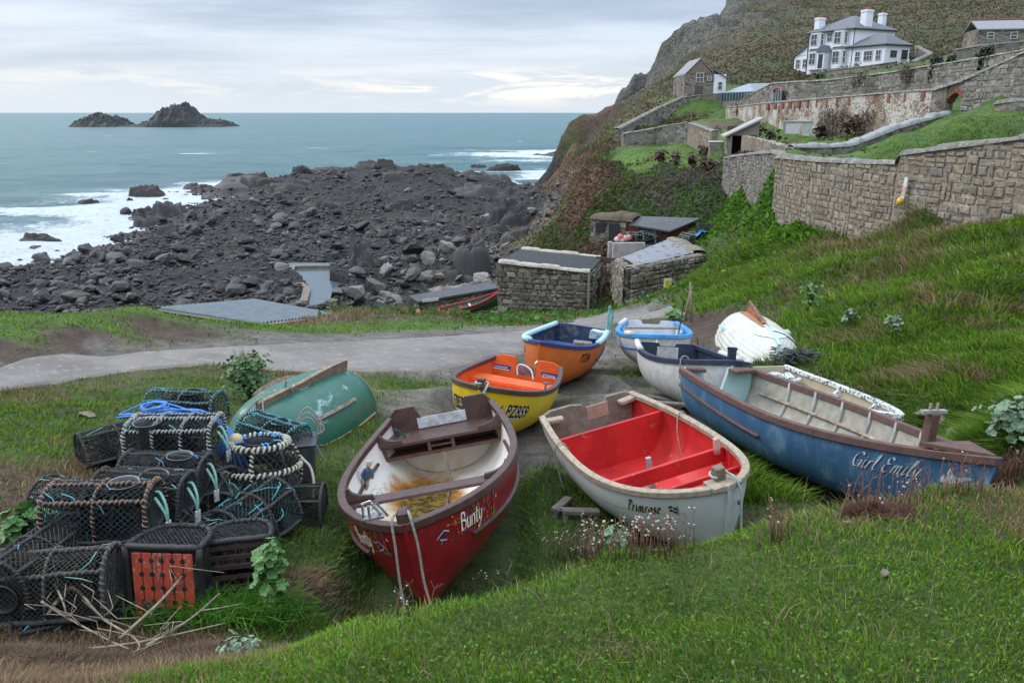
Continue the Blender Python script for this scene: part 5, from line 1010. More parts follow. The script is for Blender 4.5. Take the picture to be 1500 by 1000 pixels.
def strip(name,P,Hh,th,mats,parent=None,rag=.0,seed=0,close=False,step=.4,slot=None,dropz=None):
    """upright masonry along the points P (tops); Hh heights below them; UV in metres"""
    Q=[];hs=[]; n=len(P)
    for i in range(n if close else n-1):
        a,b=P[i],P[(i+1)%n]; k=max(1,int((b-a).length/step))
        for j in range(k): f=j/k; Q.append(a.lerp(b,f)); hs.append(Hh[i]*(1-f)+Hh[(i+1)%n]*f)
    if not close: Q.append(P[-1]); hs.append(Hh[-1])
    N=len(Q); V=[];UV=[];L=0; rg=random.Random(seed); last=None
    for i,q in enumerate(Q):
        a=Q[(i-1)%N] if (close or i>0) else q; b=Q[(i+1)%N] if (close or i<N-1) else q
        d=b-a; d.z=0; d.normalize(); nr=Vector((d.y,-d.x,0)); 
        if close and i>0 or (not close and i>0): L+=(q-Q[i-1]).length
        r=rg.uniform(-rag,rag); bt=q.z-hs[i]
        for s,z in ((1,bt),(1,q.z+r),(-1,q.z+r*.5),(-1,bt)):
            off=nr*th/2*s*(1 if not close else (1 if s>0 else 1)); p=Vector((q.x,q.y,0))+off+Vector((rg.uniform(-rag,rag)*.3,rg.uniform(-rag,rag)*.3,0)); V.append((p.x,p.y,z)); 
        UV.append((L,bt,q.z+r))
    F=[];U=[];mi=[]
    rngN=range(N if close else N-1)
    for i in rngN:
        j=(i+1)%N; Li=UV[i][0]; Lj=UV[j][0] if j else L+(Q[0]-Q[-1]).length
        F.append((i*4,j*4,j*4+1,i*4+1)); U.append([(Li,UV[i][1]),(Lj,UV[j][1]),(Lj,UV[j][2]),(Li,UV[i][2])])
        F.append((i*4+1,j*4+1,j*4+2,i*4+2)); U.append([(Li,UV[i][2]),(Lj,UV[j][2]),(Lj,UV[j][2]+th),(Li,UV[i][2]+th)])
        F.append((i*4+2,j*4+2,j*4+3,i*4+3)); U.append([(Li+7,UV[i][2]),(Lj+7,UV[j][2]),(Lj+7,UV[j][1]),(Li+7,UV[i][1])])
    if not close:
        for i,fl in ((0,False),(N-1,True)):
            f=(i*4,i*4+1,i*4+2,i*4+3); z0,z1=UV[i][1],UV[i][2]; u=[(0,z0),(0,z1),(th,z1),(th,z0)]
            if fl: f=f[::-1];u=u[::-1]
            F.append(f);U.append(u)
    me=bpy.data.meshes.new(name); me.from_pydata(V,[],F); uv=me.uv_layers.new(name='UVMap'); k=0
    for u in U:
        for c in u: uv.data[k].uv=c; k+=1
    return link(name,me,mats,parent)
SW={}
def stonemat(name,cs,mortar=None):
    "single stones: every stone its own tone, speckled"
    if name in SW: return SW[name]
    m,nt,b=newmat(name); g=nd(nt,'ShaderNodeNewGeometry'); v=coords(nt); cr=nd(nt,'ShaderNodeValToRGB'); cr.color_ramp.interpolation='LINEAR'; E_=cr.color_ramp.elements
    while len(E_)<len(cs): E_.new(.5)
    for k,c in enumerate(cs): E_[k].position=k/(len(cs)-1); E_[k].color=(*c,1)
    nt.links.new(g.outputs['Random Per Island'],cr.inputs[0]); n1=noise(nt,v,7,8,.7); n2=noise(nt,v,1.1,6,.65); n3=noise(nt,v,35,4,.7); c=cr.outputs[0]
    for n_,a_,b_ in ((n1,.55,1.45),(n2,.75,1.3),(n3,.8,1.2)):
        r=nd(nt,'ShaderNodeMapRange'); nt.links.new(n_,r.inputs[0]); r.inputs[1].default_value=.3; r.inputs[2].default_value=.7; r.inputs[3].default_value=a_; r.inputs[4].default_value=b_; c=mixc(nt,1.0,c,r.outputs[0],'MULTIPLY')
    c=mixc(nt,ramp(nt,noise(nt,v,2.6,8,.7,.5),.60,.68),c,(.36,.345,.31)); nt.links.new(c,b.inputs['Base Color']); b.inputs['Roughness'].default_value=.95; b.inputs['Specular IOR Level'].default_value=.2; bumpn(nt,b,n1,.8,.03); SW[name]=m; return m
def stonework(P,Hh,off,mat_,parent,w=.42,h=.26,seed=0,close=False,prot=.05,top=.02):
    "the separate stones of the face on the side OFF (signed half thickness) of the wall line P"
    rg=random.Random(seed); V=[];F=[]; Q=list(P)+([P[0]] if close else []); Hq=list(Hh)+([Hh[0]] if close else []); n=len(Q); nrm=[]
    for i in range(n-1): d=Q[i+1]-Q[i]; d=Vector((d.x,d.y,0)).normalized(); nrm.append((d,Vector((d.y,-d.x,0))))
    for i in range(n-1):
        a,b_=Q[i],Q[i+1]; L=math.hypot(b_.x-a.x,b_.y-a.y); d,nr=nrm[i]; zb=min(a.z-Hq[i],b_.z-Hq[i+1]); zt=max(a.z,b_.z); z=zb; s0=-abs(off)*(1 if close else 0); s1=L+abs(off)*(1 if close else 0)
        while z<zt-.06:
            rh=h*rg.uniform(.6,1.35); s=s0; wz=rg.uniform(0,6)
            while s<s1-.02:
                sw=min(w*rg.uniform(.5,1.6),s1-s); 
                if s1-s-sw<.12: sw=s1-s
                m_=(s+sw/2)/L; tp=a.z+(b_.z-a.z)*min(1,max(0,m_))-top; bt=a.z-Hq[i]+(b_.z-Hq[i+1]-a.z+Hq[i])*min(1,max(0,m_)); z1=min(z+rh,tp)
                zo=.30*rh*math.sin(s*1.9+wz)+.16*rh*rg.uniform(-1,1); z1=min(z1+zo*.6,tp)
                if rg.random()<.12: z1=min(z1+rh*.7,tp)
                if z1-z>.07 and z1>bt:
                    j=.26*min(sw,rh); g=.008; co=[(s+g,z+g),(s+sw-g,z+g),(s+sw-g,z1-g),(s+g,z1-g)]; co=[(x+rg.uniform(0,j)*(1 if k in(0,3) else -1),y+rg.uniform(0,j)*(1 if k<2 else -1)*.8) for k,(x,y) in enumerate(co)]; p0=rg.uniform(.3,1)*prot; k0=len(V); cx=sum(x for x,_ in co)/4; cy=sum(y for _,y in co)/4
                    for f,o in ((1,-.01),(1,p0*.55),(.72,p0)):
                        for x,y in co: q=a+d*(cx+(x-cx)*f)+nr*(off+math.copysign(o+rg.uniform(-.15,.15)*p0*(f<1),off)); V.append((q.x,q.y,cy+(y-cy)*f))
                    for r_ in (0,4): F+=[(k0+r_+k,k0+r_+(k+1)%4,k0+r_+4+(k+1)%4,k0+r_+4+k) for k in range(4)]
                    F.append((k0+8,k0+9,k0+10,k0+11))
                s+=sw
            z+=rh
    me=bpy.data.meshes.new('stonework'); me.from_pydata(V,[],F); bm=bmesh.new(); bm.from_mesh(me); bmesh.ops.recalc_face_normals(bm,faces=bm.faces[:]); bm.to_mesh(me); bm.free(); me['stones']=len(F)//9
    return link('stonework',me,mat_,parent)
wallst=None
def coping(name,P,th,h,mat_,parent,amp=.05,seed=0,ln=.5):
    "a row of rough cap stones: one lumpy rounded ridge"
    Q=[]
    for a,b in zip(P[:-1],P[1:]):
        k=max(1,int((b-a).length/.10)); Q+=[a.lerp(b,j/k) for j in range(k)]
    Q.append(P[-1]); N=len(Q); L=np.concatenate([[0],np.cumsum([(Q[i+1]-Q[i]).length for i in range(N-1)])]); ph=(L/ln)%1; st=np.floor(L/ln).astype(int); rr=np.random.default_rng(seed).random(st.max()+2)
    V=[];M_=7
    for i,q in enumerate(Q):
        a,b=Q[max(i-1,0)],Q[min(i+1,N-1)]; d=b-a; d.z=0; d.normalize(); nr=Vector((d.y,-d.x,0)); g=(1-abs(2*ph[i]-1)**6); hh=h*(.65+.6*rr[st[i]])*(.72+.28*g); w=th/2*(.9+.25*rr[st[i]+1])*(.93+.07*g)
        for k in range(M_): an=PI*k/(M_-1); V.append(q+nr*math.cos(an)*w+Vector((0,0,-.02+hh*math.sin(an)**.55)))
    i=np.arange(N*M_).reshape(N,M_); F=np.stack([i[:-1,:-1],i[:-1,1:],i[1:,1:],i[1:,:-1]],-1).reshape(-1,4)
    me=npmesh(name,[v[:] for v in V],F); me.uv_layers.new(name='UVMap'); return link(name,me,mat_,parent,False)
def base_h(P,ex=.5): return [max(.4,p.z-gz(p.x,p.y)+ex) for p in P]
lich=M('lichened_coping',(.20,.185,.16),(.12,.108,.09),7,rough=.95,bump=.7,bsc=18,c3=(.30,.29,.26),sc3=4,lo3=.52,hi3=.62,dist=.04)
brownst=stone('brown_squared_stone',(.20,.16,.12),(.33,.275,.215),(.155,.145,.135),.46,.29,(.20,.165,.13),.06,rand=.6,course=True,white=((.50,.46,.40),1.27))
greyst=stone('grey_rubble_stone',(.17,.15,.125),(.30,.27,.23),(.12,.105,.09),.45,.24,(.20,.18,.15),.07,white=((.42,.40,.37),1.24))
hutst=stone('hut_rubble_stone',(.15,.125,.095),(.30,.265,.215),(.09,.078,.065),.36,.22,(.075,.062,.05),.12,bump=1.0,white=((.40,.38,.34),1.28))
limew=stone('limewashed_stone',(.24,.17,.125),(.34,.28,.22),(.2,.12,.09),.5,.3,(.30,.26,.21),.08,white=((.56,.53,.49),.96))
brick=M('orange_brick',(.24,.085,.05),(.17,.06,.04),6,rough=.9,bump=.4,c3=(.40,.25,.18),sc3=8)
def stone_wall(label,pts,th=.5,mat_=None,cop=.0,copmat=None,ex=.6,rag=.03,name='stone_wall',group=None,seed=0,hts=None):
    P=[AT(*p) for p in pts]; c=P[len(P)//2]; r=thing(name,(c.x,c.y,gz(c.x,c.y)),0,label,'wall',group); inv=Matrix.Translation(-Vector((c.x,c.y,gz(c.x,c.y)))); bpy.context.view_layer.update()
    strip('masonry',[inv@p for p in P],hts or base_h(P,ex),th,mat_ or greyst,r,rag,seed)
    if cop: coping('coping',[inv@p for p in P],th+.14,cop,copmat or lich,r,seed=seed)
    return r
WG='stone garden walls on the hillside'
bw=stone_wall('tall brown stone boundary wall stepping up to the right above the grassy bank',[(1147,231,34.2),(1200,236,31),(1265,239,27.8),(1327,240,25.6),(1331,227,25.5),(1400,218,23.6),(1500,205,21.3),(1640,188,18.5),(1800,165,16)],.55,brownst,.17,ex=2.6,group=WG,seed=1)
tanst=stonemat('tan_wall_stones',[(.19,.155,.115),(.27,.22,.165),(.22,.18,.14),(.31,.26,.20),(.20,.18,.155),(.28,.225,.165),(.17,.155,.135)]); hutstones=stonemat('hut_stones',[(.085,.07,.052),(.22,.19,.15),(.14,.115,.085),(.30,.27,.225),(.11,.10,.085),(.19,.15,.105),(.25,.235,.21)]); gryst=stonemat('grey_wall_stones',[(.12,.11,.095),(.22,.205,.18),(.165,.15,.13),(.27,.255,.23),(.19,.165,.14)])
Pb=[AT(*p)-bw.location for p in [(1147,231,34.2),(1200,236,31),(1265,239,27.8),(1327,240,25.6)]]; stonework(Pb,base_h([p+bw.location for p in Pb],2.6),.275,tanst,bw,.36,.23,1)
Pb=[AT(*p)-bw.location for p in [(1331,227,25.5),(1400,218,23.6),(1500,205,21.3),(1640,188,18.5),(1800,165,16)]]; stonework(Pb,base_h([p+bw.location for p in Pb],2.0),.275,tanst,bw,.36,.23,2)

P_=AT(1323,282,25.5)
o=thing('warning_sign',P_+Vector((0,-.5,-.35)),.25,'tilted white board with red lettering and a yellow float hung on the brown wall','sign')
d=(AT(1330,227,25.5)-AT(1265,239,27.8)); ang=math.atan2(d.y,d.x); o.rotation_euler=(0,.12,ang); o.location=AT(1322,290,24.9); 
MB().box((0,-.0,.30),(.16,.03,.66)).build('board',M('sign_board',(.72,.70,.68),(.6,.55,.5),10),o); MB().prism([(-.06,.05),(.06,.05),(.06,.36),(-.06,.36)],-.022,-.018,lambda a,b,h:(a,h,b)).build('red_lettering',M('red_sign_print',(.6,.08,.06),(.75,.5,.48),60,lo=.45,hi=.5),o); MB().lathe([(.001,-.3),(.07,-.27),(.10,-.18),(.09,-.09),(.03,-.03),(.001,-.02)],(0,-.06,.05),14).build('float',M('yellow_float',(.75,.5,.03),(.6,.4,.03)),o,True)
stone_wall('low grey wall running down from the corner of the boundary wall',[(1066,232,40),(1100,227,39.3),(1140,224,38.2),(1152,229,36)],.5,greyst,.16,ex=2.2,group=WG,seed=2); r_=[o for o in COL.objects if o.get('label','').startswith('low grey wall running down')][0]; Pb=[AT(*p)-r_.location for p in [(1066,232,40),(1100,227,39.3),(1140,224,38.2),(1152,229,36)]]; stonework(Pb,base_h([p+r_.location for p in Pb],2.2),.25,gryst,r_,.38,.2,3)
stone_wall('grey wall with pale rounded coping curving up across the lawn',[(1158,215,42),(1200,216,42.6),(1238,214,43.2),(1270,203,44.3),(1300,191,45.5),(1345,178,46.5),(1386,167,47.4)],.55,greyst,.24,M('pale_coping',(.30,.30,.295),(.20,.20,.195),5,rough=.9,bump=.4,dist=.03),ex=.5,group=WG,seed=3)
# whitewashed kitchen-garden wall with its row of brick blocks
r=stone_wall('whitewashed garden wall with a row of red brick blocks along its top',[(1067,158,76),(1120,152,71),(1180,147,65),(1240,142,60),(1300,137,55),(1345,133.5,51.5),(1376,132,49.6)],.55,limew,.12,ex=.5,group=WG,seed=4)
mb=MB()
for k,px in enumerate([1072,1081,1090,1100,1109,1119,1129,1140,1151,1162,1175,1188,1201,1216,1231,1249,1266,1286,1308,1331,1358]):
    f=(px-1067)/(1376-1067); KX=[1067,1120,1180,1240,1300,1345,1376]; Yb=float(np.interp(px,KX,[76,71,65,60,55,51.5,49.6])); tp=float(np.interp(px,KX,[158,152,147,142,137,133.5,132]))
    p=AT(px,tp+5+4*f,Yb)-r.location; dd=AT(1376,132,49.6)-AT(1067,158,76); dd.z=0; dd.normalize(); mb.box(p+Vector((dd.y,-dd.x,0))*.27,(.60,.16,.55),rz=math.atan2(dd.y,dd.x))
mb.build('brick_blocks',brick,r)
# sloping wall with the arched doorway
r=stone_wall('steep grey wall climbing right with a brick arched doorway',[(1418,119,47.2),(1440,109,46.3),(1500,82,43.4),(1600,40,39)],.6,greyst,.24,ex=1.2,group=WG,seed=5)
i_=Matrix.Translation(-r.location); Pw=[i_@AT(*p) for p in [(1418,119,47.2),(1440,109,46.3),(1500,82,43.4),(1600,40,39)]]; stonework(Pw,base_h([p+r.location for p in Pw],1.2),.3,gryst,r,.5,.28,11)
P=[i_@AT(1371,134,49),i_@AT(1394,127,48.2)]; strip('gate_pier',P,[2.6,2.4],.75,greyst,r,.02); P=[i_@AT(1394,127,48.2),i_@AT(1418,119,47.2)]; strip('lintel',P,[.32,.62],.6,greyst,r,.02); coping('coping',[i_@AT(1369,134,49),i_@AT(1418,119,47.2)],.8,.22,lich,r,seed=9)
mb=MB(); a,b_=P
for k in range(9):
    f=k/8; p=a.lerp(b_,f)+Vector((0,0,-.38-.35*(2*f-1)**2)); mb.box(p,(.17,.66,.26),M_=Matrix.Rotation(math.atan2((b_-a).y,(b_-a).x),4,'Z')@Matrix.Rotation((f-.5)*1.0,4,'Y'))
mb.build('brick_arch',brick,r)
# terrace retaining wall with the arched window, conservatory in front of its low end
r=stone_wall('long grey retaining wall below the white house with an arched window',[(1076,155,84),(1105,138,83),(1134,123,82),(1175,120,80),(1213,118.5,78),(1255,113,74.5),(1300,108,70),(1368,97,64),(1440,86,57),(1500,75,53),(1600,55,46)],.6,greyst,.14,ex=.6,group=WG,seed=6)
i_=Matrix.Translation(-r.location); Pw=[i_@AT(*p) for p in [(1165,120.8,80.5),(1213,118.5,78),(1255,113,74.5),(1300,108,70),(1368,97,64),(1440,86,57),(1500,75,53),(1600,55,46)]]; stonework(Pw,base_h([p+r.location for p in Pw],.6),.3,gryst,r,.6,.34,12)
c=i_@AT(1144,149.5,81.0); dr=(AT(1175,120,80)-AT(1134,123,82)); dr.z=0; dr.normalize(); nf=Vector((dr.y,-dr.x,0)); mw=Matrix.Translation(c+nf*.34)@Matrix.Rotation(math.atan2(dr.y,dr.x),4,'Z')
arc=[(1.05*math.cos(a),.85+.36*math.sin(a)) for a in [k*PI/10 for k in range(11)]]
glz=M('dark_glass',(.03,.04,.05),(.05,.07,.08),2,rough=.08,bump=0,spec=.8); bluefr=M('blue_grey_frame',(.20,.28,.33),(.16,.22,.26),8,rough=.5)
o=MB().prism([(-1.05,0),(1.05,0)]+arc,-.03,.03,lambda a,b,h:mw@Vector((a,h,b))).build('window_pane',glz,r)
mb=MB()
for x in (-1.05,-.35,.35,1.05): mb.box(mw@Vector((x,-.06,.42 if abs(x)>.5 else .56)),(.09,.07,.9 if abs(x)>.5 else 1.15),rz=math.atan2(dr.y,dr.x))
mb.tube([mw@Vector((a,-.06,b)) for a,b in arc],.05,4); mb.build('window_frame',bluefr,r); MB().tube([mw@Vector((a*1.17,-.03,b+.12*b)) for a,b in arc],.13,4).build('brick_arch',brick,r)
# conservatory
A,Bq,Cq,D=AT(1056,149,86),AT(1104,147.5,84.2),AT(1134,122,86.5),AT(1097,122.5,90); hz=1.05
r=thing('greenhouse',A,0,'lean-to greenhouse with slate blue glazing bars against the grey wall','greenhouse'); i_=Matrix.Translation(-A)
roofm=M('slate_blue_glass_roof',(.22,.27,.30),(.28,.33,.36),2,rough=.3,bump=0)
t=[i_@A+Vector((0,0,hz)),i_@Bq+Vector((0,0,hz)),i_@Cq,i_@D]; MB().add([*t,*[p-Vector((0,0,.08)) for p in t]],[(0,1,2,3),(7,6,5,4),(0,4,5,1),(1,5,6,2),(2,6,7,3),(3,7,4,0)]).build('roof',roofm,r)
MB().add([i_@A,i_@Bq,i_@Bq+Vector((0,0,hz)),i_@A+Vector((0,0,hz))],[(0,1,2,3)]).build('glazing',glz,r,fix=False)
for k in range(12): MB().box((i_@A).lerp(i_@Bq,k/11)+Vector((0,-.06,hz/2)),(.11,.1,hz)).build('glazing_bar',bluefr,r)
strip('base_wall',[i_@A+Vector((0,-.1,.02)),i_@Bq+Vector((0,-.1,.02))],[1.2,1.2],.4,greyst,r); MB().add([i_@A,i_@D,i_@D-Vector((0,0,2)),i_@A+Vector((0,0,hz)),i_@A-Vector((0,0,.6))],[(4,2,1,3)]).build('end_wall',greyst,r,fix=False)
# the other garden walls
stone_wall('short grey wall before the white house beside the field gate',[(1212,104,111),(1262,98,107),(1313,91,104)],.5,greyst,.12,ex=.8,group=WG,seed=7)
stone_wall('low wall with white coping zigzagging behind the white house',[(1337,92,104),(1363,79,109),(1343,69,124)],.5,greyst,.25,lich,ex=.8,group=WG,seed=8)
stone_wall('grey retaining wall under the small stone barn at upper right',[(1397,74,92),(1440,67,91),(1489,62,90),(1560,55,88)],.5,greyst,.12,ex=1.2,group=WG,seed=9)
stone_wall('rough brown retaining wall right of the wooden shelter',[(1092,199,48),(1125,206,45.5),(1158,215,42.6)],.5,brownst,.0,ex=.8,rag=.06,group=WG,seed=10)
stone_wall('brown stone wall behind the path left of the shelter',[(1012,180,58),(1030,186,54),(1048,193,51)],.5,brownst,.1,ex=.6,group=WG,seed=11)
stone_wall('grey stone wall at the back of the lower lawn',[(912,196,61),(960,188,62),(1009,179,60)],.5,greyst,.12,ex=.7,group=WG,seed=12)
stone_wall('pale topped wall climbing diagonally towards the stone cottage',[(903,190,66),(930,176,74),(965,158,84),(1000,143,92)],.5,greyst,.2,ex=.5,group=WG,seed=13)
stone_wall('low wall in front of the stone cottage',[(1000,143,90),(1030,139,89),(1056,137,88)],.4,greyst,.1,ex=.5,group=WG,seed=14)
stone_wall('broken mossy stone edging across the upper lawn',[(1462,153,42.5),(1480,150,41.8),(1510,147,41)],.5,greyst,.2,ex=.3,rag=.08,group=WG,seed=15)
# ------------------------------------------------------------------ houses
slate=M('slate_roof',(.105,.11,.125),(.14,.145,.155),12,rough=.7,bump=.3,bsc=30,st=(1,1,4)); rend=M('white_render',(.74,.76,.80),(.68,.70,.74),2,rough=.8,bump=.05); dtrim=M('dark_fascia',(.035,.03,.03)); potm=M('terracotta_pots',(.35,.10,.05),(.25,.07,.04))
def block(r,x0,x1,y0,y1,h,z0=-1.5,name='wall',mat_=None):
    mb=MB(); mb.box(((x0+x1)/2,(y0+y1)/2,(h+z0)/2),(x1-x0,y1-y0,h-z0)); return mb.build(name,mat_ or rend,r)
def hip(r,x0,x1,y0,y1,h,rise,ov=.3,name='roof'):
    x0-=ov;x1+=ov;y0-=ov;y1+=ov; w=min(x1-x0,y1-y0)/2*.95
    a=((x0+x1)/2,y0+w,h+rise) if (y1-y0)>(x1-x0) else (x0+w,(y0+y1)/2,h+rise); b=((x0+x1)/2,y1-w,h+rise) if (y1-y0)>(x1-x0) else (x1-w,(y0+y1)/2,h+rise)
    V=[(x0,y0,h),(x1,y0,h),(x1,y1,h),(x0,y1,h),a,b]; F=[(0,1,4),(1,2,5,4),(2,3,5),(3,0,4,5)] if (y1-y0)>(x1-x0) else [(0,1,5,4),(1,2,5),(2,3,4,5),(3,0,4)]
    o=MB().add(V+[(x,y,h-.14) for x,y,_ in V[:4]],F+[(3,2,1,0)] if False else F+[(9,8,7,6),(0,6,7,1),(1,7,8,2),(2,8,9,3),(3,9,6,0)]).build(name,slate,r)
    t=MB(); k=.04
    for p,q in (((x0-k,y0-k),(x1+k,y0-k)),((x1+k,y0-k),(x1+k,y1+k)),((x0-k,y1+k),(x0-k,y0-k))): t.tube([(p[0],p[1],h-.12),(q[0],q[1],h-.12)],.09,4)
    t.build('gutter',dtrim,o); return o
def win(r,x,y,z,w,h,face,bars=1,mat_=None,pm=None):
    "window: frame with a pane; face 'x-' looks along -x, 'y-' along -y"
    f=MB();ax=face=='y-'
    def bx(m,u,v,du,dv,dp,off): m.box((x+u,y-off,z+v) if ax else (x-off,y+u,z+v),(du,dp,dv) if ax else (dp,du,dv))
    for u in (-w/2,w/2): bx(f,u,0,.07,h+.07,.1,.04)
    for v in (-h/2,0,h/2): bx(f,0,v,w-.07,.06,.09,.04)
    for k in range(bars): bx(f,-w/2+w*(k+1)/(bars+1),0,.05,h-.1,.07,.03)
    o=f.build('window',mat_ or whitep,r); p=MB(); bx(p,0,0,w,h,.02,.012); p.build('pane',pm or glz,o); return o
def chimney(o,x,y,z,h,w=.9,l=1.1,pots=2):
    c=MB().box((x,y,z+h/2),(l,w,h)).box((x,y,z+h-.18),(l+.16,w+.16,.16)).build('chimney',rend,o); m=MB()
    for k in range(pots): m.lathe([(.11,0),(.15,.06),(.12,.1),(.10,.45),(.13,.5)],(x-l/2+l*(k+.5)/pots,y,z+h),10)
    m.build('chimney_pots',potm,c)
c0=AT(1245.5,99,118); hs=Matrix.Translation(c0)@Matrix.Rotation(math.atan2(.42,.9),4,'Z')
r=thing('house',(0,0,0),mat=hs,label='large white house with slate hipped roofs and three chimneys on the hillside',cat='house'); bpy.context.view_layer.update()
W8=7.9
block(r,0,W8,0,8.4,5.2); ro=hip(r,0,W8,0,8.4,5.2,2.1); block(r,W8+.002,10.2,3.0,8.4,4.6); hip(r,W8-.5,10.2,3.0,8.4,4.62,1.5)
block(r,-.003,4.6,-5.6,-.004,2.75); hip(r,0,4.6,-5.6,.6,2.75,1.6)
block(r,.6,5,8.404,11.5,2.2); o=MB().add([(.3,8.41,3.9),(5.2,8.41,3.9),(5.2,11.8,2.15),(.3,11.8,2.15),(.3,8.41,3.7),(5.2,8.41,3.7),(5.2,11.8,1.95),(.3,11.8,1.95)],[(0,1,2,3),(7,6,5,4),(0,4,5,1),(1,5,6,2),(2,6,7,3),(3,7,4,0)]).build('lean_to_roof',slate,r); MB().add([(.6,8.41,2.1),(.6,11.4,2.1),(.6,8.41,3.7)],[(0,1,2)]).add([(.62,8.41,2.1),(.62,11.4,2.1),(.62,8.41,3.7)],[(2,1,0)]).build('lean_to_gable',rend,r,fix=False)
chimney(ro,.9,7.4,5.6,1.6,.9,1.2,2); chimney(ro,2.9,.75,5.4,2.3,1.0,1.3,2); chimney(ro,8.0,2.6,5.2,2.5,.8,.8,1)
# sea front: two two-storey bays, porch, windows
for y in (2.1,6.5):
    bmb=MB()
    for z,h in ((1.35,2.3),(4.05,1.9)):
        bmb.prism([(0,-1.25),(-.75,-.75),(-.75,.75),(0,1.25)],z-h/2-.25,z+h/2+.1,lambda a,b,hh:(a,y+b,hh))
    bay=bmb.build('bay',rend,r)
    for z,h in ((1.45,1.55),(4.05,1.5)):
        win(bay,-.76,y,z,1.15,h,'x-'); 
        w_=win(bay,0,0,0,.5,h,'x-',0); w_.location=(-.36,y-1.02,z); w_.rotation_euler=(0,0,R(34)); w_=win(bay,0,0,0,.5,h,'x-',0); w_.location=(-.36,y+1.02,z); w_.rotation_euler=(0,0,R(-34))
    for z,hh in ((2.6,.55),(5.12,.35)):
        MB().add([(0,y-1.45,z),(-.9,y-.85,z),(-.9,y+.85,z),(0,y+1.45,z),(0,y-1.0,z+hh),(0,y+1.0,z+hh)],[(0,1,4),(1,2,5,4),(2,3,5),(3,2,1,0),(0,4,5,3)]).build('bay_roof',slate,r)
po=MB().box((-.7,4.3,1.1),(1.4,1.3,2.4)).build('porch',rend,r); MB().prism([(-.85,2.25),(.85,2.25),(0,3.2)],-1.6,.0,lambda a,b,h:(h,4.3+a,b)).build('porch_roof',slate,po); MB().box((-1.42,4.3,1.0),(.05,.8,1.9)).build('door',M('dark_door',(.03,.03,.035)),po)
win(r,-.0,4.3,4.3,.9,1.2,'x-')
for x,z in ((6.3,4.15),): win(r,x,-.0,z,.8,1.0,'y-')
win(r,9.2,3.0,3.35,.9,1.3,'y-'); 
for y,w_ in ((-1.1,.8),(-2.9,1.4),(-4.6,.8)): win(r,-.003,y,1.35,w_,1.25,'x-',1 if w_<1 else 2)
for x in (1.6,): win(r,x,-5.6,1.5,1.1,.8,'y-',1,M('brown_frame',(.2,.13,.1)))
MB().box((3.7,-5.64,1.05),(1.1,.08,2.0)).build('door',glz,r)
for y in (9.3,10.7): win(r,.6,y,1.0,.8,1.2,'x-')
for x,y,h in ((0,-.06,5.1),(-.05,8.3,5.0),(10.25,2.9,4.5)): MB().tube([(x,y,h),(x,y,-.5)],.06,5).build('drainpipe',dtrim,r)
# field gate
ga,gb=AT(1314,101.5,104),AT(1330,100,103.6); r=thing('field_gate',ga,math.atan2((gb-ga).y,(gb-ga).x),'white five barred gate at the end of the short grey wall','gate'); L_=(gb-ga).length
for k in range(5): MB().box((L_/2,0,.15+.22*k),(L_,.05,.09)).build('rail',whitep,r)
for x in (0,L_): MB().box((x,0,.5),(.12,.12,1.3)).build('post',whitep,r)
MB().tube([(0,-.04,.1),(L_,-.04,1.05)],.04,4).build('brace',whitep,r)
# cottage and barn
def gable_house(name,label,A,Bq,depth,h,rise,wallm,roofm,ridgem=None,flip=False):
    d=Bq-A; w=math.hypot(d.x,d.y); r=thing(name,A,math.atan2(d.y,d.x),label,'house' if name!='barn' else 'barn')
    P=[Vector((0,0,h)),Vector((w,0,h)),Vector((w,depth,h)),Vector((0,depth,h))]; strip('wall',P,[h+1.5]*4,.4,wallm,r,close=True)
    return r,w
slt=M('pale_slate_roof',(.26,.265,.27),(.20,.20,.205),10,rough=.8,bump=.3,c3=(.33,.32,.28),sc3=4)
A,Bq=AT(1003,138,95),AT(1043,137,93); r,w=gable_house('cottage','brown stone cottage with pale slate roof and white annexe above the cliff',A,Bq,7,2.5,1.6,greyst,slt)
for a,b_ in ((0,0),): 
    V=[(-.25,-.3,2.4),(w/2,-.3,4.4),(w+.25,-.3,2.4),(-.25,7.2,2.4),(w/2,7.2,4.4),(w+.25,7.2,2.4)]; MB().add(V+[(x,y,z-.14) for x,y,z in V],[(0,1,4,3),(1,2,5,4),(6,9,10,7),(7,10,11,8),(0,6,7,1),(1,7,8,2),(3,4,10,9),(4,5,11,10),(0,3,9,6),(2,8,11,5)]).build('roof',slt,r)
MB().prism([(.0,2.3),(w,2.3),(w/2,4.25)],-.2,.2,lambda a,b,h:(a,h,b)).build('gable',M('brown_gable_stone',(.17,.12,.085),(.26,.2,.15),5,rough=.95,bump=.8),r)
win(r,w/2,-.22,2.0,.9,1.1,'y-'); win(r,w*.85,-.21,1.9,.5,.5,'y-',0); MB().box((w/2-.0,-.24,.5),(1.0,.06,1.0)).build('door',M('cottage_door',(.1,.08,.06)),r)
MB().box((w+.8,.6,.9),(1.5,2.4,3.0)).build('annexe',rend,r); MB().prism([(w-.05,3.0),(w+1.8,1.9),(w+1.8,1.8),(w-.05,2.85)],-.8,2.0,lambda a,b,h:(a,h,b)).build('annexe_roof',slate,r); win(r,w+.8,-.62,1.0,.5,.9,'y-',0)
A,Bq=AT(1432,66,99),AT(1500,64,98); r,w=gable_house('barn','small brown stone barn with grey roof and orange ridge at upper right',A,Bq,5,1.75,1.2,greyst,slt)
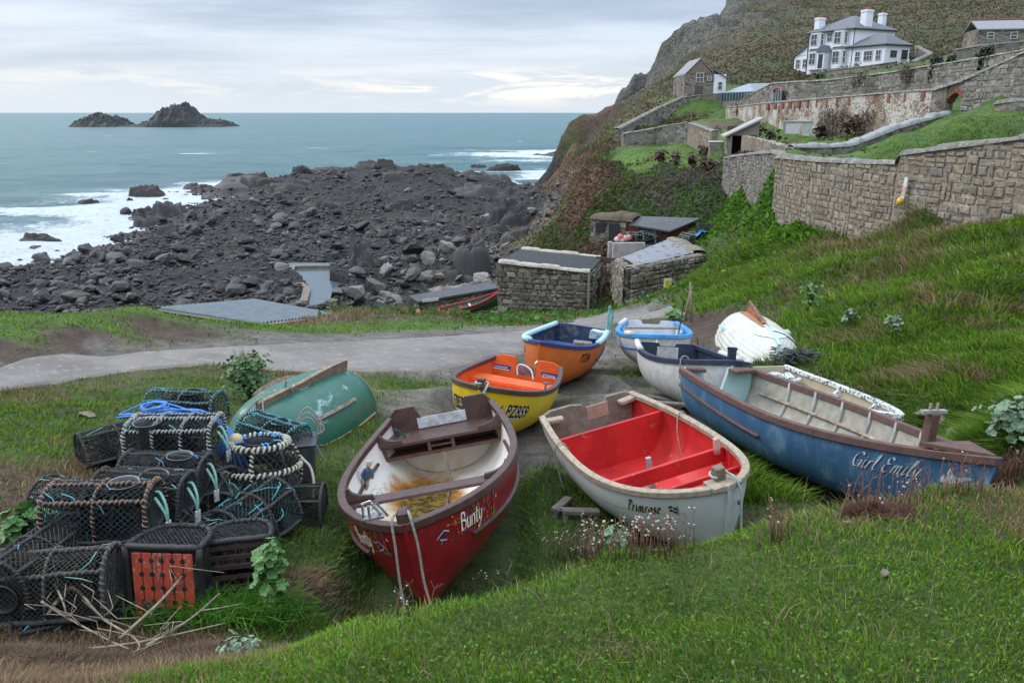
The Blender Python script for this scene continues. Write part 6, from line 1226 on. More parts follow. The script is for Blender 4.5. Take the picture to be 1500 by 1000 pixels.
V=[(-.3,-.35,1.7),(w+.3,-.35,1.7),(w+.3,2.5,2.9),(-.3,2.5,2.9),(-.3,5.3,1.7),(w+.3,5.3,1.7)]; MB().add(V+[(x,y,z-.14) for x,y,z in V],[(0,1,2,3),(3,2,5,4),(6,9,8,7),(9,10,11,8),(0,6,7,1),(0,3,9,6),(1,7,8,2),(3,4,10,9),(2,8,11,5),(4,5,11,10)]).build('roof',slt,r); MB().tube([(-.3,2.5,2.95),(w+.3,2.5,2.95)],.12,6).build('ridge_tiles',brick,r)
for x in (w*.24,w*.74): win(r,x,-.2,.95,.7,.7,'y-',0)
# wooden shelter on the lower terrace
A=AT(1068,228,47); r=thing('shelter',A,-.18,'open fronted garden shelter with pale shingle roof and timber gable','shelter'); clad=M('silver_timber_cladding',(.26,.215,.18),(.20,.165,.14),6,rough=.85,bump=.5,st=(1,1,14)); shg=M('pale_shingles',(.36,.34,.31),(.28,.26,.24),14,rough=.9,bump=.5)
MB().prism([(-.1,1.45),(2.0,1.45),(2.0,2.55)],-.05,.05,lambda a,b,h:(a,h,b)).build('gable',clad,r); MB().add([(-.45,-.35,1.42),(2.25,-.35,2.75),(2.25,3.9,2.75),(-.45,3.9,1.42),(-.45,-.35,1.30),(2.25,-.35,2.62),(2.25,3.9,2.62),(-.45,3.9,1.30)],[(0,1,2,3),(7,6,5,4),(0,4,5,1),(1,5,6,2),(2,6,7,3),(3,7,4,0)]).build('roof',shg,r)
for x in (.05,1.95): MB().box((x,0,.4),(.16,.16,2.1)).build('post',clad,r)
MB().box((0,1.9,.4),(.12,3.6,2.1)).build('side_wall',clad,r); MB().box((1.0,3.6,.7),(2.0,.1,2.7)).build('back_wall',M('dark_boards',(.05,.04,.035)),r); MB().box((1.98,1.9,.8),(.1,3.5,3.1)).build('side_wall',M('dark_boards2',(.07,.055,.045)),r); win(r,-.07,1.6,.85,.7,.8,'x-',0)
g=AT(1048,226,47.5); o=thing('planter',g,0,'grey timber trough on legs beside the shelter','planter'); MB().box((0,0,.75),(1.1,.5,.3)).build('trough',clad,o); MB().add([(-.6,-.3,.9),(.6,-.3,.9),(.6,.3,.98),(-.6,.3,.98)],[(0,1,2,3)]).build('lid',shg,o,fix=False)
for x in (-.45,.45): MB().box((x,0,.25),(.1,.4,.8)).build('leg',clad,o)
g=AT(1168,194,60); o=thing('garden_bench',g,-.35,'white stone bench against the whitewashed wall','bench'); MB().box((0,0,.75),(1.9,.6,.14)).build('seat',M('grey_slab',(.35,.34,.32)),o,bev=.02); MB().box((-.35,0,.3),(1.0,.5,.8)).build('base',whitep,o); MB().box((.62,0,.3),(.75,.5,.8)).build('base',M('pale_grey_block',(.5,.5,.48)),o); MB().box((-.93,0,.35),(.14,.55,.9)).build('leg',M('grey_slab2',(.3,.29,.27)),o)
# ------------------------------------------------------------------ huts by the slip
felt=M('black_roofing_felt',(.018,.018,.020),(.030,.030,.032),4,rough=.7,bump=.15); mort=M('pale_mortar',(.42,.38,.31),(.30,.27,.22),4,rough=.95,bump=.5,dist=.03)
A,Bq=AT(737,456,35.2),AT(861,454,34.6); r=thing('stone_hut',A,math.atan2((Bq-A).y,(Bq-A).x),'square stone store with flat black felt roof beside the lane','hut'); w=math.hypot((Bq-A).x,(Bq-A).y); hl,hr=2.95,2.55; dp=3.6
P=[Vector((0,0,hl)),Vector((w,0,hr)),Vector((w+.25,dp,hr+.15)),Vector((.5,dp,hl+.1))]; strip('wall',P,[hl+.8,hr+.8,hr+.8,hl+.8],.5,hutst,r,.0,close=True,step=.35); stonework(P,[hl+.8,hr+.8,hr+.8,hl+.8],.25,hutstones,r,.40,.25,5,True,.07)
t=[(-.15,.15,hl+.10),(w+.15,.15,hr+.12),(w+.45,dp-.1,hr+.28),(.45,dp-.1,hl+.2)]; MB().add(t+[(x,y,z-.16) for x,y,z in t],[(0,1,2,3),(7,6,5,4),(0,4,5,1),(1,5,6,2),(2,6,7,3),(3,7,4,0)]).build('roof',felt,r)
for ya,z0,z1 in ((-.12,hl+.02,hr+.04),(dp+.05,hl+.16,hr+.22)): coping('mortar_band',[Vector((-.2 if ya<1 else .4,ya,z0)),Vector((w+.1 if ya<1 else w+.3,ya,z1))],.62,.17,mort,r,seed=4,ln=1.2)
MB().box((w+.06,-.39,hr/2-.1),(.13,.1,hr+.4)).build('corner_post',M('grey_post',(.26,.25,.23),(.2,.19,.18),9),r); MB().box((w+.42,1.7,1.0),(.08,.9,1.9)).build('door',M('dark_hut_door',(.03,.028,.025)),r)
for k,(px,py,s) in enumerate(((752,452,.7),(738,455,.6),(768,457,.5),(727,458,.75),(716,463,.5),(722,452,.9))):
    o=bpy.data.objects.new('boulder',gvar[k%8]); COL.objects.link(o); q=AT(px,py,34.3 if px>735 else 36); o.location=(q.x,q.y,gz(q.x,q.y)+.1); o.scale=(s*1.2,s,s); o.rotation_euler=(.2*k,.3,k); tag(o,['smooth grey boulder against the front of the square store','grey boulder at the front left corner of the square store','small boulder under the middle of the store wall','tall stone below the bow of the green boat','low stone beside the green boat','pale block propping the green boat'][k],'boulder')
# ruin with the rusty iron roof
FL,FR,BL,BR=AT(921,437,31),AT(1022,408,32.4),AT(905,428,34),AT(984,392,36.0); r=thing('stone_hut',FL,0,'ruinous stone hut with rust streaked corrugated iron roof','hut'); i_=Matrix.Translation(-FL)
zt=[AT(930,392,31).z,AT(1010,373,32.4).z,AT(976,353,36).z,AT(911,381,34).z]; P=[i_@Vector((p.x,p.y,z)) for p,z in zip((FL,FR,BR,BL),zt)]
strip('wall',P,[p.z+1.2 for p in P],.6,hutst,r,.0,3,close=True,step=.3); stonework(P,[p.z+1.2 for p in P],.3,hutstones,r,.40,.24,6,True,.12)
iron,nt,b=newmat('corrugated_iron'); v=coords(nt); n=noise(nt,coords(nt,'Object',(.25,1.6,.25)),2.2,5,.65); c=mixc(nt,ramp(nt,n,.55,.63),(.25,.265,.285),(.17,.07,.03)); n5=noise(nt,v,6,6); c=mixc(nt,ramp(nt,n5,.45,.7),c,mixc(nt,.75,c,(.20,.21,.225))); nt.links.new(c,b.inputs['Base Color']); b.inputs['Roughness'].default_value=.7
def corrug(name,q,mat_,parent,n=60,amp=.03,waves=26):
    "corrugated sheet over the quad q; ridges run from edge 0-1 to edge 3-2"
    V=[]
    for i in range(n*4+1):
        f=i/(n*4); a=q[0].lerp(q[1],f);b_=q[3].lerp(q[2],f); up=(q[1]-q[0]).cross(q[3]-q[0]).normalized()*(amp*math.sin(f*waves*2*PI))
        V+=[(a+up)[:],(b_+up)[:]]
    return link(name,npmesh(name,V,[[(2*i,2*i+2,2*i+3,2*i+1) for i in range(n*4)]]),mat_,parent,True)
e=Vector((0,0,.12)); q=[P[0]+e+Vector((.3,-.1,0)),P[1]+e+Vector((-.3,-.1,0)),P[2]+e+Vector((-.1,.3,0)),P[3]+e+Vector((.2,.2,0))]
corrug('iron_roof',[q[1],q[2],q[3],q[0]],iron,r,40,.05,12)
coping('gable_stones',[P[1]+Vector((-.05,0,.02)),P[2]+Vector((-.05,0,.02))],.75,.32,M('loose_gable_stones',(.25,.215,.175),(.16,.135,.11),7,rough=.95,bump=.8,dist=.04),r,seed=7,ln=.55)
coping('wall_head',[P[0]+Vector((0,0,-.05)),P[1]+Vector((0,0,-.05))],.6,.2,M('loose_gable_stones',(.25,.215,.175)),r,seed=8,ln=.4)
# yellow sign
g=AT(977,430,30.2)+Vector((0,0,.18)); o=thing('warning_sign',g,.1,'small yellow notice on a white board in front of the ruined hut','sign'); MB().box((0,0,.30),(.34,.03,.42)).build('board',whitep,o); MB().box((0,-.022,.28),(.24,.012,.34)).build('yellow_panel',M('sign_yellow',(.75,.62,.02),(.7,.56,.02)),o); MB().box((0,.03,0),(.06,.05,.8)).build('post',wood,o)
mb=MB()
for k in range(4): mb.box((0,-.030,.38-.06*k),(.16-.03*(k%2),.004,.018))
mb.build('notice_lettering',black,o)
# net store under the cliff
A,Bq=AT(869,357,39.6),AT(914,356,38.8); r=thing('net_store',A,math.atan2((Bq-A).y,(Bq-A).x),'stone and red brown timber net store tucked under the ivy bank','shed'); w=math.hypot((Bq-A).x,(Bq-A).y); h=1.62
P=[Vector((0,0,h)),Vector((w,0,h-.08)),Vector((w,2.5,h)),Vector((0,2.5,h))]; strip('wall',P,[h+.6]*4,.35,stone('net_store_stone',(.20,.165,.115),(.32,.28,.21),(.13,.105,.08),.5,.3,(.12,.10,.08),.09,bump=.9),r,close=True,step=.3); stonework(P,[h+.6]*4,.175,hutstones,r,.34,.22,7,True,.06)
MB().box((w*.27,-.23,1.12),(.62,.10,.58)).build('shutter',black,r); MB().box((w*.73,-.23,.66),(.74,.10,1.5)).build('door',black,r)
w2=3.1; tim=M('red_brown_timber',(.16,.045,.02),(.12,.035,.018),5,rough=.7,bump=.3,st=(14,1,1))
MB().box((w+w2/2-.1,.15,.45),(w2-.3,.12,1.7)).build('timber_front',tim,r); MB().add([(w+w2-.26,.22,-.4),(w+w2+.9,1.7,-.2),(w+w2+.9,1.7,1.75),(w+w2-.26,.22,1.3)],[(0,1,2,3)]).build('timber_end',tim,r,fix=False)
MB().box((w+.55,.06,.55),(.75,.05,1.45)).build('door',M('timber_door',(.20,.06,.025),(.15,.045,.02),5,st=(10,1,1)),r); MB().box((w+1.75,.06,.85),(.75,.05,.55)).build('window_pane',M('grey_pane',(.10,.12,.13),(.2,.22,.22),6),r)
mb=MB()
for x in (w+1.37,w+1.75,w+2.13): mb.box((x,.03,.85),(.05,.04,.6))
mb.build('window_frame',tim,r)
V=[(w+.35,-.25,1.45),(w+w2-.05,-.2,1.22),(w+w2+1.2,1.9,1.85),(w-.05,1.6,1.75)]; MB().add(V+[(x,y,z-.1) for x,y,z in V],[(0,1,2,3),(7,6,5,4),(0,4,5,1),(1,5,6,2),(2,6,7,3),(3,7,4,0)]).build('felt_roof',M('grey_felt',(.06,.06,.065),(.085,.085,.09),5),r)
coping('turf_roof',[Vector((-.2,.9,h+.02)),Vector((w*.5,.8,h+.04)),Vector((w+.5,.9,h-.02))],2.3,.42,M('dead_turf',(.12,.085,.06),(.08,.075,.035),9,rough=1,bump=1,dist=.05),r,seed=3,ln=.7)
# store platform with buoys and pots between the huts
A=AT(900,372,37.2); r=thing('slip_wall',A,.1,'low concrete and stone store with pale top before the net store','wall'); 
MB().box((1.0,.5,-.2),(2.0,.3,1.6)).build('concrete_face',M('pale_concrete',(.42,.40,.38),(.3,.28,.26),4,rough=.9,bump=.3),r); MB().box((-.05,1.0,-.7),(.25,.3,2.6)).build('concrete_pier',M('pale_concrete',(.42,.40,.38)),r); MB().box((2.6,1.8,.35),(4.2,2.4,.12)).build('concrete_top',M('green_grey_concrete',(.34,.36,.34),(.28,.30,.27),3),r); strip('stone_side',[Vector((1.9,.6,.28)),Vector((3.2,-1.2,.1))],[1.8,1.8],.4,hutst,r,.04)
# bench beside the ruin
g=AT(890,402,36); o=thing('bench',g,-.62,'brown wooden bench between the two stone huts','bench'); bw_=M('dark_bench_wood',(.085,.045,.04),(.06,.035,.03),9,rough=.6)
MB().box((0,0,.45),(1.9,.42,.06)).build('seat',bw_,o,bev=.01); MB().box((0,.30,.78),(1.9,.05,.36)).build('backrest',bw_,o)
for x in (-.8,.8): MB().box((x,0,.1),(.08,.4,.72)).build('leg',bw_,o)
# boat shed roof low on the left, hut behind the far boat, orange post
q=[AT(232,451,32),AT(372,439,38),AT(494,461,33.5),AT(382,474,27.5)]; c=q[0]; r=thing('boat_shed',c,0,'low shed with broad pale corrugated roof below the grass edge','shed'); i_=Matrix.Translation(-c); q=[i_@p for p in q]
pale=M('pale_grey_roof_sheet',(.15,.18,.195),(.12,.145,.16),2,rough=.8,spec=.15,bump=.05,st=(1,1,1)); corrug('roof',[q[0],q[1],q[2],q[3]],pale,r,60,.07,24)
mb=MB(); z=Vector((0,0,.16)); lo=[p-Vector((0,0,2.6)) for p in q]; up_=[p-z for p in q]; mb.add(up_+lo,[(0,1,5,4),(1,2,6,5),(2,3,7,6),(3,0,4,7)]); mb.build('wall',M('dark_shed_wall',(.03,.028,.027),(.05,.045,.04),6),r); MB().tube([q[0]-Vector((0,0,.1)),q[3]-Vector((0,0,.1))],.07,4).build('eaves_board',black,r)
r0=thing('pool_wall',POOLRIM[2],0,'weathered concrete rim round the tidal pool','wall'); strip('rim',[p-POOLRIM[2]-Vector((0,0,.12)) for p in POOLRIM],[1.4]*len(POOLRIM),.55,conc,r0,.03); strip('concrete_kerb',[q[3]+Vector((.2,-.15,.02)),q[2]+Vector((.4,-.1,.04))],[.5,.5],.3,conc,r); 
g=AT(453,465,29.5); o=bpy.data.objects.new('boulder',gvar[3]); COL.objects.link(o); o.location=g+Vector((0,.4,-.1)); o.scale=(.9,.5,.4); tag(o,'pale flat boulder on the kerb of the corrugated roof','boulder')
A,Bq=AT(616,466,42),AT(727,452,43); r=thing('low_shed',A,math.atan2((Bq-A).y,(Bq-A).x),'low stone shed with dark sheet roof behind the green boat','shed'); w=math.hypot((Bq-A).x,(Bq-A).y); h=1.25
strip('wall',[Vector((0,0,h)),Vector((w,0,h+.35)),Vector((w,1.3,h+.4)),Vector((0,1.3,h))],[h+1,h+1.3,h+1.3,h+1],.35,hutst,r,close=True,step=.4); stonework([Vector((0,0,h)),Vector((w,0,h+.35))],[h+1,h+1.3],.175,hutstones,r,.4,.22,8)
V=[(-.3,-.4,h+.04),(w+.2,-.4,h+.42),(w+.2,1.5,h+.46),(-.3,1.5,h+.08)]; MB().add(V+[(x,y,z-.14) for x,y,z in V],[(0,1,2,3),(7,6,5,4),(0,4,5,1),(1,5,6,2),(2,6,7,3),(3,7,4,0)]).build('roof',M('dark_sheet_roof',(.05,.05,.055),(.075,.075,.08),4),r); MB().box((.6,-.42,h+.06),(1.2,.04,.2)).build('pale_fascia',whitep,r)
g=AT(613.5,468,40); o=thing('marker_post',g,0,'short bright orange post beside the low shed','post'); MB().lathe([(.13,-.4),(.13,.62),(.11,.66),(.001,.68)],(0,0,0),14).build('post_body',M('fluorescent_orange',(.75,.10,.02),(.6,.09,.02)),o,True); MB().lathe([(.132,.5),(.134,.5),(.134,.58),(.132,.58)],(0,0,0),14).build('reflective_band',whitep,o,True)
# ------------------------------------------------------------------ lobster pots
blkrub=M('black_rubber_wrap',(.010,.010,.011),(.022,.021,.020),30,rough=.55,bump=.5,bsc=90)
netm=M('dark_netting',(.014,.015,.015),(.03,.032,.03),20,rough=.9)
netg=M('green_black_netting',(.02,.05,.045),(.015,.016,.016),9,lo=.45,hi=.55,rough=.9)
netbr=M('weedy_brown_netting',(.055,.05,.042),(.03,.028,.025),14,rough=.95)
plg=M('grey_plastic',(.20,.20,.21),(.15,.15,.16),12,rough=.45); plk=M('dark_plastic',(.045,.048,.055),(.07,.075,.08),14,rough=.4)
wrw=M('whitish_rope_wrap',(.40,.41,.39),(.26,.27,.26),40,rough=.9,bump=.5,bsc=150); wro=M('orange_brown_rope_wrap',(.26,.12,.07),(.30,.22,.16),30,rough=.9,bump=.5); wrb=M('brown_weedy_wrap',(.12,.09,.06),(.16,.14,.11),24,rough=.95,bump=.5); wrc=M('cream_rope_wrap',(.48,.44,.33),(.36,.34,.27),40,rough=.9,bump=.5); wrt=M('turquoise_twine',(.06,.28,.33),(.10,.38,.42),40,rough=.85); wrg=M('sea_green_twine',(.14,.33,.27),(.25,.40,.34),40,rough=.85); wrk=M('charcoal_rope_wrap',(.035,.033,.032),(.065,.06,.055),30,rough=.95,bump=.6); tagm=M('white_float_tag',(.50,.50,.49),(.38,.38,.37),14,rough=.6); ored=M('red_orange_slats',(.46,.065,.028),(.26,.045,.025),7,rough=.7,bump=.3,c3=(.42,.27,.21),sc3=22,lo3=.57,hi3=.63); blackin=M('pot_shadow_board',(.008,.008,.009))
def helix(mb,P,R_,r,pitch,n=5,mi=0,ph=0):
    P=[Vector(p) for p in P]; L=[0]
    for a,b in zip(P[:-1],P[1:]): L.append(L[-1]+(b-a).length)
    tot=L[-1]; N=max(6,int(tot/pitch*7)); Q=[]; j=0; up=Vector((.3,.2,1))
    for i in range(N+1):
        s=tot*i/N
        while j<len(P)-2 and s>L[j+1]: j+=1
        f=(s-L[j])/max(1e-9,L[j+1]-L[j]); p=P[j].lerp(P[j+1],f); t=(P[j+1]-P[j]).normalized(); e=t.cross(up).normalized(); g=e.cross(t); a=2*PI*s/pitch+ph+.5*math.sin(s*23+ph*5)+.4*math.sin(s*61); Q.append(p+(e*math.cos(a)+g*math.sin(a))*R_*(1+.22*math.sin(s*37+ph)))
    mb.tube(Q,r,n,mi)
def pot(label,M_,l=.78,w=.50,h=.40,n_=2.6,bar=blkrub,barr=.015,wrap=None,wr=.007,pitch=.035,net=netm,cell=.030,neck=None,neckm=plk,base=None,arches=3,tags=0,group='lobster pots piled on the grass',longs=(.27,.5,.73),tw=None,name='lobster_pot',ring=None,detail=1,twn=7):
    M_=M_@Matrix.Scale(.85 if group[:13]=='lobster pots ' else 1,4)
    r=thing(name,(0,0,0),mat=M_,label=label,cat='lobster pot',group=group)
    def sec(a):
        th=PI*a; c,s=math.cos(th),math.sin(th); return (-w/2*math.copysign(abs(c)**(2/n_),c),h*abs(s)**(2/n_))
    S=[sec(k/18) for k in range(19)]
    fr=MB();wp=MB(); rr=random.Random(len(label))
    bars=[[(-l/2,-w/2,0),(l/2,-w/2,0)],[(-l/2,w/2,0),(l/2,w/2,0)],[(-l/2,-w/2,0),(-l/2,w/2,0)],[(l/2,-w/2,0),(l/2,w/2,0)]]
    for k in range(arches):
        x=-l/2+l*k/(arches-1); bars.append([(x,a,b) for a,b in S])
    for a in longs: y,z=sec(a); bars.append([(-l/2,y,z),(l/2,y,z)])
    for i,b in enumerate(bars):
        q=[Vector(p) for p in b]
        if len(q)==2: q=[q[0].lerp(q[1],k/8)+Vector((0,rr.gauss(0,.003),rr.gauss(0,.004))) for k in range(9)]
        k=1.25 if i<4 else (.75 if 4<i<4+arches-1 and arches>2 else 1.0)
        fr.tube(q,[barr*k*(1+.14*(j%2)) for j in range(len(q))],7)
        if wrap and i>=4 and detail: helix(wp,q,barr*k,wr*k,pitch,5,0,rr.random()*6)
    fr.build('frame',bar,r,True)
    if wp.V: wp.build('rope_wrap',wrap,r,True)
    nt_=MB(); per=sum(math.dist(S[k],S[k+1]) for k in range(18)); ca=np.concatenate([[0],np.cumsum([math.dist(S[k],S[k+1]) for k in range(18)])])
    def onp(x,s):
        a=float(np.interp(s,ca,np.arange(19)/18)); y,z=sec(a); return Vector((x,y*.985,z*.985+rr.gauss(0,.003)))
    nlines=int((l+per)/(cell*1.45)); tr=.0042 if detail else .007
    for sg in (1,-1):
        for k in range(-int(per/(cell*1.45)),nlines+1):
            x0=-l/2+k*cell*1.45; P=[]
            for j in range(15):
                s=per*j/14; x=(x0+s) if sg>0 else (x0+per-s)
                if -l/2<=x<=l/2: P.append(onp(x,s))
            if len(P)>1: nt_.tube(P,tr,3,cap=False)
    for x in (-l/2,l/2):   # the two ends
        for sg in (1,-1):
            k=-h
            while k<w+h:
                P=[]
                for j in range(9):
                    z=h*j/8; y=-w/2+k+ (z*.8 if sg>0 else (h-z)*.8)
                    wm=w/2*(max(0,1-(z/h)**n_))**(1/n_)
                    if abs(y)<=wm: P.append(Vector((x+rr.gauss(0,.003),y,z)))
                if len(P)>1: nt_.tube(P,tr,3,cap=False)
                k+=cell*1.2
    nt_.build('netting',net,r)
    if detail and group[:13]=='lobster pots ':   # slack inner net, and black sheets added to darken the pot inside
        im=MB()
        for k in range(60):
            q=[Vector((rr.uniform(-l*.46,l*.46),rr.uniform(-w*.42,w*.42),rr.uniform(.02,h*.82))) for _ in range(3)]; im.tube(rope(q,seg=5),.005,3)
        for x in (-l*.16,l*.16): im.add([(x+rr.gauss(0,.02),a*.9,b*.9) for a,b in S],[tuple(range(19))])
        im.build('inner_net_dark_fill',blackin,r,fix=False)
    if base:
        base(r,l,w)
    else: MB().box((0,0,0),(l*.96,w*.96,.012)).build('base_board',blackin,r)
    if neck:
        for x,y,z,rad,dp,tilt in neck:
            R3=Matrix.Rotation(tilt[0],4,'X')@Matrix.Rotation(tilt[1],4,'Y')
            MB().lathe([(rad,0),(rad*1.06,.006),(rad*1.06,-.006),(rad*.98,-.004),(rad*.84,-dp),(rad*.80,-dp),(rad*.94,0)],(x,y,z),22,0,R3).build('neck',neckm,r,True)
    for k in range(tags):
        p=Vector((l/2+.03,-w/2*.2,h*.72)); q=rope([p,p+Vector((.05,-.05,-.03)),p+Vector((.10,-.08,-.10)),p+Vector((.12,-.09,-.17))],seg=5); MB().tube(q,.014,6).tube(rope([p+Vector((-.02,.08,.02)),p+Vector((.04,.03,.03)),p+Vector((.11,-.06,-.05)),q[-1]],seg=5),.013,6).build('bridle_rope',wrg,r,True)
        t_=MB().prism([(-.03,-.10),(.03,-.10),(.03,.03),(-.03,.03)],-.02,.02,lambda a,b,hh:(q[-1].x+hh*.4+a*.5,q[-1].y+a-hh*.3,q[-1].z+b-.03)).build('float_tag',tagm,r,bev=.008)
        MB().tube([q[-1]+Vector((-.012,-.03,-.075)),q[-1]+Vector((-.004,-.022,-.075))],.008,8).build('tag_hole',black,t_)
    if tw:
        mb=MB()
        for k in range(twn):
            x=rr.uniform(-l/2,l/2); a=rr.uniform(.1,.9); y,z=sec(a); x2=min(l/2,max(-l/2,x+rr.uniform(-.22,.22))); y2,z2=sec(min(.95,max(.05,a+rr.uniform(-.2,.2))))
            mb.tube([(x,y,z+.008),((x+x2)/2+.03,(y+y2)/2*1.04,(z+z2)/2+.016),(x2,y2,z2+.008)],.005,5)
        mb.build('twine_netting',tw,r,True)
    return r
def PM(px,py,z,yaw=0,pit=0,rol=0): return Matrix.Translation(at(px,py,z=z))@Matrix.Rotation(yaw,4,'Z')@Matrix.Rotation(pit,4,'X')@Matrix.Rotation(rol,4,'Y')
def red_base(r,l,w):
    for k,(x0,x1) in enumerate(((-.36,.10),(.13,.34))):
        m=MB(); nx=max(2,int((x1-x0)/.105)); ny=5
        for j in range(6): m.box(((x0+x1)/2,-.205+.082*j,-.012),(x1-x0,.074,.02))
        m.build('slatted_base',ored,r,bev=.004); hm=MB()
        for i in range(nx):
            for j in range(ny): hm.lathe([(.001,-.025),(.020,-.025),(.020,-.022)],(x0+(x1-x0)*(i+.5)/nx,-.165+.083*j,0),12)
        hm.build('hole_pattern',black,r)
U=PI/2
# ground layer
pot('near left pot with weedy brown rope and a wide black entrance ring',PM(92,880,.42,.10,0,-.02),.88,.56,.46,2.3,bar=wrk,barr=.016,wrap=wrb,wr=.008,pitch=.05,net=netbr,neck=[(-.30,-.285,.23,.115,.16,(U,0))],tw=wrg)
pot('pot stood on end showing its red orange slatted base to the front',PM(243,872,.46,0,0,0)@Matrix.Scale(1.05,4)@Matrix.Rotation(-.06,4,'Z')@Matrix.Rotation(-U-.10,4,'X')@Matrix.Rotation(U,4,'Z'),.80,.58,.42,3.0,barr=.022,wrap=blkrub,wr=.010,pitch=.06,base=red_base,name='lobster_pot')
pot('black pot stood on end right of the red orange slatted one',PM(352,850,.42,0,0,0)@Matrix.Scale(1.05,4)@Matrix.Rotation(.22,4,'Z')@Matrix.Rotation(-U-.12,4,'X')@Matrix.Rotation(U,4,'Z'),.70,.52,.42,3.0,barr=.020,wrap=blkrub,wr=.010,pitch=.05,net=netm,cell=.028,base=lambda r,l,w:[MB().box((x,0,-.01),(.035,w*.9,.02)).build('base_slat',M('dark_rust_slat',(.05,.02,.014),(.02,.015,.012),14,rough=.8),r) for x in [-.3+.085*k for k in range(8)]])
for k,(px,py,z,lb) in enumerate(((150,840,.32,'dark pot at the bottom of the pile under the orange wrapped pot'),(250,770,.28,'dark pot crushed under the middle of the pile'),(330,800,.25,'dark pot low behind the black upended pot'),(240,715,.22,'dark pot under the pot with the grey bucket entrance'),(60,845,.52,'weedy dark pot at the far left above the near left pot'),(330,745,.30,'black pot between the bridled pots and the round inkwell one'),(215,690,.35,'dark pot low at the left of the bucket entrance pot'),(300,720,.42,'dark pot under the right end of the bucket entrance pot'),(120,760,.45,'dark pot behind the left end of the orange wrapped pot'),(420,760,.12,'dark pot on the grass right of the rounded end pot'),(110,940,.12,'dark pot under the near left pot'),(285,905,.10,'dark pot under the upended pair'))):
    pot(lb,PM(px,py,z,.37*k-.1,.05*(k%3-1)),.8,.5,.38,2.6,bar=wrk if k%2 else blkrub,wrap=wrk if k%3 else None,net=[netm,netbr,netg][k%3],cell=.032,tw=[None,wrt,wrg][k%3])
pot('pot with its rounded netted end turned to the front',PM(372,775,.30,-.45,.05,.02)@Matrix.Rotation(U,4,'Z'),.72,.62,.40,2.2,bar=wrk,barr=.015,wrap=wrk,wr=.007,pitch=.04,net=netg,cell=.036,tw=wrt,tags=0,twn=16)
# upper layer
pot('pot with orange brown rope twisted round every bar',PM(158,772,.70,.07,.02,.01),.86,.52,.42,3.0,bar=blkrub,barr=.017,wrap=wro,wr=.008,pitch=.045,net=netg,cell=.04,neck=[(.18,.02,.425,.125,.10,(0,0))],neckm=plg,tags=1,tw=wrt,twn=6)
pot('charcoal pot with its dark entrance ring facing up behind the orange wrapped one',PM(212,748,.62,.02,-.05,.06),.80,.50,.38,3.2,bar=wrk,wrap=wrk,wr=.008,pitch=.035,neck=[(.12,-.05,.385,.13,.10,(0.1,0))],tags=1,tw=wrg,twn=4)
pot('charcoal pot with pale grey entrance and blue twine near the back',PM(246,718,.60,.0,-.02,.05),.78,.5,.38,3.2,bar=wrk,wrap=wrk,wr=.008,pitch=.035,neck=[(.14,.0,.385,.12,.10,(0,0))],neckm=plg,tags=1,tw=rope_b,twn=4)
pot('box shaped pot wrapped in whitish rope with a grey bucket entrance',PM(262,672,.70,.03,.02,0),.86,.52,.46,5,bar=blkrub,barr=.015,wrap=wrw,wr=.010,pitch=.04,net=netm,cell=.05,neck=[(-.22,-.12,.48,.135,.26,(.0,0))],neckm=plg,arches=4,tw=wrt,tags=1,twn=8)
pot('black net pot tipped sideways at the far left of the pile',PM(178,672,.30,.75,-.5,0),.80,.52,.42,2.4,bar=wrk,wrap=wrk,wr=.009,net=netm,cell=.035,tw=wrg,twn=4)
pot('pot behind the pile draped with turquoise netting',PM(275,618,.55,-.1,.0,0),.85,.5,.40,3,bar=wrk,wrap=wrt,wr=.006,pitch=.05,net=netg,cell=.045,tw=wrt,neck=[(.1,0,.405,.12,.1,(0,0))])
pot('turquoise laced pot behind the round cream rimmed one',PM(402,655,.42,-.5,0,.05),.75,.5,.36,3,bar=blkrub,wrap=wrt,wr=.007,pitch=.04,net=netg,cell=.04,neck=[(.12,0,.365,.11,.09,(0,0))],tw=wrt,twn=14)
# round inkwell pot
r=thing('lobster_pot',(0,0,0),mat=PM(383,708,.42,.3,-.10,.04)@Matrix.Scale(1.1,4),label='round inkwell pot with a cream rope rim and dark funnel',cat='lobster pot',group='lobster pots piled on the grass')
prof=[(.31,0),(.325,.10),(.315,.20),(.28,.29),(.23,.35)]; rings=[(.31,0,.022,blkrub),(.325,.17,.017,wrc),(.225,.355,.021,wrc)]
mb=MB(); 
for rad,z,rr_,_ in rings: mb.tube([(rad*math.cos(2*PI*k/30),rad*math.sin(2*PI*k/30),z) for k in range(30)],rr_,7,close=True)
for k in range(7): a=2*PI*k/7; mb.tube([(p*math.cos(a),p*math.sin(a),z) for p,z in prof],.012,6)
mb.build('frame',blkrub,r,True); mb=MB()
for rad,z,rr_,m_ in rings[1:]: helix(mb,[(rad*math.cos(2*PI*k/40),rad*math.sin(2*PI*k/40),z) for k in range(41)],rr_*1.05,.011,.042)
for k in (0,2,5): a=2*PI*k/7; helix(mb,[(p*math.cos(a),p*math.sin(a),z) for p,z in prof],.013,.008,.04)
mb.build('rope_wrap',wrc,r,True); mb=MB()
for sg in (1,-1):
    for k in range(34):
        a0=2*PI*k/34; mb.tube([(np.interp(t,[0,.25,.5,.75,1],[p for p,_ in prof])*math.cos(a0+sg*t*.9),np.interp(t,[0,.25,.5,.75,1],[p for p,_ in prof])*math.sin(a0+sg*t*.9),np.interp(t,[0,.25,.5,.75,1],[z for _,z in prof])) for t in np.linspace(0,1,8)],.004,3,cap=False)
for k in range(30):
    a=2*PI*k/30; mb.tube([(.225*math.cos(a),.225*math.sin(a),.355),(.13*math.cos(a+.15),.13*math.sin(a+.15),.36)],.004,3)
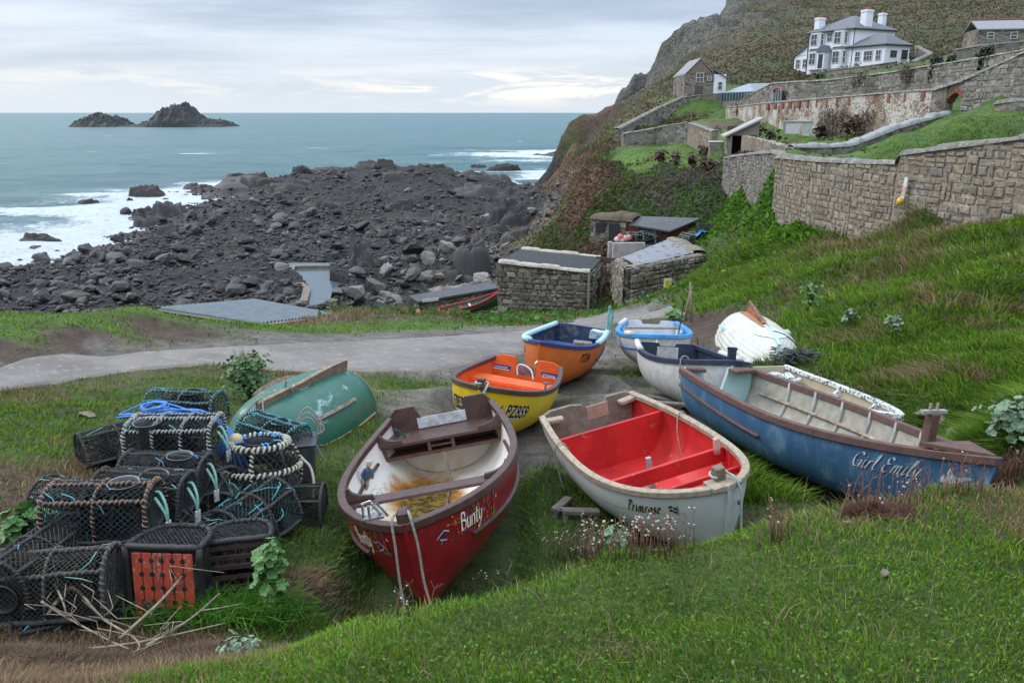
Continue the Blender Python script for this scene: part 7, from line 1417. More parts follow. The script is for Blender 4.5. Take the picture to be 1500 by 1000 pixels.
mb.build('netting',netm,r); MB().lathe([(.125,.375),(.132,.368),(.12,.36),(.10,.20),(.095,.20),(.115,.37)],(0,0,0),24).build('neck',plk,r,True); MB().lathe([(.001,.01),(.30,.01)],(0,0,0),20).build('base_board',blackin,r)
mb=MB(); rr=random.Random(4)
for k in range(11):
    a=rr.uniform(0,6.28); mb.tube([(.23*math.cos(a),.23*math.sin(a),.37),(.17*math.cos(a+.1),.17*math.sin(a+.1),.385),(.125*math.cos(a+.05),.125*math.sin(a+.05),.38)],.007,5)
mb.build('twine_netting',rope_b,r,True)
P=rope([(.33,-.02,.2),(.40,-.06,.12),(.42,-.12,-.02),(.40,-.10,-.2),(.43,-.06,-.3)]); MB().tube(P,.012,6).build('bridle_rope',wrc,r,True)
# things lying among the pots
o=thing('buoy',at(345,668,z=.62),0,'blue plastic buoy wedged beside the round inkwell pot','buoy'); MB().lathe([(.001,-.24),(.10,-.22),(.17,-.12),(.185,0),(.17,.12),(.10,.22),(.05,.26),(.001,.265)],(0,0,0),22).build('float',M('blue_buoy_plastic',(.015,.11,.36),(.012,.08,.28),6,rough=.45),o,True); MB().lathe([(.001,.20),(.06,.24),(.055,.29),(.001,.30)],(0,0,0),14).build('cap',M('buoy_cap',(.55,.42,.25)),o,True); o.rotation_euler=(.5,.3,0)
o=thing('tub',at(430,700,z=.12),.2,'black plastic tub standing at the right of the pot pile','tub'); MB().prism([(-.22,-.15),(.22,-.15),(.22,.15),(-.22,.15)],0,.40,lambda a,b,h:(a*(1+.25*h),b*(1+.25*h),h)).build('body',plk,o,bev=.02); MB().box((0,0,.41),(.52,.36,.03)).build('rim',plk,o,bev=.01)
mb=MB(); rr=random.Random(12); c=at(265,610,z=.86)
for k in range(7):
    P=[c+Vector((-.55+rr.uniform(-.1,.1),.1*rr.random(),-.05+rr.uniform(0,.08))),c+Vector((-.2+rr.uniform(-.1,.1),rr.uniform(-.1,.1),rr.uniform(.02,.12))),c+Vector((.2,rr.uniform(-.05,.1),rr.uniform(.0,.08))),c+Vector((.5,-.1+rr.uniform(-.05,.05),-.08-.05*rr.random())),c+Vector((.68+rr.uniform(-.05,.08),-.3+rr.uniform(-.05,.05),-.34))]; mb.tube(rope(P,seg=6),.009,6)
for k in range(5): a0=rr.random()*6; mb.tube(rope([c+Vector((-.25+.14*math.cos(a0+j*.9)*(.6+.4*rr.random()),.12*math.sin(a0+j*.9),.08+.05*rr.random())) for j in range(8)],seg=5),.009,6)
tag(mb.build('rope_tangle',M('bright_blue_rope',(.05,.22,.55),(.12,.25,.60),40,rough=.7,bump=.5,bsc=160),None,True),'bright blue rope trailing in loops over the back of the pots','rope')
mb=MB(); c=at(445,640,z=.42)
for k in range(3): mb.tube(rope([c+Vector((-.1,0,.1)),c+Vector((.05,.02*k,.22+.05*k)),c+Vector((.16+.03*k,0,.1)),c+Vector((.12,-.03,-.1+.05*k)),c+Vector((.2,-.02,-.25))]),.008,6)
tag(mb.build('rope_tangle',ropem,None,True),'thin pale rope looping off the right end of the pots','rope')
for k,(pts,m_,lb) in enumerate((([(150,700,.62),(200,690,.82),(250,735,.66),(300,770,.5),(330,800,.42)],wrk,'charcoal rope slung across the middle of the pots'),([(60,800,.55),(110,835,.55),(170,800,.45),(190,850,.40),(180,900,.2)],wrk,'charcoal rope hanging between the two front left pots'),([(300,660,.75),(340,720,.5),(320,760,.45),(360,790,.35),(330,830,.4)],wrg,'sea green rope trailing down the right of the pile'),([(190,800,.55),(240,790,.62),(300,785,.6),(350,795,.55),(400,790,.45)],wrk,'charcoal rope lying along the top of the upended pots'),([(80,760,.6),(70,800,.55),(95,820,.5),(60,850,.5)],wrt,'turquoise twine hanging off the left of the pile'))):
    mb=MB(); rr=random.Random(40+k)
    for j in range(4):
        P=[at(px+rr.gauss(0,7),py+rr.gauss(0,5),z=z+rr.uniform(.0,.06)) for px,py,z in pts]; mb.tube(rope(P,seg=6),.009,5)
    tag(mb.build('rope_tangle',m_,None,True),lb,'rope')
# gear on the store platform and along the bank
proto=None
for k,(px,py,z,s,lb) in enumerate(((930,349,.1,1.35,'black pot leftmost on the concrete store top'),(947,346,.0,1.25,'pot with white rope in the middle of the store top'),(958,350,.0,1.3,'green roped pot at the front of the store top'),(970,346,.0,1.3,'dark pot rightmost on the store top'),(1007,350,.0,1.2,'pot with a white hoop alone on the grass bank'),(1020,352,.0,1.2,'grey pot on the bank left of the blue sheet'),(1032,356,.0,1.3,'dark pot under the blue sheet on the bank'))):
    Yb=38.2 if px<1000 else 36; g=AT(px,py+5,Yb); zz=max(gz(g.x,g.y),g.z); m_=Matrix.Translation((g.x,g.y,zz))@Matrix.Rotation(.5*k,4,'Z')@Matrix.Scale(s,4)
    pot(lb,m_,.75,.5,.42,2.4,bar=wrk if k!=2 else netg,barr=.03,wrap=[wrw,wrg,wrg,None,wrw,wrw,None][k],wr=.014,pitch=.09,net=netm,cell=.09,detail=1,group='pots stacked near the net store')
for k,(px,py,rd_) in enumerate(((904,351,.20),(908.5,347,.20),(911,351.5,.18),(916,349,.2),(921,348,.19))):
    g=AT(px,py,38.0); o=thing('buoy',(g.x,g.y,g.z),0,['leftmost pale buoy of the pink row on the store wall','red and pink buoy second in the row on the store wall','white faced small buoy in front of the row','pink buoy fourth in the row on the store wall','rightmost rosy buoy beside the black pots'][k],'buoy','buoys on the store wall'); MB().lathe([(.001,-rd_)]+[(rd_*math.cos(a),rd_*math.sin(a)) for a in np.linspace(-1.4,1.4,9)]+[(.001,rd_)],(0,0,0),14).build('float',M('buoy_'+str(k)+'_plastic',[(.65,.45,.42),(.6,.16,.14),(.7,.55,.52),(.62,.35,.33),(.6,.25,.24)][k]),o,True); MB().lathe([(.001,rd_*1.25),(.04,rd_*1.2),(.05,rd_*.9)],(0,0,0),8).build('eye',M('buoy_eye',(.3,.05,.05)),o,True)
g=AT(1030,351,35.8); mb=MB(); V=[];rr=random.Random(3)
for i in range(7):
    for j in range(5): V.append((g.x+(-.5+i/6)*1.0,g.y+(-.5+j/4)*.7,g.z+.45+.12*rr.random()-.5*abs(i/6-.5)**2*2))
tag(MB().add(V,[(j+i*5,j+1+i*5,j+6+i*5,j+5+i*5) for i in range(6) for j in range(4)]).build('blue_sheet',M('blue_tarpaulin',(.02,.16,.45),(.02,.12,.36)),None,True),'bright blue sheet thrown over the pots on the bank','sheet')
# net heap between the upturned white boat and the bank
c=at(1165,528,z=-.05); mb=MB(); rr=random.Random(6)
for k in range(90):
    q0=c+Vector((rr.gauss(0,.17),rr.gauss(0,.12),max(0,rr.gauss(.06,.05)))); mb.tube(rope([q0+Vector((rr.gauss(0,.07),rr.gauss(0,.07),rr.uniform(-.02,.05))) for _ in range(5)],seg=4),.008,4)
tag(mb.build('net_heap',M('dark_heap_net',(.02,.022,.02),(.10,.10,.07),9,lo=.5,hi=.6)),'dark heap of net and rope at the foot of the upturned white boat','net')
# stakes, props and trestles
for px,py,h,tl,lb in ((1003,470,.9,.12,'left wooden stake at the end of the lane'),(1013,472,1.0,-.1,'right wooden stake at the end of the lane')):
    g=hit(px,py); mb=MB().tube([(0,0,-.1),(tl*.4,0,h*.5),(tl,0,h)],[.035,.03,.022],7); o=mb.build('stake',wood,None,True); o.location=g; tag(o,lb,'stake')
for (px,py,z,ln,yaw,lb) in ((822,735,.1,.34,1.1,'grey timber prop under the side of the red lined boat'),(850,752,.06,.36,.1,'flat timber block under the red lined boat'),(955,575,-.3,.9,-.35,'low trestle plank under the white and navy boat'),(965,600,-.25,.7,.0,'wooden chock in the shade of the white and navy boat')):
    g=at(px,py,z=z); g.z=gz(g.x,g.y); mb=MB().box((0,0,.07),(ln,.08,.045)); 
    for x in (-ln*.4,ln*.4): mb.box((x,0,.0),(.05,.06,.14))
    o=mb.build('boat_prop',M('grey_prop_wood',(.20,.17,.14),(.13,.11,.09),12,rough=.85),None,bev=.006); o.location=g; o.rotation_euler=(.05,0.08,yaw); tag(o,lb,'prop')
# ------------------------------------------------------------------ grass and plants
LANE=[Vector(p) for p in e1]+[Vector(p) for p in e2[::-1]]
def clear_of(X,Y,mg=.86):
    ok=~inside(X,Y,LANE)
    for (ax,ay,az),(bx,by,bz),hw in CARVE:
        ux,uy=bx-ax,by-ay; tt=np.clip(((X-ax)*ux+(Y-ay)*uy)/(ux*ux+uy*uy),0,1); ok&=np.hypot(X-ax-tt*ux,Y-ay-tt*uy)>hw*mg*(1-.35*np.abs(2*tt-1)**3)
    return ok
GM,nt,b=newmat('grass_blades'); a=nd(nt,'ShaderNodeAttribute',attribute_name='alb'); nt.links.new(a.outputs['Color'],b.inputs['Base Color']); b.inputs['Roughness'].default_value=.7; b.inputs['Specular IOR Level'].default_value=.1
tr=nd(nt,'ShaderNodeBsdfTranslucent'); nt.links.new(a.outputs['Color'],tr.inputs[0]); ms=nd(nt,'ShaderNodeMixShader'); ms.inputs[0].default_value=.3; nt.links.new(b.outputs[0],ms.inputs[1]); nt.links.new(tr.outputs[0],ms.inputs[2]); nt.links.new(ms.outputs[0],nt.nodes['Material Output'].inputs[0])
def blades(name,label,X,Y,Z,H,Wd,colr,lean,seed,cat='grass',curl=.6):
    rg=np.random.default_rng(seed); n=len(X); a=rg.uniform(0,2*PI,n); ca,sa=np.cos(a),np.sin(a); lx=lean[0]+rg.normal(0,.38,n); ly=lean[1]+rg.normal(0,.38,n)
    B=np.stack([X,Y,Z-.01],-1); w=np.stack([ca,sa,np.zeros(n)],-1)*Wd[:,None]*.5; m=B+np.stack([lx*H*.35,ly*H*.35,H*.55],-1); t=B+np.stack([lx*H,ly*H,H*(1-curl*.5*np.clip(np.hypot(lx,ly),0,1.2))],-1)
    V=np.stack([B-w,B+w,m+w*.75,m-w*.75,t],1).reshape(-1,3); k=np.arange(n)*5
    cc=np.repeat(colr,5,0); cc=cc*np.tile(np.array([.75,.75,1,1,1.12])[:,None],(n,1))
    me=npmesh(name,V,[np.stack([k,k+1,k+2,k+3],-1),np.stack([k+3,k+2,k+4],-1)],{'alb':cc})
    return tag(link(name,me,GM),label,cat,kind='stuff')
def pal(n,rg,P,pw): 
    i=rg.choice(len(P),n,p=np.array(pw)/sum(pw)); c=np.array(P)[i]; return c*rg.uniform(.7,1.3,(n,1))
GRN=[(.098,.195,.015),(.15,.24,.02),(.062,.13,.012),(.215,.25,.035)]; DRY=[(.30,.22,.11),(.23,.145,.08),(.18,.10,.06),(.21,.135,.10)]
def field(name,label,u0,u1,y0,y1,N,hf,wf,seed,dense=None,dryb=.0,droop=0,kinds=('g','b','y','w','v')):
    rg=np.random.default_rng(seed); u=rg.uniform(u0,u1,N); Y=np.exp(rg.uniform(math.log(y0),math.log(y1),N)); X=u*Y; Z,Wt=terr(X,Y)
    gw=sum(Wt[:,ZK.index(k)] for k in kinds); ok=(rg.random(N)<gw)&clear_of(X,Y)
    if dense is not None: ok&=rg.random(N)<dense(X,Y)
    X,Y,Z,Wt=X[ok],Y[ok],Z[ok],Wt[ok]; n=len(X); W=lambda k:Wt[:,ZK.index(k)]
    dry=np.clip(W('b')*1.1+W('y')*.35+dryb+np.clip(fbm(X,Y,0,1.1,4,55)*3.2-1.0,0,1)*.75*.8*(W('g')+W('y')),0,.95); isd=rg.random(n)<dry
    col=np.where(isd[:,None],pal(n,rg,DRY,[3,3,2,2]),pal(n,rg,GRN,[4,3,4,1])); tone=1+.35*fbm(X,Y,0,.8,3,71); col=col*np.clip(tone,.5,1.5)[:,None]
    col=col*(1+.25*W('w'))[:,None]
    D=np.hypot(X,Y); H=hf(D)*rg.uniform(.5,1.3,n)*np.clip(1+.5*fbm(X,Y,0,.6,3,72),.5,1.7)*(1+.5*isd)*(1-.45*W('w'))*np.where((Y>23)&(Z>1.3),.3,1); e=.25; gx=(terr(X+e,Y)[0]-Z)/e; gy=(terr(X,Y+e)[0]-Z)/e; g=np.hypot(gx,gy)+1e-6; k=np.clip(g,0,1)*(1.1+droop); lean=(-gx/g*k+.25*fbm(X,Y,0,.7,2,73),-gy/g*k+.25*fbm(X,Y,3,.7,2,74))
    blades(name,label,X,Y,Z,H,wf(D)*rg.uniform(.6,1.3,n),np.clip(col,0,1),lean,seed+1); print(name,n)
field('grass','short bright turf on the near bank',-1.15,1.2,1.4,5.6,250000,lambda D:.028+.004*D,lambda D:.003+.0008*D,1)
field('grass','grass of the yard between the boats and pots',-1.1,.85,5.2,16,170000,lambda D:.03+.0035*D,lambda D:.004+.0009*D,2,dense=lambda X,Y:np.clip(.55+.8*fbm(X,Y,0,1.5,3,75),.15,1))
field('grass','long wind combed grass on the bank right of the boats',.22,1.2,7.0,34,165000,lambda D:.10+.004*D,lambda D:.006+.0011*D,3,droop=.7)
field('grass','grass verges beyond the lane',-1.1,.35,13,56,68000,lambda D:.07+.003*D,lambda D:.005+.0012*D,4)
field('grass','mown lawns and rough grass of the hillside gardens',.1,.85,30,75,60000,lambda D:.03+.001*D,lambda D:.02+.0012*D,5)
rg=np.random.default_rng(90); N=5200; u=rg.uniform(-.8,.9,N); Y=np.exp(rg.uniform(math.log(2.2),math.log(24),N)); X=u*Y; Z,Wt=terr(X,Y); ok=(Wt[:,ZK.index('g')]+Wt[:,ZK.index('b')]+Wt[:,ZK.index('y')]>.6)&clear_of(X,Y,1.1)&(rg.random(N)<.25+.6*(fbm(X,Y,0,1.3,3,93)>0)); X,Y,Z=X[ok],Y[ok],Z[ok]; n=len(X)
blades('dead_stems','thin dead flowering stems standing through the turf',X,Y,Z,rg.uniform(.08,.26,n)*np.clip(Y/6,.6,1.3),.0016+.0007*Y,pal(n,rg,[(.34,.26,.15),(.22,.14,.09),(.30,.20,.14)],[2,2,1]),(rg.normal(.1,.3,n),rg.normal(0,.3,n)),91)
# ivy and bramble on the bank below the boundary wall: leaves on the ground's own surface
def leafcover(name,label,kinds,u0,u1,y0,y1,N,size,P,pw,seed,up=.5):
    rg=np.random.default_rng(seed); u=rg.uniform(u0,u1,N); Y=np.exp(rg.uniform(math.log(y0),math.log(y1),N)); X=u*Y; Z,Wt=terr(X,Y); gw=sum(Wt[:,ZK.index(k)] for k in kinds); ok=(rg.random(N)<gw)&clear_of(X,Y,1.1)&((Z<1.2)|(name!='bramble'))&((name!='cliff_grass')|(fbm(X,Y,Z*.4,6,4,53)*3+.2>rg.random(N))); X,Y,Z=X[ok],Y[ok],Z[ok]; n=len(X)
    br=np.clip(fbm(X,Y*.4,Z*.3,1.9,4,54)*4.5+.05,0,1); col=pal(n,rg,P,pw); dead=(rg.random(n)<br*.85)&('i' in kinds); col=np.where(dead[:,None],pal(n,rg,[(.095,.07,.06),(.13,.10,.085)],[1,1]),col)
    s=size*rg.uniform(.5,1.4,n); h=rg.uniform(0,1,n)**2*size*3*np.clip(1+fbm(X,Y,Z,.9,3,81),.2,2)
    c=np.stack([X,Y,Z+h*up+.02],-1); a=rg.normal(size=(n,3)); a/=np.linalg.norm(a,axis=1,keepdims=True); b_=np.cross(a,rg.normal(size=(n,3))); b_/=np.linalg.norm(b_,axis=1,keepdims=True)
    a=a*s[:,None];b_=b_*s[:,None]*.75; V=np.stack([c-a,c+b_*.8-a*.1,c+a,c-b_*.8-a*.1],1).reshape(-1,3); k=np.arange(n)*4
    tag(link(name,npmesh(name,V,[np.stack([k,k+1,k+2,k+3],-1)],{'alb':np.repeat(np.clip(col,0,1),4,0)}),GM),label,name.replace('_',' '),kind='stuff'); print(name,n)
leafcover('bramble','bright green bramble and fern covering the bank below the boundary wall',('v',),.1,.6,26,56,70000,.13,[(.085,.20,.018),(.12,.25,.026),(.055,.12,.014)],[3,3,2],41)
leafcover('ivy','ivy and dead creeper hanging over the cliff above the net store',('i',),.0,.45,36,110,110000,.12,[(.045,.105,.016),(.07,.15,.024),(.095,.07,.05)],[3,4,2],42,.25)
leafcover('weeds','low broad leaved weeds among the grass of the yard',('g','b'),-.85,.7,5.0,14,9000,.017,[(.05,.13,.03),(.07,.17,.05)],[1,1],43,.4)
leafcover('heather','dead bracken and heather over the headland slopes',('m',),.05,.9,70,240,150000,.19,[(.105,.082,.046),(.12,.098,.052),(.08,.088,.034),(.092,.068,.045)],[4,3,3,2],44,.4)
leafcover('verge_weeds','rank green weeds along the foot of the square store',('g','b'),-.25,.22,22,50,14000,.11,[(.06,.15,.03),(.10,.17,.04),(.15,.12,.06)],[3,2,1],45,.7)
leafcover('cliff_grass','tufted grass and fern on the brown cliff above the foreshore',('c','g'),.0,.2,42,110,40000,.15,[(.055,.115,.02),(.085,.15,.028),(.11,.085,.05)],[3,3,2],46,.6)
leafcover('clover','small clover and plantain leaves in the near turf',('g','y'),-.8,.85,1.7,6,26000,.0085,[(.10,.20,.03),(.07,.15,.03),(.16,.23,.05)],[2,2,1],47,.8)
leafcover('dead_creeper','brown dead creeper and bracken on the earthy cliff',('c','e'),-.02,.2,42,150,70000,.12,[(.13,.08,.05),(.10,.065,.045),(.16,.11,.07),(.07,.085,.03)],[3,3,2,1],48,.5)
# leafy plants
def lobed(rg,s):
    n=14; return [(s*(1+.16*math.cos(5*2*PI*k/n))*math.cos(2*PI*k/n),s*(1+.16*math.cos(5*2*PI*k/n))*math.sin(2*PI*k/n)) for k in range(n)]
leafg=M('mallow_leaf',(.10,.22,.05),(.06,.15,.035),20,rough=.55,bump=.3,bsc=60,c3=(.17,.27,.09),sc3=8); leafd=M('dark_shrub_leaf',(.045,.11,.025),(.07,.15,.035),16,rough=.5); stemm=M('plant_stem',(.17,.16,.07),(.14,.10,.06)); greyl=M('grey_green_leaf',(.16,.24,.14),(.11,.18,.10),16,rough=.6)
def leafy(name,label,base,h,spread,n,ls,mat_,seed,cat='plant',bare=0,group=None):
    rg=random.Random(seed); r=thing(name,base,rg.random()*6,label,cat,group); lf=MB();st=MB()
    stems=[(Vector((rg.gauss(0,.25),rg.gauss(0,.25),1))).normalized() for _ in range(max(3,n//14))]
    for d in stems: st.tube([(0,0,-.03),Vector((d.x*spread*.5,d.y*spread*.5,h*.55)),Vector((d.x*spread,d.y*spread,h*rg.uniform(.8,1.05+bare*.3)))],[.012*h+.004,.009*h+.003,.003],5)
    for k in range(n):
        d=rg.choice(stems); f=rg.uniform(.25,1); p=Vector((d.x*spread*f,d.y*spread*f,h*f))+Vector((rg.gauss(0,spread*.28),rg.gauss(0,spread*.28),rg.gauss(0,h*.07))); p.z=max(.02,p.z); s=ls*rg.uniform(.55,1.2)
        nrm_=Vector((p.x+rg.gauss(0,.3)*spread,p.y+rg.gauss(0,.3)*spread,spread*rg.uniform(.3,1.3))).normalized(); e=nrm_.orthogonal().normalized(); e.rotate(Matrix.Rotation(rg.random()*6.28,3,nrm_)); g=nrm_.cross(e)
        V=[p-nrm_*s*.25]+[p+e*a+g*b+nrm_*(s*.10*math.sin(3*i)) for i,(a,b) in enumerate(lobed(rg,s))]; lf.add(V,[(0,i+1,(i+1)%14+1) for i in range(14)])
    lf.build('foliage',mat_,r,False,fix=False); st.build('sprays',stemm,r,True); return r
def on(px,py): return hit(px,py)
leafy('mallow',"tall mallow with crinkled leaves in front of the upended black pot",at(402,900,z=.30),.55,.13,130,.040,leafg,1)
leafy('mallow','bright mallow at the left edge behind the near pots',at(35,800,z=.42),.30,.2,60,.06,leafg,2)
leafy('mallow','dark mallow clump at the right edge beyond the blue bow',on(1478,650),.42,.36,190,.045,greyl,3)
leafy('shrub','leafy green shrub growing behind the upturned green boat',on(366,585),.62,.42,800,.034,leafd,5,'shrub',.6)
leafy('mallow','low leafy rosette under the upended red orange pot',at(360,965,z=.62),.13,.2,60,.03,greyl,6)
leafy('nettle','ragged leafy weed on the hillside near the white clinker boat',on(1245,480),.32,.22,90,.034,greyl,7)
leafy('nettle','pale leafy weed higher on the hillside grass',on(1310,490),.3,.2,80,.034,greyl,8)
leafy('nettle','clump of leafy weed behind the skeg of the white clinker boat',on(1185,455),.55,.28,110,.04,leafg,9)
for k,(px,py,lb) in enumerate(((905,800,'leafy green weed among the seed stalks before the white bow'),(985,470,'weed clump at the lane end near the ruin'))): leafy('weed',lb,at(px,py,z=.75) if px==905 else on(px,py),.16 if k==0 else .3,.12 if k==0 else .35,60,.022 if k==0 else .06,greyl if k==0 else leafg,20+k)
# shrubs of the gardens
brs=M('brown_garden_shrub',(.12,.075,.05),(.085,.07,.045),6,rough=.9); olv=M('olive_garden_shrub',(.07,.085,.03),(.10,.09,.04),6)
for k,(px,py,Yb,h,s,lb) in enumerate(((1200,200,61,1.2,1.2,'brown shrub on the lawn below the whitewashed wall middle'),(1240,203,57,1.3,1.4,'brown bushy shrub nearer the right of the whitewashed wall'),(1080,186,72,1.4,1.3,'brown shrub at the left end of the whitewashed wall'),(1110,203,58,1.5,1.4,'olive shrub beside the wooden shelter'),(1130,205,56,1.4,1.3,'olive shrub second from the wooden shelter'),(1015,238,46,.9,.8,'round tussock leftmost on the patio edge'),(1030,238,45,.9,.8,'round tussock in the middle of the patio edge'),(1042,240,44,.8,.8,'round tussock rightmost on the patio edge'),(965,238,49,1.0,1.0,'brown tussock in the lower lawn'),(1255,104,112,1.2,1.5,'dark bush below the bay windows of the white house'),(1235,106,113,1.1,1.4,'dark bush left of the house porch'),(1200,112,110,1.1,1.6,'dark bush in front of the white side wing'),(1030,228,50,.7,.8,'tussock behind the patio'),(990,240,48,.9,.9,'brown tussock at the right of the lower lawn'))):
    g=AT(px,py,Yb); g.z=gz(g.x,g.y); leafy('shrub',lb,g,h,s*.6,90,.16,(olv if k in(3,4) else leafd if 9<=k<=11 else brs),60+k,'shrub',group='garden shrubs')
# climbers on the walls
def climber(label,pa,pb,h,mat_,seed,dens=420,ls=.14,bare=False):
    r=thing('climber',pa,0,label,'climber','climbers on the garden walls'); rg=random.Random(seed); d=pb-pa; mb=MB();st=MB()
    nf=Vector((d.y,-d.x,0)).normalized(); nf=nf if nf.y<0 else -nf
    for k in range(dens):
        f=rg.random(); z=h*rg.random()**.8; p=d*f+Vector((0,0,z))+nf*(.35+.18*rg.random())
        if bare and rg.random()<.55: st.tube([p,p+Vector((rg.gauss(0,.2),0,rg.uniform(.2,.5)))],.016,3); continue
        e=Vector((rg.gauss(0,1),rg.gauss(0,1),rg.gauss(0,1))).normalized()*ls; g=e.orthogonal().normalized()*ls*.8; mb.add([p-e,p-g,p+e,p+g],[(0,1,2,3)])
    if mb.V: mb.build('foliage',mat_,r,fix=False)
    for k in range(7): f=(k+.5)/7; st.tube([d*f+nf*.33-Vector((0,0,.3)),d*(f+rg.uniform(-.05,.05))+nf*.33+Vector((0,0,h*.8))],.022,4)
    st.build('stem',brs,r)
dkiv=M('dark_ivy_leaf',(.028,.045,.018),(.04,.06,.022),6,rough=.6); dead=M('bare_climber',(.20,.145,.115),(.15,.11,.09),8,rough=.95)
for k,(xa,xb,ya,yb,Ya,Yb_,h) in enumerate(((1367,1384,120,118,64,62.6,1.75),(1391,1404,119,117,62,61,1.7),(1415,1423,114,113,60,59.3,1.6),(1440,1460,104,101,57,55.8,1.5))): climber(['dark ivy column leftmost on the grey retaining wall','dark ivy column second from left on the retaining wall','narrow dark ivy column third on the retaining wall','dark ivy column rightmost on the retaining wall'][k],AT(xa,ya,Ya),AT(xb,yb,Yb_),h,dkiv,k)
for k,(xa,xb,ya,yb,Ya,Yb_,h) in enumerate(((1075,1095,184,187,74,72,1.3),(1105,1128,189,191,71,69,1.3),(1140,1150,192,193,67.5,66.8,1.3),(1205,1245,200,200,62,59,1.7),(1250,1290,202,200,58.2,55.6,1.5))): climber(['bare brown climber nearest the left end of the whitewashed wall','bare brown climber second along the whitewashed wall','thin bare climber third along the whitewashed wall','broad bare climber on the middle of the whitewashed wall','bare climber rightmost on the whitewashed wall'][k],AT(xa,ya,Ya),AT(xb,yb,Yb_),h,dead,20+k,300,.12,True)
climber('bare rose on the grey retaining wall above the whitewashed one',AT(1255,130,73),AT(1275,128,71),1.0,dead,31,200,.1,True); climber('small bare bush against the retaining wall right part',AT(1325,118,67),AT(1338,116,66),.9,dead,32,160,.1,True)
# dry seed stalks on the crest of the bank
stk=M('dry_stalk',(.20,.10,.065),(.13,.07,.05),20,rough=.9); fluff=M('pale_seed_fluff',(.55,.50,.45),(.40,.32,.27),40,rough=1)
def stalks(label,pts,n,h,seed,fl=.5,mat_=stk):
    rg=random.Random(seed); c=hit(*pts[len(pts)//2]); r=thing('seed_stalks',c,0,label,'dry plant'); st=MB();sd=MB()
    for k in range(n):
        a=rg.randrange(len(pts)-1); f=rg.random(); g=hit(pts[a][0]*(1-f)+pts[a+1][0]*f+rg.gauss(0,6),pts[a][1]*(1-f)+pts[a+1][1]*f+rg.uniform(-3,14)); p=g-c; hh=h*rg.uniform(.5,1.2); d=Vector((rg.gauss(0,.18),rg.gauss(0,.1),1))
        q=[p+Vector((0,0,-.02)),p+Vector((d.x*hh*.4,d.y*hh*.4,hh*.55)),p+Vector((d.x*hh,d.y*hh,hh))]; st.tube(q,[.0032,.0026,.0014],4)
        for j in range(rg.randint(1,4)): f2=rg.uniform(.6,1); u=q[1].lerp(q[2],f2); v=u+Vector((rg.gauss(0,.025),rg.gauss(0,.02),.03)); st.tube([u,v],.0015,3); 
        if rg.random()<fl:
            for j in range(rg.randint(1,3)):
                u=q[2]+Vector((rg.gauss(0,.012),rg.gauss(0,.01),rg.uniform(-.03,.01))); s=rg.uniform(.004,.008); sd.lathe([(.001,-s),(s,-s*.4),(s,s*.5),(.001,s)],u,6)
    st.build('sprays',mat_,r,True)
    if sd.V: sd.build('seed_clumps',fluff,r,True)
stalks('dry stalks with pale seed heads in front of the white bow',[(800,812),(850,815),(905,812),(960,808),(1010,802)],120,.22,1,.75)
stalks('reddish bare stalks against the long blue hull',[(1240,748),(1290,745),(1345,732),(1400,718),(1440,708)],75,.22,2,.25)
stalks('tall dead flower spikes left of the seed heads',[(815,815),(830,812),(862,812)],10,.34,3,.9)
stalks('sparse dry stalks near the dark red bow',[(560,905),(620,880),(680,868),(740,855)],26,.16,4,.3)
stalks('brown dead stems beside the blue keel',[(1110,800),(1130,790),(1150,780)],26,.2,5,.1)
stalks('bent brown stems at the right end of the bank',[(1440,712),(1470,702),(1496,698)],40,.28,6,.2)
# heaps of dead reddish moss-like grass on the crest
def mound(label,px,py,w,h,n,seed,P):
    rg=np.random.default_rng(seed); c=hit(px,py); a=rg.uniform(0,2*PI,n); rr=np.sqrt(rg.random(n)); X=c.x+w*rr*np.cos(a); Y=c.y+w*.55*rr*np.sin(a); Z=terr(X,Y)[0]+h*(1-rr**2)*.8
    col=pal(n,rg,P,[1]*len(P)); blades('dead_grass',label,X,Y,Z,np.full(n,.05)*rg.uniform(.6,1.4,n),np.full(n,.006),col,(np.cos(a)*.5*rr,np.sin(a)*.5*rr-.2),seed,'dead grass')
mound('reddish brown cushion of dead grass under the long blue hull',1285,752,.20,.05,5000,5,[(.20,.10,.075),(.16,.08,.06),(.24,.14,.10)])
mound('brown dead grass heaped at the near left corner',60,975,.55,.10,14000,6,[(.20,.14,.10),(.15,.10,.07),(.26,.19,.13)]); mound('dry brown grass on the crest below the pots',330,962,.5,.06,9000,7,[(.24,.17,.12),(.18,.12,.09)]); mound('dry straw at the right end of the crest',1450,712,.3,.07,5000,9,[(.19,.12,.09),(.24,.17,.12)])
# long green grass below the upended pots
rg=np.random.default_rng(77); n=1500; c=at(340,905,z=.33); X=c.x+rg.normal(0,.30,n); Y=c.y+rg.normal(0,.10,n); blades('long_grass','long fresh green grass below the upended pots',X,Y,terr(X,Y)[0],rg.uniform(.15,.30,n),rg.uniform(.006,.011,n),pal(n,rg,[(.06,.17,.02),(.09,.22,.03)],[1,1]),(rg.normal(.2,.4,n),rg.normal(-.2,.3,n)),78)
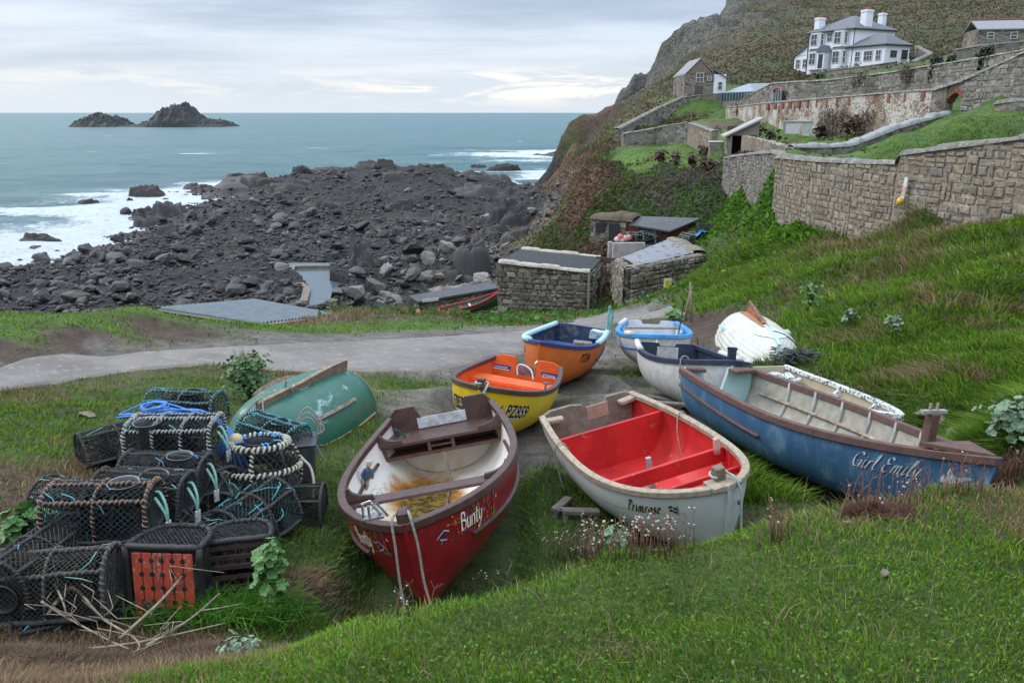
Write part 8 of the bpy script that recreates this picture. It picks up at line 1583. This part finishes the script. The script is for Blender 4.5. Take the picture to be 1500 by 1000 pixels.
# dead branches in front of the pots
drift=M('bleached_branch',(.30,.25,.18),(.20,.15,.10),20,rough=.9,bump=.4,bsc=60)
for k,(P,rd_,lb) in enumerate((([(70,900),(105,860),(150,905),(205,945),(150,985)],.011,'thick bleached branch lying across the front of the pots'),([(175,935),(235,880),(270,840),(292,822)],.010,'long pale stick leaning on the red orange slats'),([(215,945),(280,905),(322,868)],.010,'bleached stick leaning right of the slatted base'),([(60,880),(100,905),(165,940),(190,950)],.008,'thin grey branch low in front of the near left pot'),([(75,845),(92,880),(100,905),(112,870)],.007,'forked grey twig standing before the near left pot'),([(130,950),(215,938),(330,912)],.009,'long straight stem lying below the slatted base'))):
    rg_=random.Random(k); zz=[.62 if py<930 else .66 for px,py in P]; Q=[at(px,py,z=.50+.0*k if py>880 else .62) for px,py in P]; mb=MB().tube(rope(Q,seg=5),[rd_*(1.2-.8*i/(5*(len(Q)-1))) for i in range(5*(len(Q)-1)+1)],7)
    for j in range(5):
        a=Q[rg_.randrange(len(Q)-1)].lerp(Q[rg_.randrange(1,len(Q))],.3); mb.tube([a,a+Vector((rg_.gauss(0,.08),rg_.gauss(0,.05),rg_.uniform(.03,.10))),a+Vector((rg_.gauss(0,.16),rg_.gauss(0,.08),rg_.uniform(.05,.18)))],[.005,.004,.002],5)
    o=mb.build('dead_branch',drift,None,True); tag(o,lb,'branch',None)
# loose stones in the turf
tanr=rockmat('tan_field_stone',(.24,.19,.145),(.32,.27,.21),(.15,.12,.09),.6)
tv=[v.copy() for v in var[:5]]
for g in tv: g.materials[0]=tanr
for k,(px,py,s,lb) in enumerate(((127,608,.30,'tan stone in the grass left of the lane'),(1295,845,.10,'small tan stone on the near turf'),(1240,770,.10,'pale stone by the reddish dead grass'),(1375,622,.42,'flat slab of rock beyond the blue bow'),(1400,640,.40,'second slab of rock nearer the blue bow'),(1352,610,.35,'grey slab under the bow of the old boat'),(60,730,.45,'brown earthy rock in the bank left of the pots'),(470,655,.10,'small tan stone under the green boat'))):
    g=hit(px,py); o=bpy.data.objects.new('stone',tv[k%5]); COL.objects.link(o); o.location=g+Vector((0,0,.02)); o.scale=(s,s*.8,s*.5); o.rotation_euler=(.1,.1,k*1.3); tag(o,lb,'stone')
